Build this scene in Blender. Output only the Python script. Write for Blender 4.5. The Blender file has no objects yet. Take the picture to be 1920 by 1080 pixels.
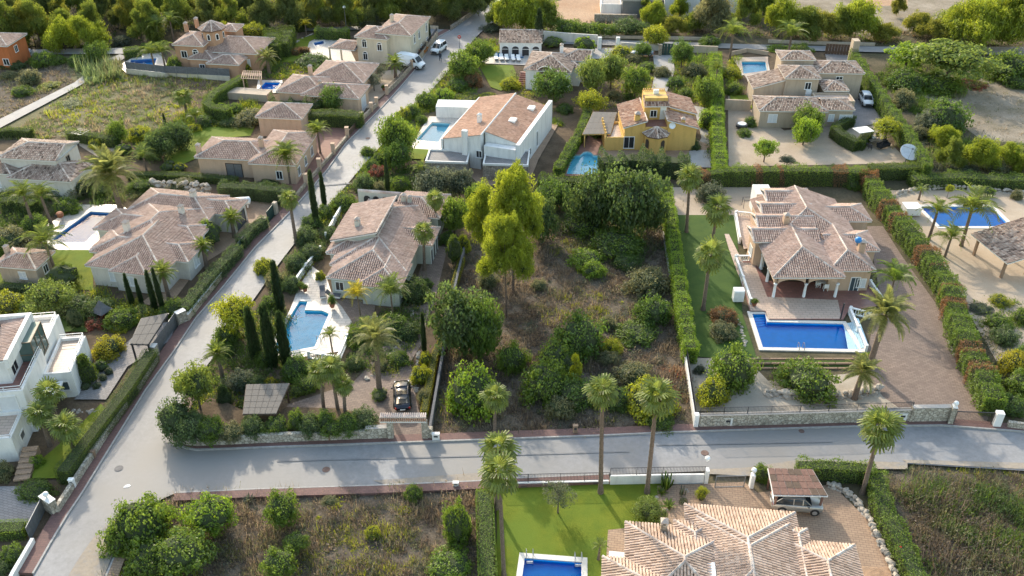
import bpy, math, random
import numpy as np
from mathutils import Vector, Matrix
from mathutils.geometry import tessellate_polygon
SC = bpy.context.scene
COL = SC.collection
R = math.radians
# ---------------------------------------------------------------- camera, sky, sun
CAM_H, TILT, FPX = 62.0, 34.0, 1720.0
cam = bpy.data.cameras.new('camera'); cam.sensor_width = 36.0; cam.lens = 36.0*FPX/1920.0
cam.clip_start = 0.5; cam.clip_end = 3000
co = bpy.data.objects.new('camera', cam); COL.objects.link(co)
co.location = (0, 0, CAM_H); co.rotation_euler = (R(90-TILT), 0, 0); SC.camera = co
SUN_EL, SUN_AZ = 27.0, -23.0           # azimuth from +Y, clockwise positive
w = bpy.data.worlds.new('World'); SC.world = w; w.use_nodes = True
wn = w.node_tree.nodes; wl = w.node_tree.links
sky = wn.new('ShaderNodeTexSky'); sky.sky_type = 'NISHITA'; sky.sun_disc = False
sky.sun_elevation = R(SUN_EL); sky.sun_rotation = R(SUN_AZ)
sky.air_density = 1.7; sky.dust_density = 2.2; sky.ozone_density = 1.0
wl.new(sky.outputs[0], wn['Background'].inputs[0]); wn['Background'].inputs[1].default_value = 0.15
sl = bpy.data.lights.new('sun', 'SUN'); sl.energy = 2.05; sl.angle = R(0.9); sl.color = (1.0, 0.90, 0.74)
so = bpy.data.objects.new('sun', sl); COL.objects.link(so)
ce = math.cos(R(SUN_EL))
tosun = Vector((math.sin(R(SUN_AZ))*ce, math.cos(R(SUN_AZ))*ce, math.sin(R(SUN_EL))))
so.rotation_euler = tosun.to_track_quat('Z', 'Y').to_euler(); so.location = (-60, 200, 120)
SC.view_settings.view_transform = 'Standard'; SC.view_settings.look = 'None'
SC.view_settings.exposure = 1.3; SC.view_settings.gamma = 1.0; SC.view_settings.use_curve_mapping = False
SC.cycles.max_bounces = 6; SC.cycles.transparent_max_bounces = 12; SC.cycles.caustics_reflective = False
SC.cycles.sample_clamp_indirect = 4.0

# ---------------------------------------------------------------- photograph survey: a sighted pixel and a height give a place on the site
CT, ST = math.cos(R(TILT)), math.sin(R(TILT))
def P(u, v, z=0.0):
    a = (u-960)/FPX; b = (v-540)/FPX
    dy = CT-b*ST; dz = -ST-b*CT
    t = (z-CAM_H)/dz
    return Vector((a*t, dy*t, z))
def hz(vb, vt):
    Y = P(960, vb).y; b = (vt-540)/FPX
    return CAM_H+(-ST-b*CT)*(Y/(CT-b*ST))
def ppm(v):                                                        # photo pixels per metre at a ground row
    return FPX*(ST+(v-540)/FPX*CT)/CAM_H
# ---------------------------------------------------------------- object helpers
def tag(o, label=None, cat=None, group=None, kind=None):
    if label: o['label'] = label
    if cat: o['category'] = cat
    if group: o['group'] = group
    if kind: o['kind'] = kind
    return o
def empty(name, loc, rz=0.0, label=None, cat=None, group=None):
    o = bpy.data.objects.new(name, None); COL.objects.link(o)
    o.location = loc; o.rotation_euler = (0, 0, rz); o.empty_display_size = 0.3
    return tag(o, label, cat, group)
def link(name, me, parent=None, loc=None, rz=None, scale=None):
    o = bpy.data.objects.new(name, me); COL.objects.link(o)
    if parent is not None: o.parent = parent
    if loc is not None: o.location = loc
    if rz is not None: o.rotation_euler = (0, 0, rz)
    if scale is not None: o.scale = scale
    return o
def mesh_np(name, V, F4=None, F3=None, mats=(), mi=None, smooth=False):
    """mesh from numpy arrays: quads F4 then triangles F3"""
    me = bpy.data.meshes.new(name)
    V = np.asarray(V, np.float32).reshape(-1, 3)
    n4 = 0 if F4 is None else len(F4); n3 = 0 if F3 is None else len(F3)
    loops = np.concatenate([np.asarray(F4, np.int32).ravel() if n4 else np.zeros(0, np.int32),
                            np.asarray(F3, np.int32).ravel() if n3 else np.zeros(0, np.int32)])
    me.vertices.add(len(V)); me.vertices.foreach_set('co', V.ravel())
    me.loops.add(len(loops)); me.loops.foreach_set('vertex_index', loops)
    st = np.concatenate([np.arange(n4)*4, n4*4+np.arange(n3)*3]).astype(np.int32)
    me.polygons.add(n4+n3); me.polygons.foreach_set('loop_start', st)
    try: me.polygons.foreach_set('loop_total', np.concatenate([np.full(n4, 4), np.full(n3, 3)]).astype(np.int32))
    except Exception: pass
    for m in mats: me.materials.append(m)
    if mi is not None: me.polygons.foreach_set('material_index', np.asarray(mi, np.int32))
    me.polygons.foreach_set('use_smooth', np.full(n4+n3, bool(smooth)))
    me.update(calc_edges=True); me.validate()
    return me
class MB:
    """collects simple solids into ONE mesh"""
    def __init__(s): s.v = []; s.f = []; s.m = []
    def poly(s, pts, m=0):
        i = len(s.v); s.v += [tuple(p) for p in pts]; s.f.append(tuple(range(i, i+len(pts)))); s.m.append(m)
    def prism(s, pts, z0, z1, m=0, mtop=None, bottom=True):
        n = len(pts); a = sum(pts[i][0]*pts[(i+1) % n][1]-pts[(i+1) % n][0]*pts[i][1] for i in range(n))
        if a < 0: pts = pts[::-1]
        i = len(s.v); s.v += [(p[0], p[1], z0) for p in pts]+[(p[0], p[1], z1) for p in pts]
        for k in range(n):
            j = (k+1) % n; s.f.append((i+k, i+j, i+n+j, i+n+k)); s.m.append(m)
        s.f.append(tuple(range(i+n, i+2*n))); s.m.append(m if mtop is None else mtop)
        if bottom: s.f.append(tuple(range(i+n-1, i-1, -1))); s.m.append(m)
        return s
    def box(s, x0, x1, y0, y1, z0, z1, m=0, mtop=None):
        return s.prism([(x0, y0), (x1, y0), (x1, y1), (x0, y1)], z0, z1, m, mtop)
    def bar(s, a, b, w, h, m=0):
        """box beam from a to b, width w (horizontal), height h"""
        a = Vector(a); b = Vector(b); d = (b-a).normalized()
        up = Vector((0, 0, 1)) if abs(d.z) < 0.98 else Vector((1, 0, 0))
        x = d.cross(up).normalized()*(w/2); y = x.cross(d).normalized()*(h/2)
        i = len(s.v)
        for c in (a, b):
            for q in (-x-y, x-y, x+y, -x+y): s.v.append(tuple(c+q))
        for f in ((0, 1, 5, 4), (1, 2, 6, 5), (2, 3, 7, 6), (3, 0, 4, 7), (3, 2, 1, 0), (4, 5, 6, 7)):
            s.f.append(tuple(i+k for k in f)); s.m.append(m)
        return s
    def tube(s, pts, rad, n=8, m=0, cap=True):
        """tapered tube along points; rad is a number or one radius for each point"""
        pts = [Vector(p) for p in pts]; k0 = len(s.v); N = len(pts)
        rs = rad if isinstance(rad, (list, tuple)) else [rad]*N
        for k, p in enumerate(pts):
            d = (pts[min(k+1, N-1)]-pts[max(k-1, 0)]).normalized()
            up = Vector((0, 0, 1)) if abs(d.z) < 0.95 else Vector((1, 0, 0))
            x = d.cross(up).normalized(); y = x.cross(d)
            for j in range(n):
                a = 2*math.pi*j/n; s.v.append(tuple(p+x*(rs[k]*math.cos(a))+y*(rs[k]*math.sin(a))))
        for k in range(N-1):
            for j in range(n):
                q = (j+1) % n; s.f.append((k0+k*n+j, k0+k*n+q, k0+(k+1)*n+q, k0+(k+1)*n+j)); s.m.append(m)
        if cap:
            s.f.append(tuple(k0+j for j in range(n-1, -1, -1))); s.m.append(m)
            s.f.append(tuple(k0+(N-1)*n+j for j in range(n))); s.m.append(m)
        return s
    def lathe(s, prof, cx=0, cy=0, z=0, n=12, m=0, a0=0.0):
        k0 = len(s.v); N = len(prof)
        for r, h in prof:
            for j in range(n):
                a = a0+2*math.pi*j/n; s.v.append((cx+r*math.cos(a), cy+r*math.sin(a), z+h))
        for k in range(N-1):
            for j in range(n):
                q = (j+1) % n; s.f.append((k0+k*n+j, k0+k*n+q, k0+(k+1)*n+q, k0+(k+1)*n+j)); s.m.append(m)
        if prof[-1][0] > 1e-4: s.f.append(tuple(k0+(N-1)*n+j for j in range(n))); s.m.append(m)
        return s
    def mesh(s, name, mats, smooth=False):
        me = bpy.data.meshes.new(name); me.from_pydata(s.v, [], s.f)
        for m in (mats if isinstance(mats, (list, tuple)) else [mats]): me.materials.append(m)
        me.polygons.foreach_set('material_index', s.m)
        if smooth: me.polygons.foreach_set('use_smooth', [True]*len(s.f))
        me.update(); return me
    def build(s, name, mats, parent=None, smooth=False, **k):
        return link(name, s.mesh(name, mats, smooth), parent, **k)

# ---------------------------------------------------------------- materials
def newmat(name):
    m = bpy.data.materials.new(name); m.use_nodes = True
    nt = m.node_tree; return m, nt, nt.nodes['Principled BSDF']
def N(nt, t, **k):
    n = nt.nodes.new(t)
    for a, b in k.items(): setattr(n, a, b)
    return n
def rgba(c): return (c[0], c[1], c[2], 1.0)
def mul(c, f): return (c[0]*f, c[1]*f, c[2]*f)
def ramp(nt, stops):
    r = N(nt, 'ShaderNodeValToRGB'); e = r.color_ramp.elements
    while len(e) < len(stops): e.new(0.5)
    for i, (p, c) in enumerate(stops): e[i].position = p; e[i].color = rgba(c)
    return r
def noise(nt, scale, detail=4, rough=0.6, vec=None):
    n = N(nt, 'ShaderNodeTexNoise'); n.inputs['Scale'].default_value = scale; n.inputs['Detail'].default_value = detail
    n.inputs['Roughness'].default_value = rough
    if vec is not None: nt.links.new(vec, n.inputs['Vector'])
    return n
def pos(nt): return N(nt, 'ShaderNodeNewGeometry').outputs['Position']
def mixc(nt, fac, a, b, mode='MIX'):
    m = N(nt, 'ShaderNodeMix', data_type='RGBA', blend_type=mode)
    for sock, val in ((0, fac), (6, a), (7, b)):
        if hasattr(val, 'is_linked') or hasattr(val, 'links'): nt.links.new(val, m.inputs[sock])
        elif sock == 0: m.inputs[0].default_value = val
        else: m.inputs[sock].default_value = rgba(val)
    return m.outputs[2]
def bump(nt, bs, h, strength=0.4, dist=0.05):
    b = N(nt, 'ShaderNodeBump'); b.inputs['Strength'].default_value = strength; b.inputs['Distance'].default_value = dist
    nt.links.new(h, b.inputs['Height']); nt.links.new(b.outputs[0], bs.inputs['Normal'])
_pl = {}
def plain(name, c, rough=0.6, metal=0.0, var=0.12, scale=3.0, spec=0.4):
    """painted or cast surface with slight unevenness"""
    if name in _pl: return _pl[name]
    m, nt, bs = newmat(name)
    n = noise(nt, scale, 5, 0.65, pos(nt))
    r = ramp(nt, [(0.3, mul(c, 1-var)), (0.7, mul(c, 1+var))]); nt.links.new(n.outputs[0], r.inputs[0])
    nt.links.new(r.outputs[0], bs.inputs['Base Color'])
    bs.inputs['Roughness'].default_value = rough; bs.inputs['Metallic'].default_value = metal
    bs.inputs['Specular IOR Level'].default_value = spec
    _pl[name] = m; return m
def stucco(name, c):
    if name in _pl: return _pl[name]
    m, nt, bs = newmat(name); p = pos(nt)
    mp = N(nt, 'ShaderNodeMapping'); mp.inputs['Scale'].default_value = (1.6, 1.6, 0.35); nt.links.new(p, mp.inputs[0])
    n1 = noise(nt, 0.9, 5, 0.65, mp.outputs[0]); n2 = noise(nt, 14, 3, 0.6, p)
    r = ramp(nt, [(0.25, mul(c, 0.76)), (0.5, mul(c, .96)), (0.8, mul(c, 1.05))]); nt.links.new(n1.outputs[0], r.inputs[0])
    nt.links.new(mixc(nt, 0.25, r.outputs[0], n2.outputs[0], 'OVERLAY'), bs.inputs['Base Color'])
    bs.inputs['Roughness'].default_value = 0.85; bs.inputs['Specular IOR Level'].default_value = 0.25
    bump(nt, bs, n2.outputs[0], 0.25, 0.02); _pl[name] = m; return m
def ground(name, stops, scale=0.35, fine=6.0, rough=0.92, bumpd=0.06, fineamt=0.5, spec=0.2, stops2=None):
    m, nt, bs = newmat(name); p = pos(nt)
    n1 = noise(nt, scale, 6, 0.68, p); n2 = noise(nt, fine, 4, 0.7, p)
    r = ramp(nt, stops); nt.links.new(n1.outputs[0], r.inputs[0])
    c = mixc(nt, fineamt, r.outputs[0], n2.outputs[0], 'OVERLAY')
    if stops2:
        n3 = noise(nt, scale*0.35, 3, 0.6, p); r2 = ramp(nt, [(0.42, (0, 0, 0)), (0.6, (1, 1, 1))]); nt.links.new(n3.outputs[0], r2.inputs[0])
        c = mixc(nt, r2.outputs[0], c, stops2)
    nt.links.new(c, bs.inputs['Base Color'])
    bs.inputs['Roughness'].default_value = rough; bs.inputs['Specular IOR Level'].default_value = spec
    bump(nt, bs, n2.outputs[0], 0.6, bumpd); return m
def pavers(name, c1, c2, mortar, size=0.3, rot=0.0, rough=0.75, stain=0.35):
    m, nt, bs = newmat(name); p = pos(nt)
    mp = N(nt, 'ShaderNodeMapping'); mp.inputs['Rotation'].default_value = (0, 0, rot); nt.links.new(p, mp.inputs[0])
    b = N(nt, 'ShaderNodeTexBrick'); b.inputs['Scale'].default_value = 1.0
    b.inputs['Brick Width'].default_value = size; b.inputs['Row Height'].default_value = size/2
    b.inputs['Mortar Size'].default_value = size*0.045; b.inputs['Bias'].default_value = 0.0
    b.inputs['Color1'].default_value = rgba(c1); b.inputs['Color2'].default_value = rgba(c2); b.inputs['Mortar'].default_value = rgba(mortar)
    nt.links.new(mp.outputs[0], b.inputs['Vector'])
    n1 = noise(nt, 0.5, 6, 0.7, p)
    r = ramp(nt, [(0.3, (0.45, 0.45, 0.45)), (0.7, (0.62, 0.61, 0.6))]); nt.links.new(n1.outputs[0], r.inputs[0])
    nt.links.new(mixc(nt, stain*2, b.outputs[0], r.outputs[0], 'OVERLAY'), bs.inputs['Base Color'])
    bs.inputs['Roughness'].default_value = rough; bs.inputs['Specular IOR Level'].default_value = 0.3
    bump(nt, bs, b.outputs['Fac'], -0.3, 0.02); return m
def masonry(name, c1, c2, mortar, scale=3.0):
    """irregular rubble facing: cells with recessed joints"""
    m, nt, bs = newmat(name); p = pos(nt)
    v = N(nt, 'ShaderNodeTexVoronoi'); v.inputs['Scale'].default_value = scale; nt.links.new(p, v.inputs['Vector'])
    e = N(nt, 'ShaderNodeTexVoronoi', feature='DISTANCE_TO_EDGE'); e.inputs['Scale'].default_value = scale; nt.links.new(p, e.inputs['Vector'])
    sp = N(nt, 'ShaderNodeSeparateColor'); nt.links.new(v.outputs['Color'], sp.inputs[0])
    r = ramp(nt, [(0.1, c1), (0.9, c2)]); nt.links.new(sp.outputs[0], r.inputs[0])
    re = ramp(nt, [(0.02, (0, 0, 0)), (0.09, (1, 1, 1))]); nt.links.new(e.outputs[0], re.inputs[0])
    nt.links.new(mixc(nt, re.outputs[0], mortar, r.outputs[0]), bs.inputs['Base Color'])
    bs.inputs['Roughness'].default_value = 0.9; bump(nt, bs, re.outputs[0], 0.7, 0.04); return m
def tiles(name, c1, c2, c3):
    m, nt, bs = newmat(name); g = N(nt, 'ShaderNodeNewGeometry')
    r = ramp(nt, [(0.0, c3), (0.3, c1), (0.65, mul(c1, 1.12)), (1.0, c2)])
    nt.links.new(g.outputs['Random Per Island'], r.inputs[0])
    n = noise(nt, 0.7, 5, 0.7, g.outputs['Position']); r2 = ramp(nt, [(0.35, (0.36, 0.35, 0.34)), (0.65, (0.58, 0.57, 0.56))]); nt.links.new(n.outputs[0], r2.inputs[0])
    nt.links.new(mixc(nt, 0.7, r.outputs[0], r2.outputs[0], 'OVERLAY'), bs.inputs['Base Color'])
    bs.inputs['Roughness'].default_value = 0.8; bs.inputs['Specular IOR Level'].default_value = 0.3; return m
def leaf(name, c, var=0.45, trans=0.4, warm=0.25):
    """leaf: diffuse, light showing through, a slight sheen; each leaf and each plant varies in colour"""
    m, nt, bs = newmat(name); nt.nodes.remove(bs)
    g = N(nt, 'ShaderNodeNewGeometry'); oi = N(nt, 'ShaderNodeObjectInfo')
    yel = (c[0]*(1+warm*1.6)+0.01, c[1]*(1+warm*0.9), c[2]*0.8)
    r = ramp(nt, [(0.0, mul(c, 1-var)), (0.5, c), (0.85, mul(c, 1+var*0.7)), (1.0, yel)]); nt.links.new(g.outputs['Random Per Island'], r.inputs[0])
    r2 = ramp(nt, [(0.0, (0.40, 0.42, 0.42)), (1.0, (0.60, 0.58, 0.56))]); nt.links.new(oi.outputs['Random'], r2.inputs[0])
    col = mixc(nt, 0.8, r.outputs[0], r2.outputs[0], 'OVERLAY')
    d = N(nt, 'ShaderNodeBsdfDiffuse'); t = N(nt, 'ShaderNodeBsdfTranslucent'); gl = N(nt, 'ShaderNodeBsdfGlossy')
    gl.inputs['Roughness'].default_value = 0.45; gl.inputs['Color'].default_value = (0.5, 0.5, 0.5, 1)
    nt.links.new(col, d.inputs[0])
    tc = mixc(nt, 0.35, col, yel); tb = N(nt, 'ShaderNodeHueSaturation'); tb.inputs['Value'].default_value = 1.7; nt.links.new(tc, tb.inputs['Color']); nt.links.new(tb.outputs[0], t.inputs[0])
    a = N(nt, 'ShaderNodeMixShader'); a.inputs[0].default_value = trans; nt.links.new(d.outputs[0], a.inputs[1]); nt.links.new(t.outputs[0], a.inputs[2])
    b = N(nt, 'ShaderNodeMixShader'); b.inputs[0].default_value = 0.05; nt.links.new(a.outputs[0], b.inputs[1]); nt.links.new(gl.outputs[0], b.inputs[2])
    nt.links.new(b.outputs[0], nt.nodes['Material Output'].inputs[0]); return m
def water(name, tint, ripple=0.05):
    m, nt, bs = newmat(name); nt.nodes.remove(bs)
    tr = N(nt, 'ShaderNodeBsdfTransparent'); tr.inputs[0].default_value = rgba(tint)
    gl = N(nt, 'ShaderNodeBsdfGlossy'); gl.inputs['Roughness'].default_value = 0.05
    f = N(nt, 'ShaderNodeFresnel'); f.inputs[0].default_value = 1.33
    n = noise(nt, 2.6, 3, 0.5, pos(nt)); b = N(nt, 'ShaderNodeBump'); b.inputs['Strength'].default_value = 0.25; b.inputs['Distance'].default_value = ripple
    nt.links.new(n.outputs[0], b.inputs['Height'])
    for q in (gl, f): nt.links.new(b.outputs[0], q.inputs['Normal'])
    mx = N(nt, 'ShaderNodeMixShader'); nt.links.new(f.outputs[0], mx.inputs[0]); nt.links.new(tr.outputs[0], mx.inputs[1]); nt.links.new(gl.outputs[0], mx.inputs[2])
    nt.links.new(mx.outputs[0], nt.nodes['Material Output'].inputs[0]); return m
def glass(name, c=(0.02, 0.025, 0.03)):
    m, nt, bs = newmat(name); bs.inputs['Base Color'].default_value = rgba(c); bs.inputs['Roughness'].default_value = 0.06
    bs.inputs['Specular IOR Level'].default_value = 0.38; return m

M = {}
M['road'] = ground('worn_concrete_road', [(0.2, (0.185, 0.178, 0.175)), (0.42, (0.235, 0.228, 0.228)), (0.58, (0.262, 0.255, 0.255)), (0.8, (0.31, 0.30, 0.295))], 0.16, 2.2, 0.66, 0.012, 0.34, 0.4, stops2=(0.245, 0.228, 0.21))
M['pave'] = pavers('red_brick_pavement', (0.19, 0.105, 0.09), (0.15, 0.085, 0.075), (0.11, 0.075, 0.07), 0.4)
M['kerb'] = plain('kerb_concrete', (0.36, 0.34, 0.32), 0.8, var=0.2)
M['drive'] = pavers('brown_block_paving', (0.235, 0.175, 0.14), (0.175, 0.128, 0.105), (0.12, 0.095, 0.08), 0.5, 0.2)
M['drive_grey'] = pavers('grey_block_paving', (0.26, 0.245, 0.24), (0.22, 0.205, 0.2), (0.15, 0.14, 0.135), 0.5, 0.3)
M['drive_red'] = pavers('red_block_paving', (0.27, 0.14, 0.105), (0.22, 0.115, 0.09), (0.2, 0.13, 0.1), 0.6, 0.1)
M['drive_tan'] = pavers('sandy_block_paving', (0.36, 0.25, 0.17), (0.3, 0.205, 0.14), (0.2, 0.14, 0.1), 0.5, 0.15)
M['tile_terrace'] = pavers('red_terrace_tiles', (0.27, 0.13, 0.105), (0.22, 0.105, 0.085), (0.17, 0.10, 0.09), 0.7, 0, 0.35, 0.2)
M['tile_pale'] = pavers('pale_terrace_tiles', (0.52, 0.40, 0.32), (0.46, 0.35, 0.28), (0.34, 0.27, 0.22), 0.8, 0, 0.32, 0.2)
M['tile_white'] = pavers('white_terrace_tiles', (0.56, 0.51, 0.46), (0.5, 0.455, 0.41), (0.38, 0.345, 0.31), 1.0, 0, 0.3, 0.2)
M['concrete'] = ground('poured_concrete', [(0.3, (0.33, 0.31, 0.29)), (0.7, (0.43, 0.40, 0.37))], 0.5, 7, 0.8, 0.01, 0.3)
M['gravel'] = ground('tan_gravel', [(0.3, (0.36, 0.28, 0.205)), (0.55, (0.42, 0.335, 0.25)), (0.75, (0.47, 0.385, 0.30))], 0.25, 9, 0.95, 0.05, 0.35)
M['gravel_pale'] = ground('pale_gravel', [(0.3, (0.34, 0.29, 0.23)), (0.7, (0.44, 0.38, 0.31))], 0.4, 12, 0.95, 0.05, 0.4)
M['lawn'] = ground('mown_lawn', [(0.2, (0.075, 0.115, 0.012)), (0.38, (0.10, 0.135, 0.012)), (0.5, (0.135, 0.165, 0.014)), (0.75, (0.18, 0.195, 0.02))], 0.5, 9, 0.9, 0.06, 0.45, stops2=(0.125, 0.175, 0.02))
M['turf'] = ground('dark_turf', [(0.3, (0.045, 0.085, 0.02)), (0.7, (0.075, 0.12, 0.025))], 0.6, 12, 0.9, 0.05, 0.4)
M['dry'] = ground('dry_scrub_soil', [(0.25, (0.055, 0.045, 0.03)), (0.42, (0.10, 0.08, 0.06)), (0.55, (0.15, 0.12, 0.09)), (0.75, (0.075, 0.07, 0.035))], 0.3, 4.5, 1.0, 0.15, 0.75)
M['soil'] = ground('garden_soil', [(0.3, (0.075, 0.055, 0.035)), (0.6, (0.14, 0.10, 0.065)), (0.8, (0.09, 0.09, 0.035))], 0.35, 5, 1.0, 0.1, 0.6)
M['terrain'] = ground('hillside_ground', [(0.3, (0.055, 0.055, 0.028)), (0.5, (0.10, 0.085, 0.05)), (0.7, (0.16, 0.125, 0.08))], 0.12, 3, 1.0, 0.15, 0.6)
M['forest_floor'] = ground('pine_wood_floor', [(0.3, (0.035, 0.035, 0.02)), (0.6, (0.07, 0.06, 0.035)), (0.8, (0.11, 0.085, 0.055))], 0.15, 3, 1.0, 0.15, 0.6)
M['red_earth'] = ground('excavated_red_earth', [(0.3, (0.34, 0.21, 0.13)), (0.6, (0.44, 0.30, 0.20)), (0.8, (0.36, 0.17, 0.09))], 0.12, 2.5, 1.0, 0.2, 0.5)
M['pale_earth'] = ground('bare_pale_earth', [(0.25, (0.13, 0.115, 0.07)), (0.5, (0.24, 0.20, 0.15)), (0.75, (0.36, 0.31, 0.25))], 0.16, 3.5, 1.0, 0.12, 0.6)
M['field'] = ground('dry_field_grass', [(0.25, (0.09, 0.095, 0.04)), (0.5, (0.16, 0.145, 0.075)), (0.75, (0.22, 0.185, 0.11))], 0.12, 3, 1.0, 0.15, 0.6)
M['white'] = stucco('white_render', (0.78, 0.77, 0.75)); M['cream'] = stucco('cream_render', (0.60, 0.53, 0.42))
M['sand'] = stucco('sand_render', (0.46, 0.37, 0.28)); M['peach'] = stucco('peach_render', (0.56, 0.40, 0.285))
M['greenwhite'] = stucco('pale_grey_render', (0.52, 0.53, 0.47)); M['yellow'] = stucco('yellow_render', (0.66, 0.42, 0.135))
M['salmon'] = stucco('salmon_render', (0.48, 0.29, 0.185)); M['orange'] = stucco('orange_render', (0.50, 0.16, 0.06))
M['offwhite'] = stucco('off_white_render', (0.64, 0.60, 0.54)); M['beigewall'] = stucco('beige_wall_render', (0.50, 0.42, 0.33))
M['stone'] = masonry('pale_rubble_stone', (0.34, 0.30, 0.24), (0.54, 0.49, 0.41), (0.20, 0.175, 0.14), 3.0)
M['stone_tan'] = masonry('tan_rubble_stone', (0.34, 0.26, 0.18), (0.50, 0.41, 0.31), (0.20, 0.16, 0.12), 3.0)
M['stone_brown'] = masonry('brown_stone_cladding', (0.24, 0.20, 0.16), (0.40, 0.34, 0.28), (0.14, 0.12, 0.10), 3.2)
M['rock'] = plain('garden_rock', (0.40, 0.35, 0.29), 0.9, var=0.35, scale=1.8)
M['tile_a'] = tiles('brown_roof_tiles', (0.375, 0.265, 0.215), (0.45, 0.335, 0.28), (0.32, 0.215, 0.175))
M['tile_b'] = tiles('pinkish_roof_tiles', (0.41, 0.295, 0.245), (0.48, 0.365, 0.31), (0.36, 0.25, 0.205))
M['tile_c'] = tiles('pale_clay_roof_tiles', (0.47, 0.345, 0.265), (0.56, 0.43, 0.345), (0.40, 0.28, 0.21))
M['tile_d'] = tiles('weathered_mottled_roof_tiles', (0.34, 0.25, 0.20), (0.52, 0.43, 0.36), (0.11, 0.075, 0.06))
M['tile_red'] = tiles('terracotta_roof_tiles', (0.46, 0.28, 0.195), (0.54, 0.36, 0.265), (0.38, 0.22, 0.15)); M['tile_e'] = tiles('rust_brown_roof_tiles', (0.36, 0.215, 0.15), (0.50, 0.37, 0.29), (0.20, 0.105, 0.075))
M['pan'] = plain('roof_tile_channel', (0.10, 0.06, 0.045), 0.9, var=0.3)
M['pan_red'] = plain('roof_tile_channel_red', (0.24, 0.125, 0.08), 0.9, var=0.3)
M['cap'] = tiles('ridge_tiles_in_mortar', (0.52, 0.44, 0.39), (0.64, 0.58, 0.53), (0.40, 0.31, 0.26))
M['trim'] = plain('white_trim', (0.72, 0.70, 0.67), 0.6, var=0.06); M['whitepaint'] = plain('white_paint', (0.80, 0.80, 0.79), 0.45, var=0.04)
M['glass'] = glass('window_glass'); M['glass_blue'] = glass('reflective_glass', (0.06, 0.085, 0.10))
M['shutter'] = plain('pale_roller_shutter', (0.62, 0.64, 0.66), 0.5, var=0.05); M['dark_frame'] = plain('dark_joinery', (0.06, 0.045, 0.035), 0.5)
M['wood'] = plain('weathered_timber', (0.25, 0.17, 0.115), 0.8, var=0.3, scale=6); M['wood_dark'] = plain('dark_timber', (0.10, 0.065, 0.045), 0.75, var=0.3, scale=5)
M['wood_red'] = plain('red_brown_timber', (0.165, 0.088, 0.066), 0.7, var=0.3, scale=5)
M['thatch'] = plain('grey_reed_matting', (0.16, 0.145, 0.13), 0.95, var=0.3, scale=9)
M['metal_dark'] = plain('dark_metal', (0.045, 0.045, 0.05), 0.45, 0.3); M['metal_grey'] = plain('grey_metal', (0.20, 0.21, 0.22), 0.45, 0.4)
M['green_gate'] = plain('green_metal', (0.03, 0.07, 0.06), 0.5); M['fabric_grey'] = plain('grey_shade_cloth', (0.13, 0.13, 0.14), 0.9, var=0.25)
M['terracotta'] = plain('terracotta_pot', (0.33, 0.13, 0.07), 0.7); M['blue'] = plain('blue_paint', (0.03, 0.22, 0.55), 0.4)
M['pool_blue'] = plain('deep_blue_pool_tile', (0.002, 0.38, 0.95), 0.4, var=0.08, scale=1.2)
M['pool_cyan'] = plain('light_blue_pool_tile', (0.16, 0.74, 0.95), 0.4, var=0.12, scale=1.0)
M['pool_pale'] = plain('pale_blue_pool_liner', (0.52, 0.86, 0.93), 0.4, var=0.1, scale=0.8)
M['pool_dark'] = plain('navy_pool_tile', (0.12, 0.34, 0.68), 0.4, var=0.08)
M['water'] = water('pool_water', (0.66, 0.94, 0.99)); M['coping'] = plain('pale_pool_coping', (0.66, 0.62, 0.56), 0.55, var=0.08)
M['bark'] = plain('grey_bark', (0.13, 0.10, 0.08), 0.95, var=0.35, scale=5); M['bark_pine'] = plain('pine_bark', (0.15, 0.105, 0.08), 0.95, var=0.35, scale=4)
M['palm_bark'] = plain('palm_trunk_bark', (0.17, 0.125, 0.095), 0.95, var=0.4, scale=7)
M['thatch_dry'] = leaf('dry_palm_skirt', (0.22, 0.15, 0.085), 0.4, 0.15, 0.1)
LC = dict(pine=(0.142, 0.198, 0.024), pine2=(0.095, 0.14, 0.028), wood=(0.080, 0.105, 0.028), wood2=(0.125, 0.15, 0.028), dark=(0.050, 0.092, 0.036), carob=(0.062, 0.120, 0.028),
          mid=(0.080, 0.140, 0.026), bright=(0.115, 0.20, 0.026), lime=(0.180, 0.225, 0.022), yellow=(0.19, 0.205, 0.022), olive=(0.115, 0.135, 0.088),
          grey=(0.085, 0.105, 0.075), oleander=(0.060, 0.105, 0.048), cyp=(0.024, 0.048, 0.017), palm=(0.10, 0.15, 0.036), fan=(0.108, 0.158, 0.044),
          date=(0.125, 0.160, 0.068), ypalm=(0.25, 0.25, 0.03), brown=(0.17, 0.095, 0.045), hedge=(0.085, 0.15, 0.026), hedge2=(0.060, 0.105, 0.022), willow=(0.10, 0.155, 0.045),
          dryblade=(0.20, 0.163, 0.12), twig=(0.13, 0.105, 0.085), reed=(0.12, 0.18, 0.095), redleaf=(0.20, 0.07, 0.05))
L = {k: leaf(k+'_leaves', (c[0]*1.5, c[1]*1.33, c[2]*1.05) if k not in ('grey', 'cyp', 'twig', 'dryblade', 'brown', 'redleaf', 'wood') else mul(c, 1.22), trans=.5) for k, c in LC.items()}
M['core'] = plain('dark_plant_core', (0.045, 0.058, 0.024), 1.0, var=0.3)  # opaque dark filler inside plants; the inner shade is put into its colour
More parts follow.
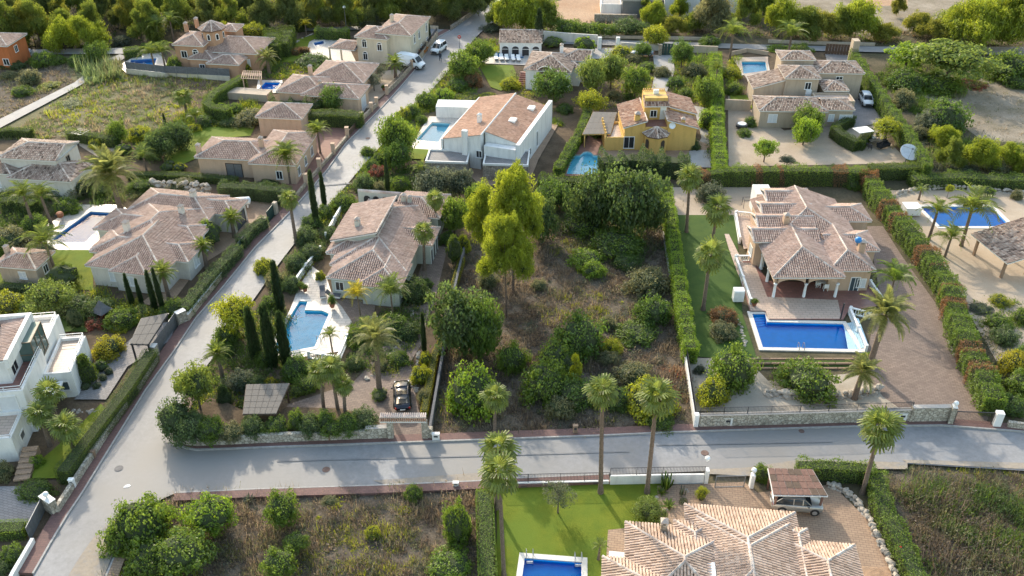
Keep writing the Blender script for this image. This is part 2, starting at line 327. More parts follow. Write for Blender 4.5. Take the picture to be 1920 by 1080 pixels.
# ---------------------------------------------------------------- ground pieces
def PP(pts, z=0.0): return [P(u, v, z) for u, v in pts]
LAYER = [0]
def sheet(name, pts, mat, kind='structure', holes=(), z=None, px=True, label=None, cat=None, h=None):
    """a flat sheet (or a slab of height h) of ground, each later sheet 4 mm above the one before"""
    LAYER[0] += 1
    z = 0.004*LAYER[0] if z is None else z
    pts = [Vector((p.x, p.y)) for p in PP(pts)] if px else [Vector(p[:2]) for p in pts]
    loops = [[Vector((p.x, p.y, z)) for p in pts]]+[[Vector((q[0], q[1], z)) for q in hh] for hh in holes]
    tri = tessellate_polygon(loops)
    V = [p for lp in loops for p in lp]; F = []
    for t in tri:
        a, b, c = (V[i] for i in t)
        F.append(tuple(t) if (b-a).cross(c-a).z > 0 else tuple(t[::-1]))
    n0 = len(loops[0]); area = sum(pts[i].x*pts[(i+1) % n0].y-pts[(i+1) % n0].x*pts[i].y for i in range(n0))
    if h:
        k = len(V); V += [Vector((p.x, p.y, z-h)) for p in loops[0]]
        for i in range(n0):
            j = (i+1) % n0; q = (i, k+i, k+j, j); F.append(q if area > 0 else q[::-1])
    me = bpy.data.meshes.new(name); me.from_pydata([tuple(p) for p in V], [], F); me.materials.append(mat); me.update()
    o = link(name, me); tag(o, label, cat, None, kind); return o
def offset_path(p, d):
    """parallel path, d to the left of travel"""
    out = []
    for i, q in enumerate(p):
        a = p[max(i-1, 0)]; b = p[min(i+1, len(p)-1)]
        t = Vector((b[0]-a[0], b[1]-a[1])).normalized(); out.append(Vector((q[0]-t.y*d, q[1]+t.x*d)))
    return out
def ribbon(name, path, wd, z0, z1, mat, kind='structure', label=None, cat=None, parent=None):
    """a raised strip wd wide to the left of the path"""
    a = [Vector(p[:2]) for p in path]; b = offset_path(a, wd); m = MB(); n = len(a)
    sg = wd > 0
    for i in range(n-1):
        q = [a[i], a[i+1], b[i+1], b[i]]
        if not sg: q = q[::-1]
        m.poly([(p.x, p.y, z1) for p in q])
    for p in (a, b):
        for i in range(n-1):
            m.poly([(p[i].x, p[i].y, z0), (p[i+1].x, p[i+1].y, z0), (p[i+1].x, p[i+1].y, z1), (p[i].x, p[i].y, z1)])
    for i in (0, n-1): m.poly([(a[i].x, a[i].y, z0), (b[i].x, b[i].y, z0), (b[i].x, b[i].y, z1), (a[i].x, a[i].y, z1)])
    return tag(m.build(name, mat, parent), label, cat, None, kind)
def densify(path, step):
    out = []
    for i in range(len(path)-1):
        a = Vector(path[i]); b = Vector(path[i+1]); n = max(1, int((b-a).length/step))
        for k in range(n): out.append(a.lerp(b, k/n))
    out.append(Vector(path[-1])); return out
def wall_solid(path, h, t, mb=None, m=0, z0=-0.2, cap=None):
    """walls along a path (list of 2D points): one box per straight run, mitred by small overlaps in height"""
    mb = mb or MB(); a = offset_path(path, t/2); b = offset_path(path, -t/2)
    for i in range(len(path)-1):
        q = [a[i], b[i], b[i+1], a[i+1]]
        mb.prism([(p.x, p.y) for p in q], z0, h, m)
    return mb
def wall(name, path, h, t, mat, label, cat='wall', capmat=None, rail=None, pillars=None, pmat=None, group=None, px=True, railmat='metal_dark', bars=0.13, ph=None, base=0.0):
    """garden wall: wall > cap, pillar, railing"""
    p = [Vector(q[:2]) for q in (PP(path) if px else path)]
    root = empty(name, (p[0].x, p[0].y, 0), 0, label, cat, group)
    off = [Vector((q.x-p[0].x, q.y-p[0].y)) for q in p]
    wall_solid(off, h, t).build('wall_body', mat, root)
    if capmat: wall_solid(off, h+0.06, t+0.08, z0=h+0.002).build('coping', capmat, root)
    if rail: railing(off, h+0.05, rail, root, railmat, bars)
    for i in (pillars or []):
        q = off[i]; m = MB(); w2 = 0.26; hh = ph or h+0.7
        m.box(q.x-w2, q.x+w2, q.y-w2, q.y+w2, -0.1, hh); m.box(q.x-w2-.05, q.x+w2+.05, q.y-w2-.05, q.y+w2+.05, hh, hh+.09)
        m.build('pillar', pmat or mat, root)
    return root
def railing(off, z0, h, root, mat='metal_dark', step=0.13, name='railing'):
    m = MB()
    for i in range(len(off)-1):
        a, b = off[i], off[i+1]
        for zz in (z0+.06, z0+h): m.bar((a.x, a.y, zz), (b.x, b.y, zz), .035, .035)
    m.build('rail', M[mat], root)
    m = MB(); pts = densify(off, step)
    for q in pts: m.bar((q.x, q.y, z0), (q.x, q.y, z0+h-.02), .022, .022)
    tag(m.build('railing_bars', M[mat], root), kind='stuff')
    m = MB()
    for q in densify(off, 2.2): m.bar((q.x, q.y, z0-.05), (q.x, q.y, z0+h+.03), .05, .05)
    m.build('railing_post', M[mat], root)
_bal = {}
def balustrade(path, label, px=True, h=0.9, base=0.0, z=0.0, group=None):
    """white balustrade: plinth, top rail, posts and single turned balusters"""
    p = [Vector(q[:2]) for q in (PP(path, z) if px else path)]
    root = empty('balustrade', (p[0].x, p[0].y, z), 0, label, 'balustrade', group)
    off = [Vector((q.x-p[0].x, q.y-p[0].y)) for q in p]
    if 'me' not in _bal:
        _bal['me'] = MB().lathe([(.06, 0), (.06, .06), (.035, .1), (.075, .25), (.04, .45), (.035, .55), (.06, .6), (.06, .64)], n=6).mesh('baluster', M['whitepaint'], True)
    wall_solid(off, .14, .22, z0=-.1 if not base else -base).build('plinth', M['whitepaint'], root)
    wall_solid(off, h, .24, z0=h-.13).build('top_rail', M['whitepaint'], root)
    for i in range(len(off)-1):
        a, b = off[i], off[i+1]; n = max(2, int((b-a).length/.27))
        for k in range(1, n):
            q = a.lerp(b, k/n); link('baluster', _bal['me'], root, (q.x, q.y, .14))
    for q in off:
        MB().box(q.x-.14, q.x+.14, q.y-.14, q.y+.14, -.1, h+.12).build('post', M['whitepaint'], root)
    return root
def gate(name, a, b, h, mat, label, style='bars', px=True, z=0.0, cat='gate'):
    pa, pb = (P(*a), P(*b)) if px else (Vector(a), Vector(b))
    d = Vector((pb.x-pa.x, pb.y-pa.y)); ln = d.length
    root = empty(name, (pa.x, pa.y, z), math.atan2(d.y, d.x), label, cat)
    m = MB()
    for zz in (.1, h): m.bar((0, 0, zz), (ln, 0, zz), .07, .07)
    for x in (0, ln): m.bar((x, 0, .05), (x, 0, h+.035), .08, .08)
    m.build('gate_frame', M[mat], root)
    if style == 'bars':
        m = MB(); n = int(ln/.12)
        for k in range(1, n): m.bar((ln*k/n, 0, .1), (ln*k/n, 0, h), .025, .025)
        tag(m.build('gate_bars', M[mat], root), kind='stuff')
    else:
        n = max(2, int(ln/.5))
        for k in range(n): MB().box(ln*k/n+.03, ln*(k+1)/n-.02, -.02, .02, .14, h-.04).build('gate_panel', M[mat], root)
    return root
# ---------------------------------------------------------------- roofs
TP, TR = 0.26, 0.42      # tile pitch and exposed length
def tile_plane(poly, V, F, rng, coarse=1.0):
    """barrel tiles laid on a convex 3D polygon whose first edge is the eave"""
    A, B = poly[0], poly[1]; e = (B-A).normalized()
    nrm = Vector((0, 0, 0))
    for i in range(len(poly)): nrm += poly[i].cross(poly[(i+1) % len(poly)])
    nrm.normalize()
    if nrm.z < 0: nrm = -nrm
    up = nrm.cross(e)
    if up.z < 0: up = -up
    q = [((p-A).dot(e), (p-A).dot(up)) for p in poly]
    s0 = min(a for a, b in q); s1 = max(a for a, b in q)
    tp = TP*coarse; tr = TR*coarse; n = max(1, int(round((s1-s0)/tp))); st = (s1-s0)/n
    hw = st*0.41; hh = st*0.30
    for k in range(n):
        s = s0+(k+.5)*st; ts = []
        for i in range(len(q)):
            (a0, b0), (a1, b1) = q[i], q[(i+1) % len(q)]
            if (a0-s)*(a1-s) <= 0 and abs(a1-a0) > 1e-6: ts.append(b0+(b1-b0)*(s-a0)/(a1-a0))
        if len(ts) < 2: continue
        t0, t1 = min(ts), max(ts)
        if t1-t0 < .12: continue
        if t0 < .02: t0 -= .05
        nr = max(1, int(round((t1-t0)/tr))); dt = (t1-t0)/nr
        for r in range(nr):
            a = t0+r*dt; b = a+dt*1.12; i = len(V)
            jx = rng.uniform(-.018, .018); jz = rng.uniform(0, .015)
            for t, lift in ((a, .045+jz), (b, .012)):
                o = A+up*t+e*(s+jx)
                for x, z in ((-hw, 0), (-hw*.55, hh), (hw*.55, hh), (hw, 0)):
                    V.append(o+e*x+nrm*(z+lift))
            F += [(i, i+1, i+5, i+4), (i+1, i+2, i+6, i+5), (i+2, i+3, i+7, i+6), (i, i+3, i+2, i+1)]
def caps(a, b, V, F, rad=0.125):
    """mortared ridge or hip tiles from a up to b"""
    a = Vector(a); b = Vector(b); ln = (b-a).length
    if ln < .2: return
    d = (b-a)/ln; sd = d.cross(Vector((0, 0, 1)))
    if sd.length < .01: return
    sd.normalize(); n = max(1, int(ln/.38))
    upv = sd.cross(d)
    if upv.z < 0: upv = -upv
    for k in range(n):
        i = len(V)
        for t, rr in ((k/n, rad*1.12), ((k+1.1)/n, rad*.92)):
            o = a.lerp(b, min(t, 1.0))+upv*.04
            for x, z in ((-1, -.35), (-.7, .55), (0, 1), (.7, .55), (1, -.35)): V.append(o+sd*(x*rr)+upv*(z*rr))
        F += [(i+j, i+j+1, i+j+6, i+j+5) for j in range(4)]+[(i+4, i+3, i+2, i+1, i)]
def roof_planes(x0, x1, y0, y1, ze, kind, k):
    """kind: hip|gable spec 'x'/'y' ridge axis + two letters h(ip)/g(able)/n(o end, runs into another roof); or s+dir for a lean-to"""
    V3 = lambda x, y, z: Vector((x, y, z))
    a, b, c, d = V3(x0, y0, ze), V3(x1, y0, ze), V3(x1, y1, ze), V3(x0, y1, ze)
    if kind[0] == 's':
        q = kind[1]; 
        e = {'f': (a, b, c, d), 'b': (c, d, a, b), 'l': (d, a, b, c), 'r': (b, c, d, a)}[q]   # eave side
        run = (y1-y0) if q in 'fb' else (x1-x0); up = V3(0, 0, k*run)
        pl = [e[0], e[1], e[2]+up, e[3]+up]
        return [pl], [(pl[2], pl[3])], [], pl[2].z
    ax, e0, e1 = kind[0], kind[1], kind[2]
    if ax == 'y': w, ln = (x1-x0)/2, y1-y0
    else: w, ln = (y1-y0)/2, x1-x0
    zr = ze+k*w
    r0 = w if e0 == 'h' else 0; r1 = w if e1 == 'h' else 0
    if r0+r1 > ln: s = ln/(r0+r1); r0 *= s; r1 *= s
    if ax == 'y':
        xm = (x0+x1)/2; p, q = V3(xm, y0+r0, zr), V3(xm, y1-r1, zr)
        pls = [[d, a, p, q], [b, c, q, p]]; ends = [(a, b, p, e0), (c, d, q, e1)]
    else:
        ym = (y0+y1)/2; p, q = V3(x0+r0, ym, zr), V3(x1-r1, ym, zr)
        pls = [[a, b, q, p], [c, d, p, q]]; ends = [(d, a, p, e0), (b, c, q, e1)]
    cp = [(p, q)] if (p-q).length > .2 else []; gab = []
    for s, t, ap, e in ends:
        if e == 'h': pls.append([s, t, ap]); cp += [(s, ap), (t, ap)]
        elif e == 'g': gab.append((s, t, ap)); cp += [(s, ap), (t, ap)]
    return pls, cp, gab, zr
class House:
    def __init__(s, name, label, cat, org, ang, wallmat, tile='tile_a', capm='cap', pan='pan', seed=1, trim='trim', ov=0.38):
        s.o = Vector(org); s.ang = ang; s.root = empty(name, (s.o.x, s.o.y, 0), ang, label, cat)
        s.wm, s.tile, s.capm, s.pan, s.rng, s.trim, s.ov = wallmat, tile, capm, pan, random.Random(seed), trim, ov
        s.c, s.s = math.cos(ang), math.sin(ang)
        s.walls = []
    def loc(s, p):
        d = Vector((p[0]-s.o.x, p[1]-s.o.y)); return (d.x*s.c+d.y*s.s, -d.x*s.s+d.y*s.c)
    def block(s, A, w, d, ze, kind, k=0.34, B=None, wm=None, z0=-0.3, ov=None, tile=None, walls=True, coarse=1.0, dx=0.0, dy=0.0):
        """A: front-left eave corner (site point); w, d along the house's own axes"""
        x0, y0 = s.loc(A); x0 += dx; y0 += dy; x1, y1 = x0+w, y0+d
        return s.blk(x0, x1, y0, y1, ze, kind, k, wm, z0, ov, tile, walls, coarse)
    def blk(s, x0, x1, y0, y1, ze, kind, k=0.34, wm=None, z0=-0.3, ov=None, tile=None, walls=True, coarse=1.0):
        ov = s.ov if ov is None else ov; wm = wm or s.wm
        if kind == 'flat': return s.flat(x0, x1, y0, y1, ze, wm, z0)
        pls, cp, gab, zr = roof_planes(x0, x1, y0, y1, ze, kind, k)
        # roof deck with eave boards and soffit
        m = MB(); dn = Vector((0, 0, -.16))
        for pl in pls:
            m.poly(pl, 0); m.poly([pl[0]+dn, pl[1]+dn, pl[1], pl[0]], 1)
            if kind[0] == 's':
                m.poly([pl[1]+dn, pl[2]+dn, pl[2], pl[1]], 1); m.poly([pl[2]+dn, pl[3]+dn, pl[3], pl[2]], 1); m.poly([pl[3]+dn, pl[0]+dn, pl[0], pl[3]], 1)
                m.poly([p+dn for p in pl[::-1]], 1)
        for a, b, ap in gab:
            m.poly([a+dn, a, ap, ap+dn], 1); m.poly([ap+dn, ap, b, b+dn], 1)
        if kind[0] != 's': m.poly([(x0, y1, ze-.16), (x1, y1, ze-.16), (x1, y0, ze-.16), (x0, y0, ze-.16)], 1)
        roof = m.build('roof', [M[s.pan], M[s.trim]], s.root)
        V, F = [], []
        for pl in pls: tile_plane(pl, V, F, s.rng, coarse)
        mm = bpy.data.meshes.new('roof_tiles'); mm.from_pydata([tuple(v) for v in V], [], F); mm.materials.append(M[tile or s.tile]); mm.update()
        tag(link('roof_tiles', mm, roof), kind='stuff')
        V, F = [], []
        for a, b in cp: caps(a, b, V, F)
        if F:
            mm = bpy.data.meshes.new('ridge_tiles'); mm.from_pydata([tuple(v) for v in V], [], F); mm.materials.append(M[s.capm]); mm.update()
            tag(link('ridge_tiles', mm, roof), kind='stuff')
        if walls:
            m = MB(); a, b, c, d = x0+ov, x1-ov, y0+ov, y1-ov; zt = ze-.161
            if kind[0] == 's':
                q = kind[1]; run = (y1-y0) if q in 'fb' else (x1-x0)
                def zz(x, y): 
                    t = {'f': y-y0, 'b': y1-y, 'l': x-x0, 'r': x1-x}[q]; return zt+k*t-.01
                lo = [(a, c), (b, c), (b, d), (a, d)]
                for i in range(4):
                    j = (i+1) % 4; p, r = lo[i], lo[j]
                    m.poly([(p[0], p[1], z0), (r[0], r[1], z0), (r[0], r[1], zz(*r)), (p[0], p[1], zz(*p))])
                m.poly([(p[0], p[1], zz(*p)) for p in lo])
            else:
                m.box(a, b, c, d, z0, zt)
                for (p, r, ap) in gab:
                    i = 0 if abs(p.x-r.x) < .01 else 1
                    if i == 0: xx = a+.001 if p.x == x0 else b-.001; m.poly([(xx, c, zt), (xx, d, zt), (xx, (c+d)/2, zt+k*(d-c)/2+.1)])
                    else: yy = c+.001 if p.y == y0 else d-.001; m.poly([(a, yy, zt), (b, yy, zt), ((a+b)/2, yy, zt+k*(b-a)/2+.1)])
            m.build('wall', M[wm], s.root)
        s.walls.append((x0+ov, x1-ov, y0+ov, y1-ov, ze))
        return len(s.walls)-1
    def flat(s, x0, x1, y0, y1, zt, wm=None, z0=-0.3, par=0.35, floor='tile_pale', t=0.22, cap=None):
        """flat-roofed block with a parapet round a terrace"""
        m = MB(); m.box(x0, x1, y0, y1, z0, zt-par); m.build('wall', M[wm or s.wm], s.root)
        m = MB()
        m.box(x0+.003, x1-.003, y0+.003, y0+t, zt-par+.004, zt); m.box(x0+.003, x1-.003, y1-t, y1-.003, zt-par+.004, zt)
        m.box(x0+.003, x0+t, y0+t+.002, y1-t-.002, zt-par+.004, zt); m.box(x1-t, x1-.003, y0+t+.002, y1-t-.002, zt-par+.004, zt)
        m.build('parapet', M[cap or wm or s.wm], s.root)
        MB().box(x0+t+.003, x1-t-.003, y0+t+.003, y1-t-.003, zt-par+.004, zt-par+.03).build('terrace_floor', M[floor], s.root)
        s.walls.append((x0, x1, y0, y1, zt)); return len(s.walls)-1
    def box(s, A, w, d, zt, wm=None, name='wall', z0=-0.3, trim=None):
        x0, y0 = s.loc(A); m = MB().box(x0, x0+w, y0, y0+d, z0, zt); o = m.build(name, M[wm or s.wm], s.root)
        s.walls.append((x0, x0+w, y0, y0+d, zt)); return len(s.walls)-1
    def win(s, b, side, t, z, w=1.0, h=1.1, pane='glass', frame='whitepaint', name='window', arch=False, mull=1, sill=True):
        """window or door on a face of block b: f front, b back, l left, r right; t along the face 0..1"""
        x0, x1, y0, y1, zz = s.walls[b]
        if side == 'f': c, ax, nn = Vector((x0+(x1-x0)*t, y0, z)), Vector((1, 0, 0)), Vector((0, -1, 0))
        elif side == 'b': c, ax, nn = Vector((x0+(x1-x0)*t, y1, z)), Vector((-1, 0, 0)), Vector((0, 1, 0))
        elif side == 'l': c, ax, nn = Vector((x0, y0+(y1-y0)*t, z)), Vector((0, -1, 0)), Vector((-1, 0, 0))
        else: c, ax, nn = Vector((x1, y0+(y1-y0)*t, z)), Vector((0, 1, 0)), Vector((1, 0, 0))
        U = Vector((0, 0, 1)); m = MB(); f = .09
        def bx(a, bq, za, zb, d0, d1):
            q = [c+ax*a+nn*d0+U*za, c+ax*bq+nn*d0+U*za, c+ax*bq+nn*d1+U*za, c+ax*a+nn*d1+U*za]
            m.prism([(p.x, p.y) for p in q], z+za, z+zb)
        top = h
        bx(-w/2-f, -w/2, -.02, top, -.03, .07); bx(w/2, w/2+f, -.02, top, -.03, .07); bx(-w/2-f, w/2+f, top, top+f, -.03, .072)
        for k in range(1, mull+1 if mull else 0):
            xm = -w/2+w*k/(mull+1); bx(xm-.03, xm+.03, 0, top, -.02, .045)
        if arch:
            n = 8; pts = [(w/2*1.18*math.cos(math.pi*i/n), top+w/2*1.05*math.sin(math.pi*i/n)) for i in range(n+1)]
            for (xa, za), (xb, zb) in zip(pts[:-1], pts[1:]): m.bar(c+ax*xa+U*za+nn*.03, c+ax*xb+U*zb+nn*.03, .1, .1)
        fr = m.build(name, M[frame], s.root)
        m = MB(); d = nn*.02
        pts = [c-ax*(w/2)+d, c+ax*(w/2)+d, c+ax*(w/2)+U*top+d, c-ax*(w/2)+U*top+d]
        if arch: pts = pts[:2]+[c+ax*(w/2*math.cos(math.pi*i/8))+U*(top+w/2*math.sin(math.pi*i/8))+d for i in range(9)]
        m.poly(pts); m.build('pane', M[pane], fr)
        if sill and name == 'window':
            m = MB()
            q = [c-ax*(w/2+.14)-nn*.02, c+ax*(w/2+.14)-nn*.02, c+ax*(w/2+.14)+nn*.14, c-ax*(w/2+.14)+nn*.14]
            m.prism([(p.x, p.y) for p in q], z-.10, z-.03); m.build('sill', M[frame], fr)
        return fr
    def chimney(s, A, z0, h, w=0.6, mat=None, top='cap', capmat=None):
        x, y = s.loc(A); m = MB(); m.box(x-w/2, x+w/2, y-w/2, y+w/2, z0-.8, z0+h)
        c = m.build('chimney', M[mat or s.wm], s.root)
        m = MB()
        for i in (-1, 1):
            for j in (-1, 1): m.box(x+i*w*.38-.06, x+i*w*.38+.06, y+j*w*.38-.06, y+j*w*.38+.06, z0+h, z0+h+.22)
        m.lathe([(w*.82, z0+h+.2), (w*.82, z0+h+.27), (.03, z0+h+.27+w*.45)], x, y, 0, 4, a0=math.pi/4)
        m.build('chimney_cap', M[capmat or s.capm], c); return c
    def part(s, name, mb, mat): return mb.build(name, M[mat] if isinstance(mat, str) else mat, s.root)
# ---------------------------------------------------------------- pools
HOLES = []
def pool(corners, label, tilemat, coping=True, depth=.6, rim=0.4, steps=None, px=True, wl=-0.14, copmat='coping'):
    p = [Vector((q[0], q[1])) for q in (PP(corners) if px else corners)]; n = len(p)
    area = sum(p[i].x*p[(i+1) % n].y-p[(i+1) % n].x*p[i].y for i in range(n))
    if area < 0: p = p[::-1]
    HOLES.append([(q.x, q.y) for q in p])
    cx = sum(q.x for q in p)/n; cy = sum(q.y for q in p)/n
    root = empty('swimming_pool', (cx, cy, 0), 0, label, 'swimming pool')
    l = [Vector((q.x-cx, q.y-cy)) for q in p]
    m = MB()
    for i in range(n):
        a, b = l[i], l[(i+1) % n]; m.poly([(a.x, a.y, .05), (b.x, b.y, .05), (b.x, b.y, -depth), (a.x, a.y, -depth)])
    m.poly([(q.x, q.y, -depth) for q in l]); m.build('basin', M[tilemat], root)
    m = MB(); m.poly([(q.x, q.y, wl) for q in l]); m.build('pool_water', M['water'], root)
    if coping:
        m = MB(); c = l+[l[0]]
        out = []
        for i in range(n):
            a, b, d = l[i-1], l[i], l[(i+1) % n]; e1 = (b-a).normalized(); e2 = (d-b).normalized()
            n1 = Vector((e1.y, -e1.x)); n2 = Vector((e2.y, -e2.x)); nn = (n1+n2); nn = nn/max(.3, nn.length_squared)*2
            out.append(b+nn*rim)
        for i in range(n):
            j = (i+1) % n; a, b, c2, d = l[i], l[j], out[j], out[i]
            m.poly([(d.x, d.y, .16), (c2.x, c2.y, .16), (b.x, b.y, .16), (a.x, a.y, .16)][::1])
            m.poly([(d.x, d.y, 0), (c2.x, c2.y, 0), (c2.x, c2.y, .16), (d.x, d.y, .16)])
            m.poly([(a.x, a.y, .16), (b.x, b.y, .16), (b.x, b.y, 0), (a.x, a.y, 0)])
        m.build('coping', M[copmat], root)
    if steps:
        q = [Vector((r.x-cx, r.y-cy)) for r in PP(steps)]                     # quad: top edge a-b, foot edge d-c
        a, b, c, d = q
        for k in range(4):
            f0, f1 = k/4, (k+1)/4
            s4 = [a.lerp(d, f0), b.lerp(c, f0), b.lerp(c, f1), a.lerp(d, f1)]
            MB().prism([(r.x, r.y) for r in s4], -depth+.002, -.18-.1*k).build('pool_step', M[tilemat], root)
    return root
# ---------------------------------------------------------------- vegetation: a few source plants of each kind, copied with their parts
def unit(rng, n):
    v = rng.normal(size=(n, 3)); return v/np.linalg.norm(v, axis=1, keepdims=True)
def leaf_quads(C, Nn, ln, wd, rng, along=None):
    """one rhombic leaf at each centre, facing Nn"""
    n = len(C); t = unit(rng, n) if along is None else along
    t = t-Nn*np.sum(t*Nn, 1, keepdims=True); t /= np.linalg.norm(t, axis=1, keepdims=True)+1e-9
    b = np.cross(Nn, t); s = rng.uniform(.65, 1.3, (n, 1)); l = t*(ln*s/2); ww = b*(wd*s/2)
    fold = Nn*(wd*.25)
    V = np.stack([C-l, C+ww+fold*0.5, C+l, C-ww+fold*.5], 1).reshape(-1, 3)
    return V, np.arange(n*4).reshape(-1, 4)
class Leaves:
    def __init__(s): s.V = []; s.F = []; s.n = 0; s.mi = []
    def add(s, V, F, mi=0):
        s.V.append(V); s.F.append(np.asarray(F)+s.n); s.n += len(V); s.mi.append(np.full(len(F), mi))
    def mesh(s, name, mats): return mesh_np(name, np.concatenate(s.V), np.concatenate(s.F), None, mats, np.concatenate(s.mi))
def blob(rng, r, cz, n=8, rough=.15):
    """faceted lump"""
    V = []; F = []; k = 6
    for i in range(k+1):
        th = math.pi*i/k
        for j in range(n):
            ph = 2*math.pi*j/n; q = 1+rng.uniform(-rough, rough)
            V.append((r[0]*math.sin(th)*math.cos(ph)*q, r[1]*math.sin(th)*math.sin(ph)*q, cz+r[2]*math.cos(th)*q))
    for i in range(k):
        for j in range(n): F.append((i*n+j, (i+1)*n+j, (i+1)*n+(j+1) % n, i*n+(j+1) % n))
    return np.array(V), np.array(F)
def crown_mesh(name, seed, shape, nclump, cr, nleaf, ln, wd, zs=1.0, core=.55, upbias=.25, squash=.8, loose=.25):
    """foliage of unit radius between z 0 and 1 (times zs inside the copy's scale): clumps of leaves round an opaque core, coloured dark for inner shade"""
    rng = np.random.default_rng(seed); L_ = Leaves(); k = 0
    golden = math.pi*(3-math.sqrt(5))
    for i in range(nclump):
        f = (i+.5)/nclump
        if shape == 'ball':
            cz = 1-2*f; rr = math.sqrt(max(0, 1-cz*cz)); ph = i*golden+rng.uniform(-.4, .4); q = rng.uniform(.42, .92)
            c = np.array([rr*math.cos(ph)*q, rr*math.sin(ph)*q, .5+cz*.5*q])
        elif shape == 'dome':
            cz = 1-1.15*f; rr = math.sqrt(max(0, 1-cz*cz)); ph = i*golden+rng.uniform(-.4, .4); q = rng.uniform(.45, .92)
            c = np.array([rr*math.cos(ph)*q, rr*math.sin(ph)*q, max(.12, .12+cz*.8*q)])
        elif shape == 'pine':
            z = rng.uniform(.06, .95); prof = (1-abs(z-.36)/.74)**.8*rng.uniform(.5, 1.0); ph = i*golden+rng.uniform(-.5, .5)
            c = np.array([prof*.8*math.cos(ph), prof*.8*math.sin(ph), z])
        elif shape == 'umbrella':
            z = rng.uniform(.35, .9); prof = rng.uniform(.1, .95)*(1-max(0, z-.55)*1.3); ph = i*golden
            c = np.array([prof*.85*math.cos(ph), prof*.85*math.sin(ph), z])
        elif shape == 'cone':
            z = (f)**.8; prof = (1-z)**.75*.6*(.55+.45*min(1, z/.12)); ph = i*golden
            c = np.array([prof*math.cos(ph), prof*math.sin(ph), .04+z*.9])
        elif shape == 'column':
            z = f; prof = .52*min(1, (1-z)/.5)**.7*min(1, .55+z*3); ph = i*golden
            c = np.array([prof*math.cos(ph), prof*math.sin(ph), .03+z*.93])
        if shape in ('ball', 'dome', 'umbrella'):                      # uneven outline: bulges and gaps
            ph_ = math.atan2(c[1], c[0]); c[:2] *= 1+.17*math.sin(2*ph_+seed)+.13*math.sin(3*ph_+seed*2.3+c[2]*4)
            c[2] = c[2]*(1+.10*math.sin(ph_*2+seed*1.7)) if shape != 'umbrella' else c[2]
        r = cr*rng.uniform(.6, 1.45)
        d = unit(rng, nleaf); d[:, 2] += upbias*rng.random(nleaf); d /= np.linalg.norm(d, axis=1, keepdims=True)
        rad = r*rng.uniform(.55, 1.08, (nleaf, 1))
        sc = np.array([1, 1, squash*zs])
        C = c+d*rad*sc
        nn = d+rng.normal(size=(nleaf, 3))*loose*2; nn[:, 2] += .35; nn /= np.linalg.norm(nn, axis=1, keepdims=True)
        C[:, 2] = np.maximum(C[:, 2], .01)
        along = None
        if shape in ('column', 'cone', 'pine'): along = np.tile([0, 0, 1.0], (nleaf, 1))+rng.normal(size=(nleaf, 3))*(.35 if shape != 'pine' else .8)
        V, F = leaf_quads(C, nn, ln, wd, rng, along); V[:, 2] = .5+(V[:, 2]-.5)
        L_.add(V, F)
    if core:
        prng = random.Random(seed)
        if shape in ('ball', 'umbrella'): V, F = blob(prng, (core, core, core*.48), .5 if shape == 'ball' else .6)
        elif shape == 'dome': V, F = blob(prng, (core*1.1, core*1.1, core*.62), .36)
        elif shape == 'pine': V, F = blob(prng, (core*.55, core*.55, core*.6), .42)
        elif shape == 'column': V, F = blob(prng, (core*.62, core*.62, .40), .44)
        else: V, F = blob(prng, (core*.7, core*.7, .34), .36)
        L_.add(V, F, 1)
    return L_.mesh(name, [L['mid'], M['core']])
CR = {}
for i in range(3): CR['lobe', i] = crown_mesh('pine_crown', 10+i, 'ball', 46, .33, 70, .17, .045, core=.42, upbias=1.1, squash=.8, loose=.6)
for i in range(3): CR['ball', i] = crown_mesh('tree_crown', 20+i, 'ball', 74, .26, 76, .085, .055, core=.60, squash=.7)
for i in range(4): CR['dome', i] = crown_mesh('shrub_foliage', 30+i, 'dome', 66, .25, 78, .085, .055, core=.62, squash=.8)
for i in range(2): CR['fine', i] = crown_mesh('fine_foliage', 38+i, 'dome', 70, .22, 80, .12, .028, core=.5, squash=.9, upbias=.8)
for i in range(2): CR['clip', i] = crown_mesh('clipped_foliage', 40+i, 'ball', 150, .15, 40, .065, .045, core=.84, squash=.5, loose=.5)
for i in range(2): CR['umb', i] = crown_mesh('spreading_crown', 44+i, 'umbrella', 80, .22, 70, .075, .045, core=.45, squash=.35)
for i in range(2): CR['col', i] = crown_mesh('cypress_foliage', 50+i, 'column', 110, .36, 50, .06, .10, core=.95, squash=.11, upbias=.2)
for i in range(1): CR['cone', i] = crown_mesh('cone_foliage', 54+i, 'cone', 110, .32, 46, .05, .07, core=.95, squash=.16)
for i in range(2): CR['wisp', i] = crown_mesh('olive_crown', 56+i, 'ball', 44, .27, 60, .11, .03, core=.0, squash=.65, loose=.4)
def trunk_mesh(name, seed, limbs=4, r0=.10, mat='bark', lean=.03):
    rng = random.Random(seed); m = MB()
    m.tube([(0, 0, -.05), (lean*.4, .01, .3), (lean, -.01, .65), (lean*1.4, .01, 1.0)], [r0, r0*.8, r0*.65, r0*.35], 7)
    for i in range(limbs):
        a = 2*math.pi*i/limbs+rng.uniform(-.4, .4); z = rng.uniform(.45, .75); q = rng.uniform(.3, .5)
        m.tube([(lean*.7, 0, z), (q*.5*math.cos(a), q*.5*math.sin(a), z+.16), (q*math.cos(a), q*math.sin(a), z+.36)], [r0*.5, r0*.36, r0*.18], 5)
    return m.mesh(name, M[mat], True)
TRK = {'tree': [trunk_mesh('trunk', 1+i) for i in range(2)], 'pine': [trunk_mesh('trunk', 5, 3, .06, 'bark_pine', .06), trunk_mesh('trunk', 6, 4, .06, 'bark_pine', -.05)]}
CNT = [0]
def setmat(o, mat, slot=0):
    o.material_slots[slot].link = 'OBJECT'; o.material_slots[slot].material = mat
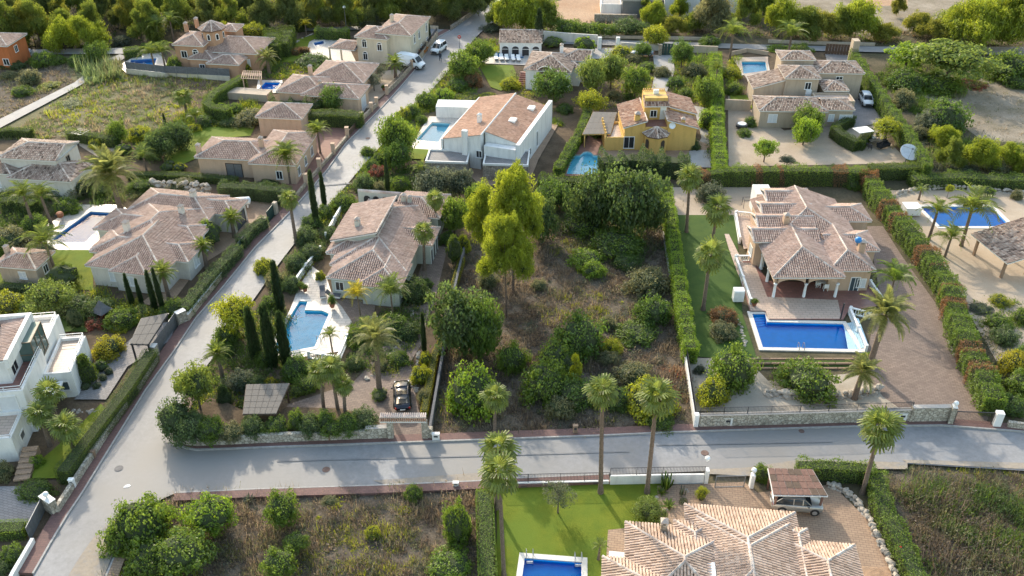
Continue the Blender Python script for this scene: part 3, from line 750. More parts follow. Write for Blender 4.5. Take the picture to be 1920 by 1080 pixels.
KIND = dict(pine='pine_tree', tree='broadleaf_tree', umb='broadleaf_tree', shrub='shrub', fine='shrub', clip='topiary_shrub', col='cypress_tree', cone='topiary_shrub', olive='olive_tree', pinef='pine_tree')
CAT = dict(pine='tree', tree='tree', umb='tree', shrub='shrub', fine='shrub', clip='shrub', col='tree', cone='shrub', olive='tree', pinef='tree')
SHAPE = dict(pine='lobe', tree='ball', umb='umb', shrub='dome', fine='fine', clip='clip', col='col', cone='cone', olive='wisp', pinef='lobe')
def plant(kind, u, vt, vb, wpx, mat, label, group=None, cat=None, bare=None, z=0.0, name=None):
    """a tree or shrub sighted by its foot (u, vb), its top row vt and its width in photo pixels"""
    i = CNT[0]; CNT[0] += 1; rng = random.Random(1000+i)
    r = wpx/2/ppm((vt+vb)/2)*dict(shrub=1.06, fine=1.06, tree=1.04, umb=1.05, pine=1.16, pinef=1.2, cone=1.4, clip=1.06, col=.88).get(kind, 1.0)
    low = kind in ('shrub', 'fine', 'clip', 'cone', 'col')
    if low and 325 < u < 700 and vb > 800: z = 1.0               # the raised corner bed
    g = P(u, vb, z)
    if low:                                                        # vb is the near edge of the foliage
        g = g+Vector((g.x, g.y, 0)).normalized()*(r*(.7 if kind != 'col' else .5))
        vbb = vb-r*.7*ppm(vb)*.6
    else: vbb = vb
    h = max(.35, CAM_H+(-ST-(vt-540)/FPX*CT)*(g.y/(CT-(vt-540)/FPX*ST))-z)
    if low and kind in ('shrub', 'fine'): h = max(h-.25*r, .5*h)       # the top edge seen is the far shoulder of the dome
    if kind in ('tree', 'umb'): h = max(h-.12*r, r*.9)
    sh = SHAPE[kind]; nv = len([k for k in CR if k[0] == sh]); me = CR[sh, i % nv]; rz = rng.uniform(0, 6.28)
    nm = name or KIND[kind]; ct = cat or CAT[kind]
    if low:
        o = link(nm, me, None, (g.x, g.y, z), rz, (r, r*rng.uniform(.9, 1.1), h)); setmat(o, L[mat]); return tag(o, label, ct, group)
    root = empty(nm, (g.x, g.y, z), 0, label, ct, group)
    if bare is None: bare = dict(pine=.30, pinef=.12, tree=.22, umb=.30, olive=.28)[kind]
    tr = TRK['pine' if kind in ('pine', 'pinef') else 'tree'][i % 2]
    k = r*.62 if kind not in ('pine', 'pinef') else min(r, h*.16)*1.1
    link('trunk', tr, root, (0, 0, 0), rz, (k, k, h*.8))
    if kind in ('pine', 'pinef'):                                   # irregular lobes of needles on several limbs
        n = 15 if wpx > 90 else (7 if kind == 'pine' else 5); ch = h*(1-bare)
        for k in range(n):
            f = k/(n-1); a = rz+k*2.4; q = r*(.66-.50*f)*rng.uniform(.6, 1.2) if k < n-1 else r*.12
            lr = r*rng.uniform(.38, .58)*(1-.18*f)*(.66 if n > 8 else .95); lh = min(ch*.6, lr*rng.uniform(1.2, 1.7)+ch*.08)
            z0_ = h*bare+(ch-lh)*f*(.9+.1*f)
            c = link('crown', CR['lobe', (i+k) % 3], root, (q*math.cos(a), q*math.sin(a), z0_), a, (lr, lr, lh)); setmat(c, L[mat])
        return root
    c = link('crown', me, root, (0, 0, h*bare), rz, (r, r*rng.uniform(.9, 1.1), h*(1-bare))); setmat(c, L[mat])
    return root
# palms
def fan_frond(seed):
    """a fan leaf on a long stalk, tips drooping"""
    rng = random.Random(seed); V = []; F = []
    pl = .62
    V += [(-.02, 0, 0), (.02, 0, 0), (.015, pl, .12), (-.015, pl, .12)]; F.append((0, 1, 2, 3))
    n = 13
    for k in range(n):
        a = R(-105+210*k/(n-1)); ln = rng.uniform(.84, 1.0)*(1-.18*abs(a)/1.8); da = R(8.6)
        def pt(rr, an, z): return (math.sin(an)*rr, pl+math.cos(an)*rr, .12+z)
        i = len(V)
        V += [pt(.03, a, 0), pt(ln*.6, a-da, .015), pt(ln*.6, a+da, .015), pt(ln*.63, a, -.035), pt(ln*.97, a-da*.3, -.30), pt(ln*.97, a+da*.3, -.30)]
        F += [(i, i+1, i+3), (i, i+3, i+2), (i+1, i+4, i+3), (i+3, i+4, i+5), (i+3, i+5, i+2)]
    me = bpy.data.meshes.new('frond'); me.from_pydata(V, [], F); me.materials.append(L['fan']); me.update(); return me
def feather_frond(seed, droop=.55, npair=20, width=.26, rise=.45):
    rng = random.Random(seed); V = []; F = []
    def mid(t): return Vector((0, t, rise*t-droop*1.0*t*t*t-.15*t*t))
    k = 7
    for j in range(k):
        t0, t1 = j/k, (j+1)/k; a, b = mid(t0), mid(t1); i = len(V); ww = .018*(1-t0*.7)
        V += [(-ww, a.y, a.z), (ww, a.y, a.z), (ww*.8, b.y, b.z), (-ww*.8, b.y, b.z)]; F.append((i, i+1, i+2, i+3))
    for j in range(npair):
        t = .14+.86*(j+.5)/npair; p = mid(t); ln = width*math.sin(math.pi*min(1, .25+t*.72))**.6
        for sx in (-1, 1):
            i = len(V); d = .5+.4*t; q = rng.uniform(.85, 1.15)
            e = Vector((sx*ln*.85*q, p.y+ln*d*.75, p.z+ln*.18*(1-2.2*t)-ln*.18))
            m_ = p.lerp(Vector(e), .5)+Vector((0, 0, .05*ln))
            V += [(p.x, p.y-.016, p.z), (p.x, p.y+.016, p.z), (m_.x, m_.y+.02, m_.z), (e.x, e.y, e.z), (m_.x, m_.y-.02, m_.z)]
            F += [(i, i+1, i+2, i+4), (i+4, i+2, i+3)]
    me = bpy.data.meshes.new('frond'); me.from_pydata(V, [], F); me.materials.append(L['palm']); me.update(); return me
FR = {'fan': [fan_frond(1), fan_frond(2)], 'date': [feather_frond(3, .5, 24, .2, .4), feather_frond(4, .6, 24, .2, .5)],
      'coco': [feather_frond(5, .95, 18, .3, .75), feather_frond(6, .8, 18, .3, .7)], 'cyc': [feather_frond(7, .5, 16, .2, .55)]}
_pt = MB().lathe([(1.6, -.05), (1.4, .03)]+[(1.06-.26*(q/27)+(.07 if q % 2 else -.05), .10+.0315*q) for q in range(28)]+[(.8, .98), (.5, 1.0)], n=9).mesh('trunk', M['palm_bark'], True)
_jc = {}
def palm(kind, u, vt, vb, wpx, label, mat=None, nf=None, group=None, lean=(0, 0), rad=.2, skirt=False, joined=False, crown_up=.0, z=0.0):
    """palm sighted by foot row vb, top row vt of its crown and crown width; > trunk, frond (each), dry skirt"""
    i = CNT[0]; CNT[0] += 1; rng = random.Random(2000+i); g = P(u, vb)
    r = wpx/2/ppm((vt+vb)/2)
    top = max(.4, CAM_H+(-ST-(vt-540)/FPX*CT)*(g.y/(CT-(vt-540)/FPX*ST)))
    fl = dict(fan=1.62, date=1.05, coco=1.0, cyc=1.0)[kind]; sc = r/fl*(1.08 if kind != 'fan' else 1.0)
    h = max(.25, top-r*dict(fan=.62, date=.5, coco=.6, cyc=.5)[kind])
    root = empty('palm_tree', (g.x, g.y, z), 0, label, 'palm', group)
    t = link('trunk', _pt, root, (0, 0, 0), 0, (rad, rad, h+.1))
    if lean != (0, 0): t.rotation_euler = (-lean[1], lean[0], 0)
    if lean == (0, 0) and vb > 330: lean = (rng.uniform(-.05, .05), rng.uniform(-.05, .05)); t.rotation_euler = (-lean[1], lean[0], 0)
    cx, cy = math.sin(lean[0])*h, math.sin(lean[1])*h
    nf = nf or dict(fan=18+i % 7, date=34, coco=17, cyc=20)[kind]; mt = L[mat or dict(fan='fan', date='date', coco='palm', cyc='palm')[kind]]
    mats = []
    for k in range(nf):
        f = (k+.5)/nf; az = k*2.39996+rng.uniform(-.25, .25)
        el = {'fan': R(74-(118+i % 5*7)*f), 'date': R(72-100*f), 'coco': R(62-70*f), 'cyc': R(48-66*f)}[kind]+rng.uniform(-.1, .1)
        q = sc*rng.uniform(.88, 1.08)
        mx = Matrix.Translation((cx, cy, h)) @ Matrix.Rotation(az, 4, 'Z') @ Matrix.Rotation(el, 4, 'X') @ Matrix.Rotation(rng.uniform(-.3, .3), 4, 'Y') @ Matrix.Diagonal((q, q, q, 1))
        mats.append(mx)
    fm = FR[kind]
    if joined:
        m = MB()
        for k, mx in enumerate(mats):
            src = fm[k % len(fm)]; b = len(m.v)
            m.v += [tuple(mx @ v.co) for v in src.vertices]
            for p in src.polygons: m.f.append(tuple(b+x for x in p.vertices)); m.m.append(0)
        m.build('crown', mt, root)
    else:
        for k, mx in enumerate(mats):
            o = link('frond', fm[k % len(fm)], root); o.matrix_local = mx; setmat(o, mt)
    if (skirt or kind == 'fan') and not joined and h > 2.2:
        m = MB()
        for k in range(26):
            a = k*2.4; q = rng.uniform(.7, 1.2)*r*.34; zz = h-rng.uniform(.0, .5)*r*.6
            p0 = Vector((cx+math.cos(a)*rad*.8, cy+math.sin(a)*rad*.8, zz)); p1 = p0+Vector((math.cos(a)*q*.55, math.sin(a)*q*.55, -q*.9)); sdv = Vector((-math.sin(a), math.cos(a), 0))*q*.22
            m.poly([p0, p1-sdv, p1+Vector((0, 0, -q*.3)), p1+sdv])
        m.build('dry_skirt', M['thatch_dry'], root)
    return root
_ag = None
def spiky(u, vb, wpx, label, mat='grey', nl=22, name='agave', cat='agave', up=60, z=0.0, h=None, trunk=0.0):
    """rosette of stiff pointed leaves"""
    g = P(u, vb); r = wpx/2/ppm(vb); rng = random.Random(int(u*7+vb)); m = MB()
    for k in range(nl):
        az = k*2.4; el = R(up-55*(k/nl))+rng.uniform(-.1, .1); ln = r*rng.uniform(.85, 1.1); wd = r*.11
        d = Vector((math.cos(az)*math.cos(el), math.sin(az)*math.cos(el), math.sin(el))); s = Vector((-math.sin(az), math.cos(az), 0))
        b = Vector((0, 0, .1+trunk)); p = b+d*ln*.5
        m.poly([b-s*wd*.7, b+s*wd*.7, p+s*wd, p-s*wd]); m.poly([p-s*wd, p+s*wd, b+d*ln+Vector((0, 0, -.08*ln))])
    root = m.build(name, L[mat], None, loc=(g.x, g.y, z))
    if trunk: MB().tube([(0, 0, -.1), (0, 0, trunk+.1)], [.16, .1], 7).build('stem', M['bark'], root)
    return tag(root, label, cat)
def hedge(path, h, wd, mat, label, at='base', dens=46, lf=(.17, .11), wave=.12, px=True, group=None, z0=0.0, name='hedge', clipped=False, mat2=None, patch=.3):
    """hedge along a path: hedge > foliage, an opaque core inside coloured dark for shade.  at='top': the path was sighted along the top of the hedge"""
    p = PP(path, h if at == 'top' else 0) if px else path
    p = [Vector((q[0], q[1])) for q in p]
    rng = np.random.default_rng(int(abs(p[0].x*13+p[0].y*7))+3)
    d = densify(p, .5); a = np.array([(q.x, q.y) for q in d]); n = len(a)
    t = np.gradient(a, axis=0); t /= np.linalg.norm(t, axis=1, keepdims=True)+1e-9; nrm = np.stack([-t[:, 1], t[:, 0]], 1)
    seg = np.linalg.norm(np.diff(a, axis=0), axis=1); ln = seg.sum()
    lf = (lf[0]*.8, lf[1]*.8); cnt = int(min(60000, ln*(2*h+wd)*dens*1.35))
    f = rng.random(cnt)*(n-1.001); i = f.astype(int); fr = (f-i)[:, None]
    base = a[i]*(1-fr)+a[i+1]*fr; nn = nrm[i]
    wv = 1+wave*(np.sin(f*1.1+1)+np.sin(f*.43+2)+.7*np.sin(f*2.3))*.5
    pw = wd/(2*h+wd); which = rng.random(cnt)
    side = np.where(which < (1-pw)/2, -1., np.where(which < 1-pw, 1., 0.))
    zz = np.where(side != 0, rng.random(cnt)**.85*h, h*(1+rng.normal(0, .02, cnt))); lat = np.where(side != 0, side*wd/2, (rng.random(cnt)-.5)*wd)
    rnd = np.where((side != 0) & (zz > h*.8), 1-.25*((zz-h*.8)/(h*.2+1e-6))**2, 1.) if not clipped else 1.
    lump = 1+(0 if clipped else .16)*np.sin(f*2.1+zz*2.2+side)*np.cos(f*.9-zz*1.3)
    jit = rng.normal(0, .035 if clipped else .09, cnt)
    C = np.zeros((cnt, 3)); off = lat*rnd*lump*(wv if not clipped else 1)+np.where(side != 0, side*jit, 0)
    C[:, :2] = base+nn*off[:, None]; C[:, 2] = z0+np.maximum(.02, (zz+np.where(side == 0, jit, 0))*(wv if not clipped else 1+.02*np.sin(f*2)))
    Nv = np.zeros((cnt, 3)); Nv[:, :2] = nn*side[:, None]; Nv[:, 2] = np.where(side == 0, 1., .35)
    Nv += rng.normal(size=(cnt, 3))*(.35 if clipped else .6); Nv /= np.linalg.norm(Nv, axis=1, keepdims=True)
    ne = int(h*wd*dens*2.2)                                          # the two ends are leafy too
    for e_, sg in ((0, -1), (n-1, 1)):
        Ce = np.zeros((ne, 3)); la = (rng.random(ne)-.5)*wd; Ce[:, :2] = a[e_]+t[e_]*(sg*.05)+nrm[e_]*la[:, None]+t[e_]*(sg*np.abs(rng.normal(0, .1, ne)))[:, None]; Ce[:, 2] = z0+rng.random(ne)*h
        Ne = np.zeros((ne, 3)); Ne[:, :2] = t[e_]*sg; Ne += rng.normal(size=(ne, 3))*.5; Ne /= np.linalg.norm(Ne, axis=1, keepdims=True)
        C = np.concatenate([C, Ce]); Nv = np.concatenate([Nv, Ne]); f = np.concatenate([f, np.full(ne, float(e_))]); zz = np.concatenate([zz, Ce[:, 2]])
    V, F = leaf_quads(C, Nv, lf[0], lf[1], rng)
    mi = np.zeros(len(F), int)
    if mat2: mi = ((np.sin(f*.31+1.7)+np.sin(f*.83)+.5*np.sin(f*2.1+zz))*.5 > 1-patch*2.2).astype(int)*1
    o = p[0]; V = V-np.array([o.x, o.y, 0])
    me = mesh_np('foliage', V, F, None, [L[mat], L[mat2 or mat]], mi)
    root = empty(name, (o.x, o.y, 0), 0, label, 'hedge', group)
    link('foliage', me, root)
    off2 = [Vector((q.x-o.x, q.y-o.y)) for q in p]
    wall_solid(off2, h*.86+z0, wd*.72, z0=z0).build('dark_core', M['core'], root)  # solid dark box added under the leaves, its colour standing for inner shade
    return root
def in_poly(x, y, poly):
    c = np.zeros(len(x), bool); n = len(poly)
    for i in range(n):
        x0, y0 = poly[i]; x1, y1 = poly[(i+1) % n]
        k = ((y0 > y) != (y1 > y)); xs = (x1-x0)*(y-y0)/(y1-y0+1e-12)+x0; c ^= k & (x < xs)
    return c
def scatter(poly, dens, seed, px=True):
    q = [(p.x, p.y) for p in PP(poly)] if px else poly
    rng = np.random.default_rng(seed); xs = [p[0] for p in q]; ys = [p[1] for p in q]
    n = int((max(xs)-min(xs))*(max(ys)-min(ys))*dens); x = rng.uniform(min(xs), max(xs), n); y = rng.uniform(min(ys), max(ys), n)
    k = in_poly(x, y, q); return x[k], y[k], rng
def scrub(name, poly, dens, hgt, mats, seed, nb=16, spread=.32, wd=.022, avoid=(), px=True, label=None, leafy=0.0, z=0.0, lsz=.17):
    """ground cover nobody could count: tufts of dry stems and small leaves; one object"""
    x, y, rng = scatter(poly, dens, seed, px); n = len(x)
    lowf = np.sin(x*1.1+seed+np.sin(y*.7))*np.sin(y*1.3+1+np.sin(x*.9))+.5*np.sin(x*2.3+y*1.9)
    size = (.35+.8*rng.random(n))*np.clip(.8+.75*lowf, .25, 2.0)
    which = (np.sin(x*.35+seed)+np.sin(y*.41+seed*2)+rng.normal(0, .8, n)); sel = np.clip(((which+2.2)/4.4*len(mats)).astype(int), 0, len(mats)-1)
    X = np.repeat(x, nb); Y = np.repeat(y, nb); S = np.repeat(size, nb); m = len(X); K = np.repeat(sel, nb)
    az = rng.uniform(0, 2*np.pi, m); tilt = rng.uniform(.1, 1.15, m); ln = hgt*S*rng.uniform(.6, 1.2, m)
    bx = X+rng.normal(0, spread, m)*S; by = Y+rng.normal(0, spread, m)*S
    d = np.stack([np.cos(az)*np.sin(tilt), np.sin(az)*np.sin(tilt), np.cos(tilt)], 1)
    B = np.stack([bx, by, np.full(m, z)], 1); s = np.stack([-np.sin(az), np.cos(az), np.zeros(m)], 1)*(wd*rng.uniform(.6, 1.6, m))[:, None]
    T = B+d*ln[:, None]; T[:, 2] -= .2*ln*np.sin(tilt)
    V = np.stack([B-s, B+s, T], 1).reshape(-1, 3)
    if leafy > 0:
        k = rng.random(m) < leafy; c = (B+(T-B)*rng.uniform(.4, 1, (m, 1)))[k]; nv = unit(rng, len(c)); nv[:, 2] = abs(nv[:, 2])+.3; nv /= np.linalg.norm(nv, axis=1, keepdims=True)
        V4, F4 = leaf_quads(c, nv, lsz, lsz*.62, rng)
        me = mesh_np(name, np.concatenate([V4, V]), F4, len(V4)+np.arange(3*m).reshape(-1, 3), [L[q] for q in mats], np.concatenate([K[k], K]))
    else:
        me = mesh_np(name, V, None, np.arange(3*m).reshape(-1, 3), [L[q] for q in mats], K)
    o = link(name, me); return tag(o, label, None, None, 'stuff')
ROCK = []
for _s in range(4):
    _r = random.Random(70+_s); V, F = blob(_r, (.5, .42, .36), .2, 7, .22); ROCK.append(mesh_np('rock', V, F, None, [M['rock']]))
def rocks(path, label, size=.5, step=.45, name='rock_edging', cat='rock edging', px=True, high=1):
    """a line of garden stones: one thing, every stone a part"""
    p = [Vector(q[:2]) for q in (PP(path) if px else path)]; root = empty(name, (p[0].x, p[0].y, 0), 0, label, cat)
    rng = random.Random(int(p[0].x*31+p[0].y*17))
    for q in densify(p, step):
        for lv in range(high):
            s = size*rng.uniform(.6, 1.35)
            o = link('rock', ROCK[rng.randrange(4)], root, (q.x-p[0].x+rng.uniform(-.12, .12), q.y-p[0].y+rng.uniform(-.12, .12)+lv*.2, lv*size*.55-.05), rng.uniform(0, 6.3), (s*1.2, s, s*rng.uniform(.7, 1.1)))
    return root
# ================================================================ POOLS (sunk into the ground, so surveyed before the ground sheets)
pool([(562,566),(577,567),(572,583),(604,584),(617,590),(590,652),(562,657),(528,664),(512,662),(524,632),(543,597)], 'bright blue angular pool below the central villa, beside tall cypresses', 'pool_cyan', rim=.45)
pool([(1410,590),(1434,590),(1438,605),(1580,609),(1611,657),(1430,653)], 'deep blue pool with corner steps in front of the arched villa terrace', 'pool_blue', rim=.5, steps=[(1411,591),(1433,591),(1437,604.5),(1416.5,606)])
pool([(1725,389),(1858,389),(1895,426),(1762,426)], 'rectangular blue pool on the sandy plot at the far right', 'pool_blue', rim=.55)
pool([(984,1048),(1090,1056),(1090,1125),(974,1120)], 'blue pool cut by the lower edge of the picture beside the lawn', 'pool_blue', rim=.5)
pool([(1074,292),(1088,292),(1094,287),(1101,285.5),(1108,287),(1113,292),(1126,294),(1121,330),(1062,328)], 'pale blue pool with rounded dark blue spa, below the yellow house', 'pool_pale', rim=.4)
pool([(810,231),(846,232),(822,268),(780,264)], 'turquoise pool beside the white gabled house', 'pool_pale', rim=.4)
pool([(170,398),(208,400),(185,432),(160,456),(108,456),(98,449)], 'glaring pool on the white terrace left of the long hipped villa', 'pool_dark', rim=.4)
pool([(915,98),(986,101),(981,111),(918,108)], 'blue pool in front of the white arcaded pool house', 'pool_blue', rim=.4)
pool([(1390,117),(1435,117),(1438,134),(1394,140)], 'small bright blue pool beside the stepped tan villa at upper right', 'pool_cyan', rim=.5)
pool([(498,155),(527,156),(514,169),(484,169)], 'blue pool on the terrace of the low peach villa', 'pool_blue', rim=.3)
pool([(246,113),(294,110),(288,129),(240,131)], 'dazzling pool on the white terrace by the salmon house', 'pool_dark', rim=.3)
pool([(588,81),(606,77),(608,83),(591,87)], 'small glinting pool left of the cream two-storey house', 'pool_dark', rim=.3)
def holes_in(poly):
    out = []
    for i_, h in enumerate(HOLES):
        hx = np.array([q[0] for q in h]); hy = np.array([q[1] for q in h])
        k_ = in_poly(hx, hy, poly)
        if k_.all(): out.append(h)
        elif k_.any(): print('HOLEWARN', i_, poly[0])
    return out
def G(name, pts, mat, px=True, **k):
    q = [(p.x, p.y) for p in PP(pts)] if px else pts
    return sheet(name, q, M[mat], px=False, holes=holes_in(q), **k)
# ================================================================ GROUND
G('ground', [(-900, 15), (900, 15), (900, 1400), (-900, 1400)], 'terrain', px=False)
G('wood_floor', [(-260,-75),(915,-75),(905,12),(845,58),(700,56),(560,62),(420,48),(330,62),(240,92),(0,98),(-300,90)], 'forest_floor')
G('scrub_ground', [(0,105),(215,105),(222,140),(300,150),(430,160),(350,215),(300,245),(0,262),(-200,240)], 'field')
G('scrub_ground', [(-200,262),(-160,180),(0,130),(120,112),(140,160),(0,228)], 'dry')
G('bare_earth', [(1010,12),(1100,-12),(1300,-40),(1420,-40),(1420,20),(1300,42),(1180,38),(1090,44),(1060,36),(1020,30)], 'red_earth')
G('bare_earth', [(1420,-40),(1800,-60),(1990,-60),(1790,45),(1640,66),(1520,60),(1420,24)], 'pale_earth')
G('bare_earth', [(1612,-12),(1700,-14),(1702,11),(1628,11)], 'red_earth')
G('bare_earth', [(1690,168),(1800,120),(1850,112),(1990,120),(2050,330),(1920,270),(1840,262),(1780,220)], 'pale_earth')
G('garden_ground', [(1005,80),(1345,84),(1352,320),(1290,345),(1000,345),(880,150),(1002,122)], 'soil')
G('garden_ground', [(1345,84),(1600,95),(1640,135),(1700,280),(1690,300),(1366,300)], 'soil')
G('gravel_yard', [(1365,180),(1405,196),(1470,245),(1560,235),(1610,205),(1690,290),(1720,306),(1366,313)], 'gravel')
G('garden_ground', [(330,60),(640,60),(830,66),(777,135),(650,270),(560,375),(480,400),(390,330),(370,210),(300,140)], 'soil')
G('garden_ground', [(-200,270),(300,255),(380,340),(560,375),(420,540),(330,600),(200,560),(-200,560)], 'soil')
G('garden_ground', [(-250,560),(330,600),(330,640),(100,980),(20,1130),(-300,1130)], 'soil')
G('garden_ground', [(905,20),(1000,10),(1014,70),(1012,124),(880,155),(705,260),(640,360),(600,350),(862,97)], 'soil')
G('garden_ground', [(660,310),(830,300),(900,330),(1010,345),(850,470),(815,825),(345,828),(330,790),(420,640),(560,450)], 'soil')
G('scrub_plot', [(1010,335),(1245,330),(1300,800),(812,825),(830,620),(880,440)], 'dry')
G('scrub_plot', [(205,1085),(300,945),(330,928),(480,922),(705,914),(893,908),(935,1130),(190,1140)], 'dry')
G('scrub_plot', [(1632,905),(1665,882),(1920,895),(2100,915),(2150,1150),(1720,1140)], 'dry')
G('gravel_yard', [(1252,352),(1432,352),(1432,410),(1378,410),(1265,404)], 'gravel')
G('lawn', [(1266,404),(1378,404),(1384,470),(1392,590),(1420,676),(1600,676),(1612,690),(1440,690),(1380,675),(1310,670)], 'turf')
G('gravel_yard', [(1292,672),(1400,674),(1440,715),(1610,700),(1660,740),(1700,768),(1540,776),(1304,772)], 'gravel_pale')
G('driveway', [(1625,425),(1655,425),(1690,480),(1790,620),(1856,768),(1850,792),(1780,792),(1700,776),(1655,745),(1615,690),(1630,640),(1640,600),(1650,560),(1640,500)], 'drive')
G('gravel_yard', [(1665,358),(1920,358),(2060,358),(2180,700),(1960,740),(1880,700),(1800,560)], 'gravel')
G('lawn', [(930,908),(1110,908),(1240,905),(1230,1000),(1190,1060),(1140,1085),(1130,1180),(920,1180),(932,1000)], 'lawn')
G('driveway', [(1232,912),(1395,905),(1420,925),(1560,910),(1650,1000),(1690,1150),(1130,1150),(1140,995),(1235,985)], 'drive_tan')
G('driveway', [(1600,1062),(1668,1066),(1680,1130),(1606,1130)], 'red_earth')
G('driveway', [(852,428),(838,470),(812,580),(800,600),(795,640),(770,680),(780,750),(800,822),(735,824),(705,790),(520,800),(540,760),(660,720),(690,690),(740,600),(770,560),(790,500),(815,440)], 'drive')
G('terrace', [(612,520),(625,560),(640,575),(655,572),(662,600),(640,660),(560,672),(500,668),(545,580),(560,540),(585,500)], 'tile_white')
G('terrace', [(623,560),(705,568),(700,600),(662,608),(640,575)], 'drive')
G('lawn', [(0,478),(100,470),(175,470),(175,545),(120,545),(60,530),(0,535)], 'lawn')
G('terrace', [(60,440),(150,385),(225,385),(250,400),(190,470),(110,470),(90,462)], 'tile_white')
G('driveway', [(455,378),(520,376),(508,405),(440,460),(375,500),(330,560),(300,575),(262,572),(340,510),(370,470),(420,400)], 'drive_tan')
G('driveway', [(585,235),(690,230),(655,270),(600,320),(560,360),(500,345),(540,335)], 'drive_red')
G('lawn', [(310,290),(365,240),(480,236),(470,256),(400,262),(365,300),(330,315),(310,310)], 'lawn')
G('gravel_yard', [(140,255),(230,262),(230,285),(190,300),(150,275)], 'gravel')
G('lawn', [(524,118),(540,90),(554,76),(590,66),(632,66),(612,72),(584,76),(578,88),(570,102),(550,118)], 'lawn')
G('terrace', [(580,80),(592,74),(640,69),(650,80),(668,118),(640,118),(592,106),(574,100)], 'tile_white')
G('terrace', [(222,125),(262,102),(305,100),(318,137),(238,138)], 'tile_white')
G('driveway', [(715,108),(770,85),(800,88),(778,118),(752,130),(735,125)], 'drive_grey')
G('gravel_yard', [(655,140),(745,132),(760,140),(725,175),(690,205),(668,200)], 'gravel')
G('driveway', [(650,190),(690,198),(680,216),(650,212)], 'concrete')
G('terrace', [(484,152),(530,152),(522,175),(480,178)], 'tile_white')
G('lawn', [(897,122),(962,124),(968,140),(940,172),(920,165)], 'lawn')
G('terrace', [(905,96),(1000,97),(992,124),(898,120)], 'tile_white')
G('lawn', [(770,268),(815,272),(795,300),(770,300)], 'lawn')
G('terrace', [(805,220),(870,220),(832,284),(766,280)], 'tile_white')
G('driveway', [(870,320),(1035,235),(1050,230),(1010,300),(990,350),(900,350)], 'drive_tan')
G('driveway', [(1052,288),(1075,255),(1150,258),(1160,300),(1130,332),(1055,332)], 'drive_red')
G('driveway', [(1224,105),(1262,105),(1265,135),(1250,175),(1222,170),(1228,135)], 'concrete')
G('driveway', [(1300,200),(1330,205),(1350,300),(1295,300),(1315,260)], 'concrete')
G('driveway', [(1546,100),(1592,104),(1600,128),(1615,180),(1660,230),(1602,242),(1560,160)], 'drive_grey')
G('terrace', [(1372,110),(1440,108),(1440,150),(1410,180),(1400,150)], 'tile_pale')
G('lawn', [(1368,180),(1402,180),(1412,206),(1372,204)], 'lawn')
G('driveway', [(1100,92),(1165,92),(1160,112),(1110,112)], 'concrete')
G('driveway', [(-120,915),(40,915),(80,945),(60,985),(20,1000),(-140,1000)], 'drive_grey')
G('driveway', [(262,625),(330,600),(322,640),(290,660),(240,690),(200,752),(140,752),(185,690)], 'drive_grey')
G('lawn', [(60,880),(110,838),(150,800),(190,760),(200,770),(120,900),(62,900)], 'lawn')
G('lawn', [(85,590),(160,590),(165,625),(95,625)], 'turf')
G('garden_ground', [(1150,262),(1300,262),(1352,284),(1352,318),(1130,318),(1130,280)], 'drive_tan')
# roads
ROADL = [(20,1160),(66,1080),(100,1020),(130,970),(160,925),(192,872),(231,809),(275,737),(327,665),(370,600),(422,540),(480,468),(542,405),(580,362),(615,322),(650,272),(702,220),(740,180),(777,137),(800,103),(822,72),(845,60),(922,3),(985,-45)]
ROADR = [(1020,-45),(958,3),(935,36),(900,64),(870,97),(845,130),(815,165),(775,207),(735,252),(700,292),(668,328),(635,368),(598,410),(555,456),(520,502),(488,548),(455,594),(422,645),(384,695),(350,745),(328,790),(326,822),(334,838),(350,846),(370,849),(480,845),(730,836),(960,828),(1130,822),(1260,816),(1440,810),(1602,805),(1765,803),(1920,815),(2150,838)]
ROADB = [(2150,912),(1920,886),(1700,873),(1490,870),(1400,884),(1320,887),(1140,893),(960,901),(892,906),(705,914),(480,921),(330,928),(292,945),(262,972),(236,1010),(212,1055),(190,1110),(165,1160)]
G('road', ROADL+ROADR+ROADB, 'road')
G('road', [(845,58),(700,50),(560,55),(560,60),(700,57),(822,74)], 'road')
G('road', [(935,70),(1100,76),(1300,82),(1500,88),(1700,90),(1920,90),(2150,86),(2150,104),(1920,106),(1700,101),(1500,97),(1300,91),(1100,86),(940,80)], 'road')
G('path', [(-60,252),(0,226),(140,157),(190,118),(225,104),(240,108),(150,163),(0,243),(-60,272)], 'concrete')
G('path', [(-40,100),(60,95),(235,92),(238,103),(100,104),(-40,112)], 'concrete')
pl = PP(ROADL); pr = PP(ROADR[:20]); pb = PP(ROADR[19:]); pd = PP(ROADB)
RZ = .004*LAYER[0]
ribbon('kerb', pl[1:22], .16, 0, RZ+.13, M['kerb']); ribbon('pavement', offset_path(pl[1:22], .165), 1.25, 0, RZ+.12, M['pave'])
ribbon('kerb', pb, .16, 0, RZ+.13, M['kerb']); ribbon('pavement', offset_path(pb, .165), .95, 0, RZ+.12, M['pave'])
ribbon('kerb', pd[6:12], .14, 0, RZ+.13, M['kerb']); ribbon('pavement', offset_path(pd[6:12], .145), .9, 0, RZ+.12, M['pave'])
ribbon('kerb', pd[12:], .14, 0, RZ+.13, M['kerb']); ribbon('pavement', offset_path(pd[12:], .145), .9, 0, RZ+.12, M['drive_tan'])
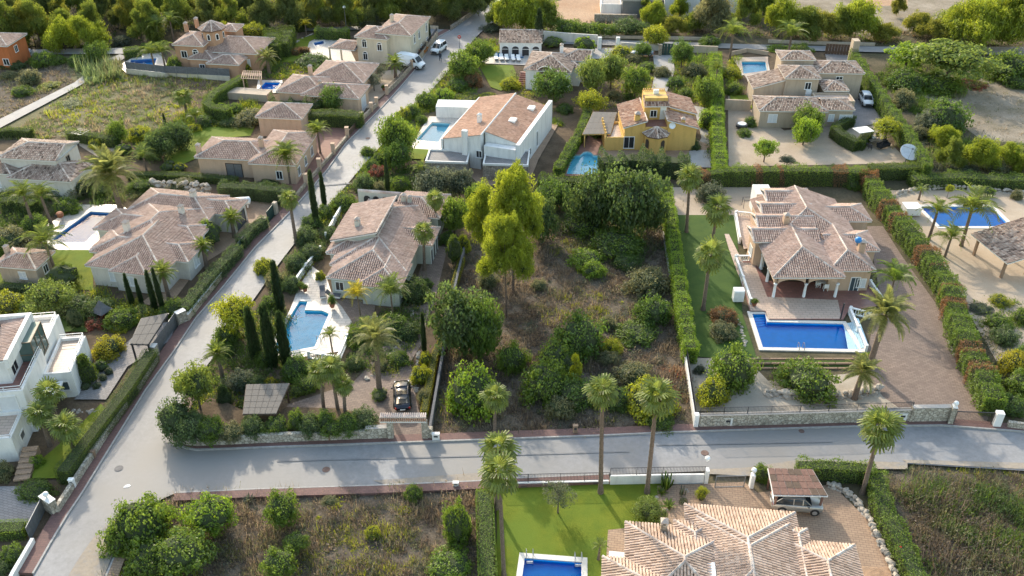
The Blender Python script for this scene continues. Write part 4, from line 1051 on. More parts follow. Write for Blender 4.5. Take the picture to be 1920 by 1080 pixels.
for u, v, r_, lb in ((1502,812,.22,'small drain cover in the road near the right street palm'),(612,884,.3,'round cover in the shaded road below the corner wall'),(690,262,.3,'round cover in the upper street by the red forecourt'),(224,882,.34,'round manhole cover in the road bend near the left stone wall'), (1321,853,.32,'round dark manhole cover in the road by the front gate')):
    q = P(u, v); m = MB().lathe([(r_+.06, 0), (r_+.05, .012), (r_, .014), (r_, .02), (r_*.9, .022), (.02, .024)], n=20)
    tag(m.build('manhole_cover', plain('worn_iron', (.17, .16, .155), .85, 0, .2) if u < 500 else plain('rusty_iron', (.16, .10, .08), .8, 0, .3), None, loc=(q.x, q.y, 0.004*LAYER[0])), lb, 'manhole cover')
# painted patches and drain grates
for u, v, a, b in ((240,915,.32,.2),):
    q = P(u, v); tag(MB().prism([(-a,-b),(a*.3,-b*.8),(a,b*.2),(a*.2,b),(-a*.6,b*.4)], 0, .01).build('paint_splash', M['whitepaint'], None, loc=(q.x, q.y, 0.004*LAYER[0]+.004)), 'white paint splash on the road bend', 'road paint')
# ================================================================ HOUSES
# A  central villa ------------------------------------------------------------
aA = R(-9)
A = House('villa', 'central villa with overlapping brown hipped tile roofs above the angular pool', 'house', P(612,521,3), aA, 'greenwhite', 'tile_b', seed=3)
b0 = A.block(P(612,521,3), 8.9, 7.2, 3.0, 'yhn'); A.block(P(618,497,3), 9.4, 16.5, 3.02, 'yhh', .36)
b1 = A.block(P(669,534,3), 5.2, 5.5, 2.9, 'yhn', .36)
A.block(P(611,475,3.1), 5.5, 4.2, 3.12, 'xhn', .36)
A.block(P(619,451.5,3.9), 6.0, 9.4, 3.9, 'sl', .28, wm='greenwhite')
b2 = A.block(P(738,440,3.1), 7.6, 4.6, 3.1, 'xnh', .36, dx=-2.2, dy=-1.9)
b3 = A.block(P(760,405,3.2), 6.2, 6.5, 3.25, 'xnh', .33, dx=-1.6)
x0, y0 = A.loc(P(672,371,3.0))
m = MB().box(x0, x0+6.2, y0, y0+.35, -.2, 4.0); A.part('courtyard_wall', m, 'greenwhite')
for k in range(4):
    m = MB(); cx = x0+1.2+k*1.25; m.poly([(cx-.45, y0-.01, 2.0), (cx+.45, y0-.01, 2.0)]+[(cx+.45*math.cos(math.pi*i/8), y0-.01, 3.0+.45*math.sin(math.pi*i/8)) for i in range(9)]); A.part('dark_arch_patch', m, 'metal_dark')  # flat dark sheet on the solid wall stands for shade inside the arch
V, F = [], []; caps((x0, y0+.17, 4.02), (x0+6.2, y0+.17, 4.02), V, F, .22)
mm = bpy.data.meshes.new('wall_tiles'); mm.from_pydata([tuple(v) for v in V], [], F); mm.materials.append(M['cap']); tag(link('wall_tiles', mm, A.root), kind='stuff')
A.chimney(P(671,425,4.6), 4.7, .8, .6); A.chimney(P(757,373,4.3), 4.0, .7, .6); A.chimney(P(768,375,4.3), 4.0, .6, .5)
A.win(b0, 'f', .12, 1.2, .9, 1.1); A.win(b1, 'r', .3, 1.0, 1.0, 1.2, 'glass_blue'); A.win(b0, 'r', .55, .0, 1.2, 2.1, 'glass_blue', 'whitepaint', 'door', arch=True, mull=0)
A.win(b0, 'l', .4, .1, 1.6, 2.0, 'glass_blue', 'whitepaint', 'door')
for k in range(3): A.win(b2, 'r', .15+.34*k, .1, .8, 1.9, 'metal_dark', 'whitepaint', 'arch', arch=True, mull=0)
# B  right villa with arched porch ---------------------------------------------
B = House('villa', 'large pinkish villa with stepped tile roofs and white arched porch above its pool', 'house', P(1452,520,3.3), 0.0, 'peach', 'tile_b', seed=4)
b0 = B.block(P(1578,508,3.3), 5.6, 9, 3.3, 'yhn', .40, dx=-1.5); B.block((31.8, 96.6), 11.2, 11.6, 3.3, 'yhn', .36)
B.block(P(1650,470,3.3), 6.5, 4.8, 3.25, 'xnh', .36, dx=-6.5); B.block(P(1635,415,3.3), 6.8, 4.6, 3.3, 'xnh', .36, dx=-6.8)
B.block((33.2, 104.9), 6.2, 4.2, 4.4, 'xgh', .36); B.block((31.9, 101.8), 6.6, 3.9, 4.3, 'xgn', .36); B.block((30.7, 99.0), 7.3, 3.7, 4.2, 'xgn', .36)
b4 = B.block((29.6, 96.2), 8.2, 3.8, 3.9, 'xgn', .36)
pz = 3.3
B.block((30.4, 89.2), 8.4, 9.6, pz, 'yhn', .37, walls=False)
# porch: columns carry an arched front
def column(x, y, h):
    return MB().lathe([(.26, 0), (.26, .12), (.19, .2), (.17, h*.6), (.15, h-.25), (.2, h-.18), (.24, h-.06), (.24, h)], x, y, .0, 10)
lx = lambda X, Y: B.loc((X, Y))
for X, Y in ((31.0,89.7),(34.6,89.7),(38.3,89.7),(31.0,93.0),(31.0,96.2)):
    q = lx(X, Y); column(q[0], q[1], 2.15).build('column', M['whitepaint'], B.root, True)
m = MB(); yq = lx(31.0, 89.7)[1]
for xa, xb in ((lx(31.0,0)[0], lx(34.6,0)[0]), (lx(34.6,0)[0], lx(38.3,0)[0])):
    w2 = (xb-xa)/2; cxx = (xa+xb)/2; n = 12
    for i in range(n):
        t0, t1 = math.pi*i/n, math.pi*(i+1)/n
        p0 = (cxx-(w2-.2)*math.cos(t0), 2.15+.62*math.sin(t0)); p1 = (cxx-(w2-.2)*math.cos(t1), 2.15+.62*math.sin(t1))
        for yy, fl in ((yq-.18, 1), (yq+.18, 0)):
            q = [(p0[0], yy, p0[1]), (p1[0], yy, p1[1]), (p1[0], yy, 3.12), (p0[0], yy, 3.12)]; m.poly(q if fl else q[::-1])
        m.poly([(p0[0], yq-.18, p0[1]), (p0[0], yq+.18, p0[1]), (p1[0], yq+.18, p1[1]), (p1[0], yq-.18, p1[1])])
m.build('porch_arches', M['peach'], B.root)
xq = lx(31.0, 0)[0]; MB().box(xq-.17, xq+.17, lx(0,89.9)[1], lx(0,96.2)[1], 2.16, 3.12).build('porch_beam', M['peach'], B.root)
B.chimney(P(1474,412,5), 4.6, .9, .7); c_ = B.chimney(P(1614,466,4.2), 3.9, 1.1, .75)
B.win(b0, 'f', .82, .8, .9, 1.1, 'shutter'); B.win(b0, 'f', .66, .0, 1.0, 2.1, 'glass_blue', 'whitepaint', 'door'); B.win(b0, 'r', .2, .9, 1.2, 1.2, 'shutter'); B.win(b4, 'l', .5, 1.0, 1.2, 1.2, 'shutter'); B.win(b4, 'f', .3, .05, 1.6, 2.0, 'glass_blue', 'whitepaint', 'door')
q = B.loc(P(1447,365,3)); MB().box(q[0]-2.2, q[0], q[1]-.6, q[1]+2.2, -.2, 3.4).build('wall', M['white'], B.root)
# C  long hipped villa on the left --------------------------------------------
C = House('villa', 'long villa with many-hipped brown roofs between the white pool terrace and the street hedge', 'house', P(159,498,3), R(-11), 'offwhite', 'tile_a', seed=5)
b0 = C.block(P(159,498,3), 10.2, 9, 3.0, 'yhn', .34); b1 = C.block(P(203,508,3), 4.9, 5, 2.95, 'yhn', .36)
C.block(P(168,469,3), 11.0, 13, 3.05, 'yhh', .30)
C.block(P(170,470,3.05), 7, 5.2, 3.1, 'xhn', .34, dy=-.3)
C.block(P(178,431,3.05), 9, 5.5, 3.1, 'xhn', .34, dx=-.3)
b2 = C.block(P(303,477,3), 4.6, 4.6, 2.95, 'xnh', .36, dx=-.6, dy=-1.0)
b3 = C.block(P(331,446,3), 4.8, 4.5, 3.0, 'xnh', .34, dx=-1.8, dy=-.6)
C.block(P(238,393,3), 11.5, 6.4, 3.1, 'xhh', .36, dx=.2, dy=-.5)
b5 = C.block(P(372,395,3), 6.2, 4.4, 3.0, 'xnh', .34, dx=-1.0, dy=-.4)
C.chimney(P(238,428,4.4), 4.2, .9, .65); C.chimney(P(340,395,4.4), 4.2, .7, .6); C.chimney(P(362,365,4.5), 4.3, .6, .7)
C.win(b0, 'f', .30, 1.0, 1.0, 1.2, 'shutter'); C.win(b1, 'f', .45, 1.0, 1.0, 1.2, 'shutter'); C.win(b2, 'r', .5, 1.0, 1.1, 1.3, 'shutter'); C.win(b3, 'r', .5, .0, 1.0, 2.1, 'shutter', 'whitepaint', 'door'); C.win(b5, 'r', .5, .05, 2.4, 2.1, 'glass_blue', 'dark_frame', 'garage_door')
# small bath house
D = House('bath_house', 'small tiled-roof pool house at the left edge below leaning palms', 'outbuilding', P(-12,497,2.6), R(-8), 'sand', 'tile_a', seed=6)
b = D.block(P(-14,499,2.6), 5.6, 4.2, 2.6, 'xhh', .34); D.win(b, 'r', .5, .9, .8, 1.0); D.chimney(P(14,472,3), 3.0, .6, .5); D.win(b, 'f', .6, .9, .8, .9, 'shutter')
# D2  bottom villa --------------------------------------------------------------
Dv = House('villa', 'pale clay tiled villa cut by the lower edge of the picture, nearest to the viewer', 'house', (14.7, 54.5), R(-6), 'white', 'tile_c', seed=7)
DB = lambda X, Y, w_, d_, ze, kd, k=.35: Dv.blk(X-14.7, X-14.7+w_, Y-54.5, Y-54.5+d_, ze, kd, k)
DB(14.7, 42.1, 9.2, 12.4, 3.0, 'yhh'); DB(15.6, 41, 7.6, 11.9, 3.32, 'yhh', .34); DB(9.7, 42.6, 9.0, 9.4, 3.0, 'yhh'); DB(13.7, 44, 3.2, 8.5, 3.1, 'yhh', .34)
DB(7.9, 42.0, 7.2, 6.2, 3.0, 'yhh'); DB(22.9, 44.5, 1.7, 8.2, 3.1, 'yhh', .36); DB(22.6, 41.6, 5.6, 9.9, 3.0, 'yhh', .38)
Dv.chimney(P(1245,985,3.9), 3.3, .9, .55, 'stone_tan')
q = Dv.loc(P(1292,1055,3.9)); Dv.part('roof_terrace', MB().box(q[0], q[0]+2.0, q[1]-3, q[1]+.2, 2.5, 3.95), 'white')
q = Dv.loc(P(1142,1033,2.6)); Dv.part('wall', MB().box(q[0], q[0]+2.1, q[1]-4, q[1], -.2, 2.6), 'white')
# E  beige villa by the street ----------------------------------------------------
E_ = House('villa', 'beige villa with hipped roofs and dark garage door, by the red paved forecourt', 'house', P(364,295,3), R(-6), 'peach', 'tile_a', seed=8, ov=.35)
b0 = E_.block(P(364,295,3.1), 10.8, 7.0, 3.1, 'xhh', .34); b1 = E_.block(P(470,303,3.1), 7.0, 11.5, 3.3, 'yhh', .34, dy=-1.0)
E_.block(P(482,215,3.4), 7.6, 6.0, 3.4, 'yhh', .34, dy=-1.0); E_.chimney(P(373,282,3.6), 3.6, .7, .6); E_.chimney(P(490,270,4.2), 4.2, .8, .6)
E_.win(b0, 'f', .52, .05, 2.3, 2.1, 'metal_grey', 'dark_frame', 'garage_door'); E_.win(b0, 'f', .88, .05, .9, 2.1, 'wood', 'dark_frame', 'door', mull=0); E_.win(b1, 'r', .15, .9, .9, 1.2); E_.win(b1, 'r', .45, .9, .9, 1.2); E_.win(b1, 'r', .75, .9, 1.0, 1.3); E_.win(b1, 'f', .62, .9, .8, 1.2)
# F  low peach villa ---------------------------------------------------------------
F_ = House('villa', 'low peach villa with brown hips beside the gravel garden with olive trees', 'house', P(517,172,3), R(-10), 'peach', 'tile_a', seed=9, ov=.35)
b0 = F_.block(P(517,172,3.0), 8.6, 8.0, 3.0, 'xhh', .34); b1 = F_.block(P(563,178,3.0), 10.2, 6.2, 3.0, 'xhh', .34); F_.block(P(585,150,3.2), 10, 9.5, 3.2, 'yhh', .32, dx=-.8); b3 = F_.block(P(612,135,3.3), 7.5, 6.5, 3.3, 'xhh', .34, dy=-.8)
F_.chimney(P(582,134,4.2), 4.2, .8, .6); F_.chimney(P(600,157,4.0), 3.8, .5, .5)
F_.win(b1, 'r', .5, .05, 2.2, 2.1, 'shutter', 'whitepaint', 'garage_door'); F_.win(b1, 'f', .3, 1.0, .9, 1.1); F_.win(b3, 'r', .3, 1.0, 1.0, 1.2, 'shutter'); F_.win(b3, 'r', .7, 1.0, 1.0, 1.2, 'shutter'); F_.win(b0, 'f', .7, 1.0, 1.0, 1.1)
q = F_.loc(P(420,186,0)); F_.part('terrace_wall', MB().box(q[0], q[0]+8.0, q[1], q[1]+2.6, -.2, 1.3), 'sand')
# G  cream two-storey house ----------------------------------------------------------
G_ = House('house', 'cream two-storey house with brown hipped roofs at the top of the street', 'house', P(665,69,5), R(-14), 'cream', 'tile_a', seed=10, ov=.3)
b0 = G_.block(P(664,69,4.9), 6.6, 6.5, 4.9, 'yhh', .36); b1 = G_.block(P(706,62,5.6), 7.2, 11.5, 5.6, 'yhh', .30, dx=-.4)
b2 = G_.block(P(722,80,2.9), 3.0, 3.2, 2.9, 'xhh', .3); b3 = G_.block(P(618,90,2.8), 5.0, 5.0, 2.8, 'xhn', .3, walls=False)
G_.chimney(P(735,38,6.4), 6.4, .8, .6)
for t, z in ((.25, .6), (.25, 3.0), (.75, 2.6)): G_.win(b0, 'f', t, z, .8, 1.1, arch=True)
for t, z in ((.2, 3.4), (.45, 3.4), (.55, .4), (.85, .6), (.85, 3.4)): G_.win(b1, 'r', t, z, .8, 1.2, arch=True)
for t, z in ((.3, 3.2), (.3, .6)): G_.win(b0, 'r', t, z, .7, 1.0)
G_.win(b2, 'f', .5, .05, 1.1, 2.0, 'wood_dark', 'cream', 'door', mull=0)
q = G_.loc(P(620,112,0))
for k in range(2): column(q[0]+k*2.2, q[1]+k*.3, 2.5).build('porch_post', M['cream'], G_.root)
# H  salmon house -----------------------------------------------------------------------
H_ = House('house', 'salmon house with octagonal turret and clustered brown roofs near the pine wood', 'house', P(322,81,5), R(-8), 'salmon', 'tile_a', seed=11, ov=.3)
b0 = H_.block(P(322,84,5.0), 6.0, 7.5, 5.0, 'yhh', .34); b1 = H_.block(P(372,98,3.4), 11.5, 9.0, 3.6, 'xhh', .34); 
q = H_.loc(P(397,75,5)); m = MB(); rr = 2.15
m.lathe([(rr, 0), (rr, 7.0)], q[0], q[1]+1, 0, 8, a0=R(22.5)); H_.part('turret_wall', m, 'salmon')
V, F = [], []; V2, F2 = [], []
for k in range(8):
    a0, a1 = R(22.5+45*k), R(67.5+45*k); e = 2.5
    p0 = Vector((q[0]+e*math.cos(a0), q[1]+1+e*math.sin(a0), 7.0)); p1 = Vector((q[0]+e*math.cos(a1), q[1]+1+e*math.sin(a1), 7.0)); ap = Vector((q[0], q[1]+1, 8.3))
    tile_plane([p0, p1, ap], V, F, H_.rng); caps(p0, ap, V2, F2)
m = MB().lathe([(2.5, 6.86), (2.5, 7.0), (.02, 8.28)], q[0], q[1]+1, 0, 8, a0=R(22.5)); tr = H_.part('turret_roof', m, 'pan')
for nm_, V_, F_l, mt_ in (('roof_tiles', V, F, 'tile_a'), ('ridge_tiles', V2, F2, 'cap')):
    mm = bpy.data.meshes.new(nm_); mm.from_pydata([tuple(v) for v in V_], [], F_l); mm.materials.append(M[mt_]); tag(link(nm_, mm, tr), kind='stuff')
for k in (4, 5, 6, 7):
    a = R(45*k+22.5+22.5); m = MB(); d = Vector((math.cos(a), math.sin(a), 0)); s_ = Vector((-d.y, d.x, 0)); c0 = Vector((q[0], q[1]+1, 0))+d*(rr*math.cos(R(22.5))+.03)
    m.poly([c0-s_*.34+Vector((0,0,5.2)), c0+s_*.34+Vector((0,0,5.2))]+[c0+s_*(.34*math.cos(math.pi*i/6))+Vector((0,0,6.1+.34*math.sin(math.pi*i/6))) for i in range(7)]); wf = H_.part('window', m, 'whitepaint')
    m = MB(); c0 = c0+d*.02; m.poly([c0-s_*.22+Vector((0,0,5.3)), c0+s_*.22+Vector((0,0,5.3))]+[c0+s_*(.22*math.cos(math.pi*i/6))+Vector((0,0,6.05+.22*math.sin(math.pi*i/6))) for i in range(7)]); m.build('pane', M['glass'], wf)
b3 = H_.block(P(351,110,3.0), 5.0, 4.6, 3.0, 'xhh', .34); b4 = H_.block(P(386,119,2.9), 6.2, 5.0, 2.9, 'xhh', .34); b5 = H_.block(P(412,57,5.6), 3.2, 4.0, 5.6, 'xhh', .3)
H_.chimney(P(369,46,6), 6.2, .8, .6); H_.chimney(P(349,52,6), 6.0, .7, .6)
H_.win(b0, 'f', .3, 2.6, 1.0, 1.2); H_.win(b0, 'f', .72, 2.6, .9, 1.2, arch=True); H_.win(b0, 'r', .4, 2.8, 1.4, 1.0); H_.win(b1, 'f', .8, 1.2, 1.1, 1.2, 'shutter'); H_.win(b1, 'f', .58, 1.2, .9, 1.2); H_.win(b4, 'f', .4, .9, .9, 1.0); H_.win(b3, 'f', .5, .9, .9, 1.0); H_.win(b1, 'f', .35, 1.2, .9, 1.0)
# far-left orange house
o_ = House('house', 'orange house cut by the left edge near the pine wood', 'house', P(-80,85,4), R(-5), 'orange', 'tile_a', seed=12)
b = o_.block(P(-76,84,4.6), 9.2, 7, 4.6, 'xhh', .34); o_.win(b, 'f', .88, .9, 1.0, 1.1); o_.win(b, 'r', .4, 2.6, .9, 1.1)
# I  white gabled house in the middle ------------------------------------------------------
pI0, pI1 = P(905,244,6.2), P(967,170,6.2); aI = math.atan2(pI1.y-pI0.y, pI1.x-pI0.x)-math.pi/2
I_ = House('house', 'white modern house with two salmon tile roof slopes and stone-clad front wings', 'house', P(830,260,4.2), aI, 'white', 'tile_red', pan='pan_red', capm='trim', seed=13, ov=.12)
lI = I_.loc; x0, y0 = lI(P(830,262,4.2)); xr, yr = lI(P(905,244,6.2)); xR, yR = lI(P(975,275,4.6)); y1 = lI(P(967,170,6.2))[1]
bI = I_.blk(x0, xr, y0, y1, 4.3, 'sl', .24, coarse=.9); zt = 4.3+.24*(xr-x0)
I_.blk(xr+.02, xR-.6, y0+1.4, y1-.5, zt-.24*(xR-.6-xr), 'sr', .24, coarse=.9)
m = MB(); xm = xR
for q0 in ((xR-.6, xR, y0+.2, y1+1.0, 4.9), (xr+.4, xR-.61, y0+.1, y0+1.35, 4.1), (x0-.25, x0-.01, y0-.1, y1, 4.35)): m.box(q0[0], q0[1], q0[2], q0[3], -.2, q0[4])
I_.part('parapet_wall', m, 'white')
q = lI(P(880,290,0)); q2 = lI(P(879,240,6)); I_.part('chimney', MB().box(x0+3.2, x0+4.0, y0-.5, y0+.1, -.2, 6.3), 'white'); I_.chimney(P(899,221,6.0), 5.6, .7, .6, 'white', capmat='trim')
n0 = len(I_.walls); I_.walls.append((x0, xR, y0, y1, 5))
I_.win(n0, 'f', .48, 2.2, .8, 1.0, 'metal_dark'); I_.win(n0, 'f', .74, .05, 1.2, 2.1, 'glass_blue', 'whitepaint', 'door'); I_.win(n0, 'r', .55, .8, .6, 2.4, 'metal_dark'); I_.win(n0, 'r', .3, 1.0, 1.6, 1.0, 'metal_dark')
for k, (t, y_) in enumerate(((.42, .55), (.62, .2))):
    zc = zt-.24*(xR-.6-xr)*t+.12; I_.part('skylight', MB().box(xr+(xR-xr)*t-.5, xr+(xR-xr)*t+.5, y0+(y1-y0)*(1-y_)-.7, y0+(y1-y0)*(1-y_)+.7, zc-.4, zc+.14), 'whitepaint')
for A0, w_, d_, zz in ((P(797,303,2.6), 6.2, 4.2, 2.7), (P(905,308,2.7), 6.6, 5.0, 2.8)):
    W = House('wing', None, None, A0, R(-4), 'stone_brown', seed=14); W.root.parent = I_.root; W.root.matrix_parent_inverse = I_.root.matrix_basis.inverted()
    bw = W.flat(0, w_, 0, d_, zz, 'stone_brown', par=.3, floor='drive_grey', cap='trim'); W.root['label'] = 'stone-clad flat-roofed wing'
WW = W
I_.part('front_window', MB().box(*(lambda q: (q[0]-1.0, q[0]+1.0, q[1]-.12, q[1]+.05))(lI(P(812,318,1.2))), .5, 2.0), 'whitepaint')
# white bathing wall and planter by its pool
q = P(818,222,0); tag(MB().prism([(0,0),(6.3,-.4),(6.5,2.6),(.2,3.0)], -.2, 2.1).build('garden_building', M['white'], None, loc=(q.x, q.y, 0)), 'white flat-roofed block at the head of the turquoise pool', 'outbuilding')
# J  yellow house -----------------------------------------------------------------------------
zat = lambda Y, v: CAM_H+(-ST-(v-540)/FPX*CT)*(Y/(CT-(v-540)/FPX*ST))
YJ = P(1210,284,0).y; ze = zat(YJ-.2, 240)
J = House('house', 'yellow house with round turret, roof terrace and mottled brown roofs', 'house', P(1169,240,ze), R(1), 'yellow', 'tile_e', seed=15, ov=.25)
b0 = J.block(P(1169,240,ze), 3.6, 9.0, ze, 'sl', .30); b1 = J.block(P(1250,241,ze), 4.9, 5.4, ze, 'sr', .28); b2 = J.block(P(1254,214,ze+.5), 4.4, 6.4, ze+.5, 'sr', .28)
xa, ya = J.loc(P(1169,240,ze)); m = MB().box(xa+3.4, xa+7.2, ya+.3, ya+6.5, -.3, ze-.1); J.part('wall', m, 'yellow'); J.walls.append((xa+.25, xa+11.6, ya+.25, ya+6, ze)); b5 = len(J.walls)-1
yt = ya+3.2; zt = zat(YJ+3.2, 183); J.part('tower_wall', MB().box(xa+3.5, xa+7.0, yt, yt+3.2, ze-.2, zt), 'yellow'); J.walls.append((xa+3.5, xa+7.0, yt, yt+3.2, zt)); b4 = len(J.walls)-1
J.blk(xa+3.3, xa+7.2, yt-.9, yt+1.1, zt-1.0, 'sf', .45, walls=False)
J.part('roof_terrace', MB().box(xa+3.55, xa+7.0, ya+.6, yt-.02, ze-.09, ze-.05), 'tile_terrace')
m = MB(); [m.box(xa+3.55+i*.32, xa+3.7+i*.32, yt+2.9, yt+3.1, zt, zt+.35) for i in range(11)]; J.part('parapet_battlement', m, 'yellow')
J.part('air_conditioner', MB().box(xa+5.0, xa+5.8, yt+1.6, yt+2.0, zt+.02, zt+.6), 'whitepaint')
J.win(b4, 'f', .42, ze+.45, .9, 1.0); J.win(b4, 'f', .84, ze, .75, 1.9, 'whitepaint', 'whitepaint', 'door', mull=0); J.win(b5, 'f', .80, 1.1, .8, 2.0, 'wood_dark', 'dark_frame', 'door', mull=0); J.win(b5, 'f', .07, .6, 1.5, 1.8)
J.chimney(P(1195,222,ze+1), ze+.6, 1.0, .8, 'yellow'); J.chimney(P(1280,232,ze+.4), ze+.2, .8, .6, 'yellow')
q = J.loc(P(1146,278,0)); zb = zat(YJ-.2, 258); b = J.blk(xa-2.7, xa+.2, ya+.1, ya+6.0, zb, 'flat'); J.part('terrace_post', [mm_ for mm_ in [MB()] if [mm_.box(xa-2.68, xa-2.45, ya+.1+i*1.1, ya+.4+i*1.1, zb, zb+.8) for i in range(6)]][0], 'yellow')
q = (xa+5.1, ya+.1); zr_ = zat(YJ-1.9, 259); m = MB().lathe([(1.75, -.2), (1.75, zr_)], q[0], q[1]+.0, 0, 14); J.part('turret_wall', m, 'yellow')
V, F = [], []; V2, F2 = [], []
for k in range(8):
    a0, a1 = R(45*k), R(45*k+45); e = 2.1
    p0 = Vector((q[0]+e*math.cos(a0), q[1]+e*math.sin(a0), zr_)); p1 = Vector((q[0]+e*math.cos(a1), q[1]+e*math.sin(a1), zr_)); ap = Vector((q[0], q[1], zr_+1.0))
    tile_plane([p0, p1, ap], V, F, J.rng); caps(p0, ap, V2, F2, .1)
tr = J.part('turret_roof', MB().lathe([(2.1, zr_-.12), (2.1, zr_), (.02, zr_+.98)], q[0], q[1], 0, 8), 'pan')
for nm_, V_, F_l, mt_ in (('roof_tiles', V, F, 'tile_d'), ('ridge_tiles', V2, F2, 'cap')):
    mm = bpy.data.meshes.new(nm_); mm.from_pydata([tuple(v) for v in V_], [], F_l); mm.materials.append(M[mt_]); tag(link(nm_, mm, tr), kind='stuff')
for a in (R(215), R(300)):
    d = Vector((math.cos(a), math.sin(a), 0)); s_ = Vector((-d.y, d.x, 0)); c0 = Vector((q[0], q[1], 0))+d*1.78; m = MB()
    m.poly([c0-s_*.35+Vector((0,0,zr_-2.0)), c0+s_*.35+Vector((0,0,zr_-2.0))]+[c0+s_*(.35*math.cos(math.pi*i/6))+Vector((0,0,zr_-.9+.35*math.sin(math.pi*i/6))) for i in range(7)]); J.part('window', m, 'dark_frame')
o = bpy.data.objects.new('wall_dish', MB().lathe([(.05,0),(.4,.06),(.5,.12),(.5,.10),(.05,-.03)], n=14).mesh('wall_dish', M['whitepaint'], True)); COL.objects.link(o); o.parent = J.root; o.location = (xa+7.4, ya-.2, ze+.4); o.rotation_euler = (R(65),0,R(-15))
# K  stepped tan villa upper right ----------------------------------------------------------------
K = House('villa', 'stepped tan villa with several small tile roofs and garage, upper right', 'house', P(1472,147,5.5), R(-2), 'sand', 'tile_d', seed=16, ov=.25)
b0 = K.block(P(1472,147,5.3), 6.0, 6.0, 5.3, 'yhh', .36); b1 = K.block(P(1531,137,4.9), 8.2, 6.0, 4.9, 'xhh', .34); K.block(P(1464,112,6.2), 6.0, 4.6, 6.2, 'xhh', .3)
b3 = K.block(P(1424,208,3.0), 11.0, 6.2, 3.0, 'xhh', .34); b4 = K.block(P(1543,205,3.1), 5.2, 5.0, 3.0, 'xnh', .34)
K.block(P(1412,165,3.4), 5.5, 5.5, 3.3, 'sl', .3); K.block(P(1545,170,3.6), 4.2, 5.0, 3.6, 'xhh', .3)
b5 = K.flat(*(lambda q: (q[0]-.2, q[0]+6.0, q[1]+3.3, q[1]+6.8))(K.loc(P(1543,207,3))), 3.3, 'sand', par=.3)
K.box(P(1591,126,0), 1.2, 1.6, 5.0, name='chimney'); K.box(P(1435,195,0), 5.0, 1.6, 3.4)
K.win(b3, 'f', .2, 1.0, 1.3, 1.3, 'shutter'); K.win(b4, 'f', .3, 1.0, .8, 1.1, 'shutter'); K.win(b4, 'f', .8, .05, 2.0, 2.0, 'shutter', 'whitepaint', 'garage_door'); K.win(b0, 'f', .7, 3.4, .9, 1.1); K.win(b0, 'l', .5, 3.3, .9, 1.2, 'shutter'); K.win(b1, 'f', .5, 3.2, 1.0, 1.0)
x0, x1, y0, y1, _ = K.walls[b0]
for k in range(2): K.part('air_conditioner', MB().box(x0+3.6, x0+4.5, y0-.45, y0-.05, 1.6+k*.95, 2.4+k*.95), 'whitepaint')
# L  white villa with open porch, M pool house -------------------------------------------------------
L_ = House('villa', 'white villa with mottled roofs and open arched veranda behind the white gabled house', 'house', P(982,131,3.6), R(-10), 'white', 'tile_d', seed=17, ov=.3)
b0 = L_.block(P(982,131,3.7), 8.4, 9.5, 3.7, 'yhh', .34); b1 = L_.block(P(1048,112,4.1), 5.6, 6.0, 4.1, 'xhg', .34); L_.block(P(1054,125,3.6), 3.4, 4.0, 3.4, 'xhh', .3)
L_.win(b0, 'f', .45, 1.9, 2.8, 1.1, 'wood_dark', 'white', 'veranda_opening', arch=True, mull=0, sill=False); L_.win(b0, 'f', .42, -.1, 2.6, 1.3, 'metal_dark', 'white', 'garage_door', mull=0); L_.win(b1, 'r', .5, 1.6, .9, 1.2)
L_.chimney(P(1053,93,4.8), 4.9, .6, .6, 'white')
m = MB(); q = L_.loc(P(972,165,0)); [m.box(q[0]-.2, q[0]+1.1, q[1]+i*.45, q[1]+i*.45+.44, -.2, .2+i*.22) for i in range(8)]; L_.part('outside_steps', m, 'tile_terrace')
Mh = House('pool_house', 'white arcaded pool house with brown roof behind the blue pool', 'outbuilding', P(936,82,2.6), R(-2), 'white', 'tile_d', seed=18, ov=.2)
b = Mh.block(P(935,80,2.7), 8.4, 4.0, 2.7, 'sf', .3)
for k in range(4): Mh.win(b, 'f', .13+.245*k, .05, 1.3, 1.3, 'metal_dark', 'white', 'arch', arch=True, mull=0)
# N  left-middle house ----------------------------------------------------------------------------------
N_ = House('house', 'pale house with three brown mottled roofs at the left edge above the palm garden', 'house', P(16,329,3), R(-7), 'offwhite', 'tile_d', seed=19, ov=.25)
b0 = N_.block(P(14,332,3.0), 9.6, 6.2, 3.0, 'xhh', .34, dy=-.3); b1 = N_.block(P(-6,296,4.8), 8.8, 6.4, 4.8, 'xhg', .34); b2 = N_.block(P(-60,322,3.2), 6.4, 6.5, 3.2, 'xhh', .34)
N_.win(b0, 'f', .25, .9, .9, 1.1, 'shutter'); N_.win(b0, 'f', .55, .9, .9, .9); N_.win(b1, 'r', .5, 3.0, .8, 1.1, 'glass', 'sand'); N_.win(b2, 'f', .6, .9, .8, 1.1, 'shutter'); N_.win(b1, 'f', .85, 2.8, .9, 1.0); N_.win(b0, 'r', .3, .9, .8, 1.1, 'glass', 'sand')
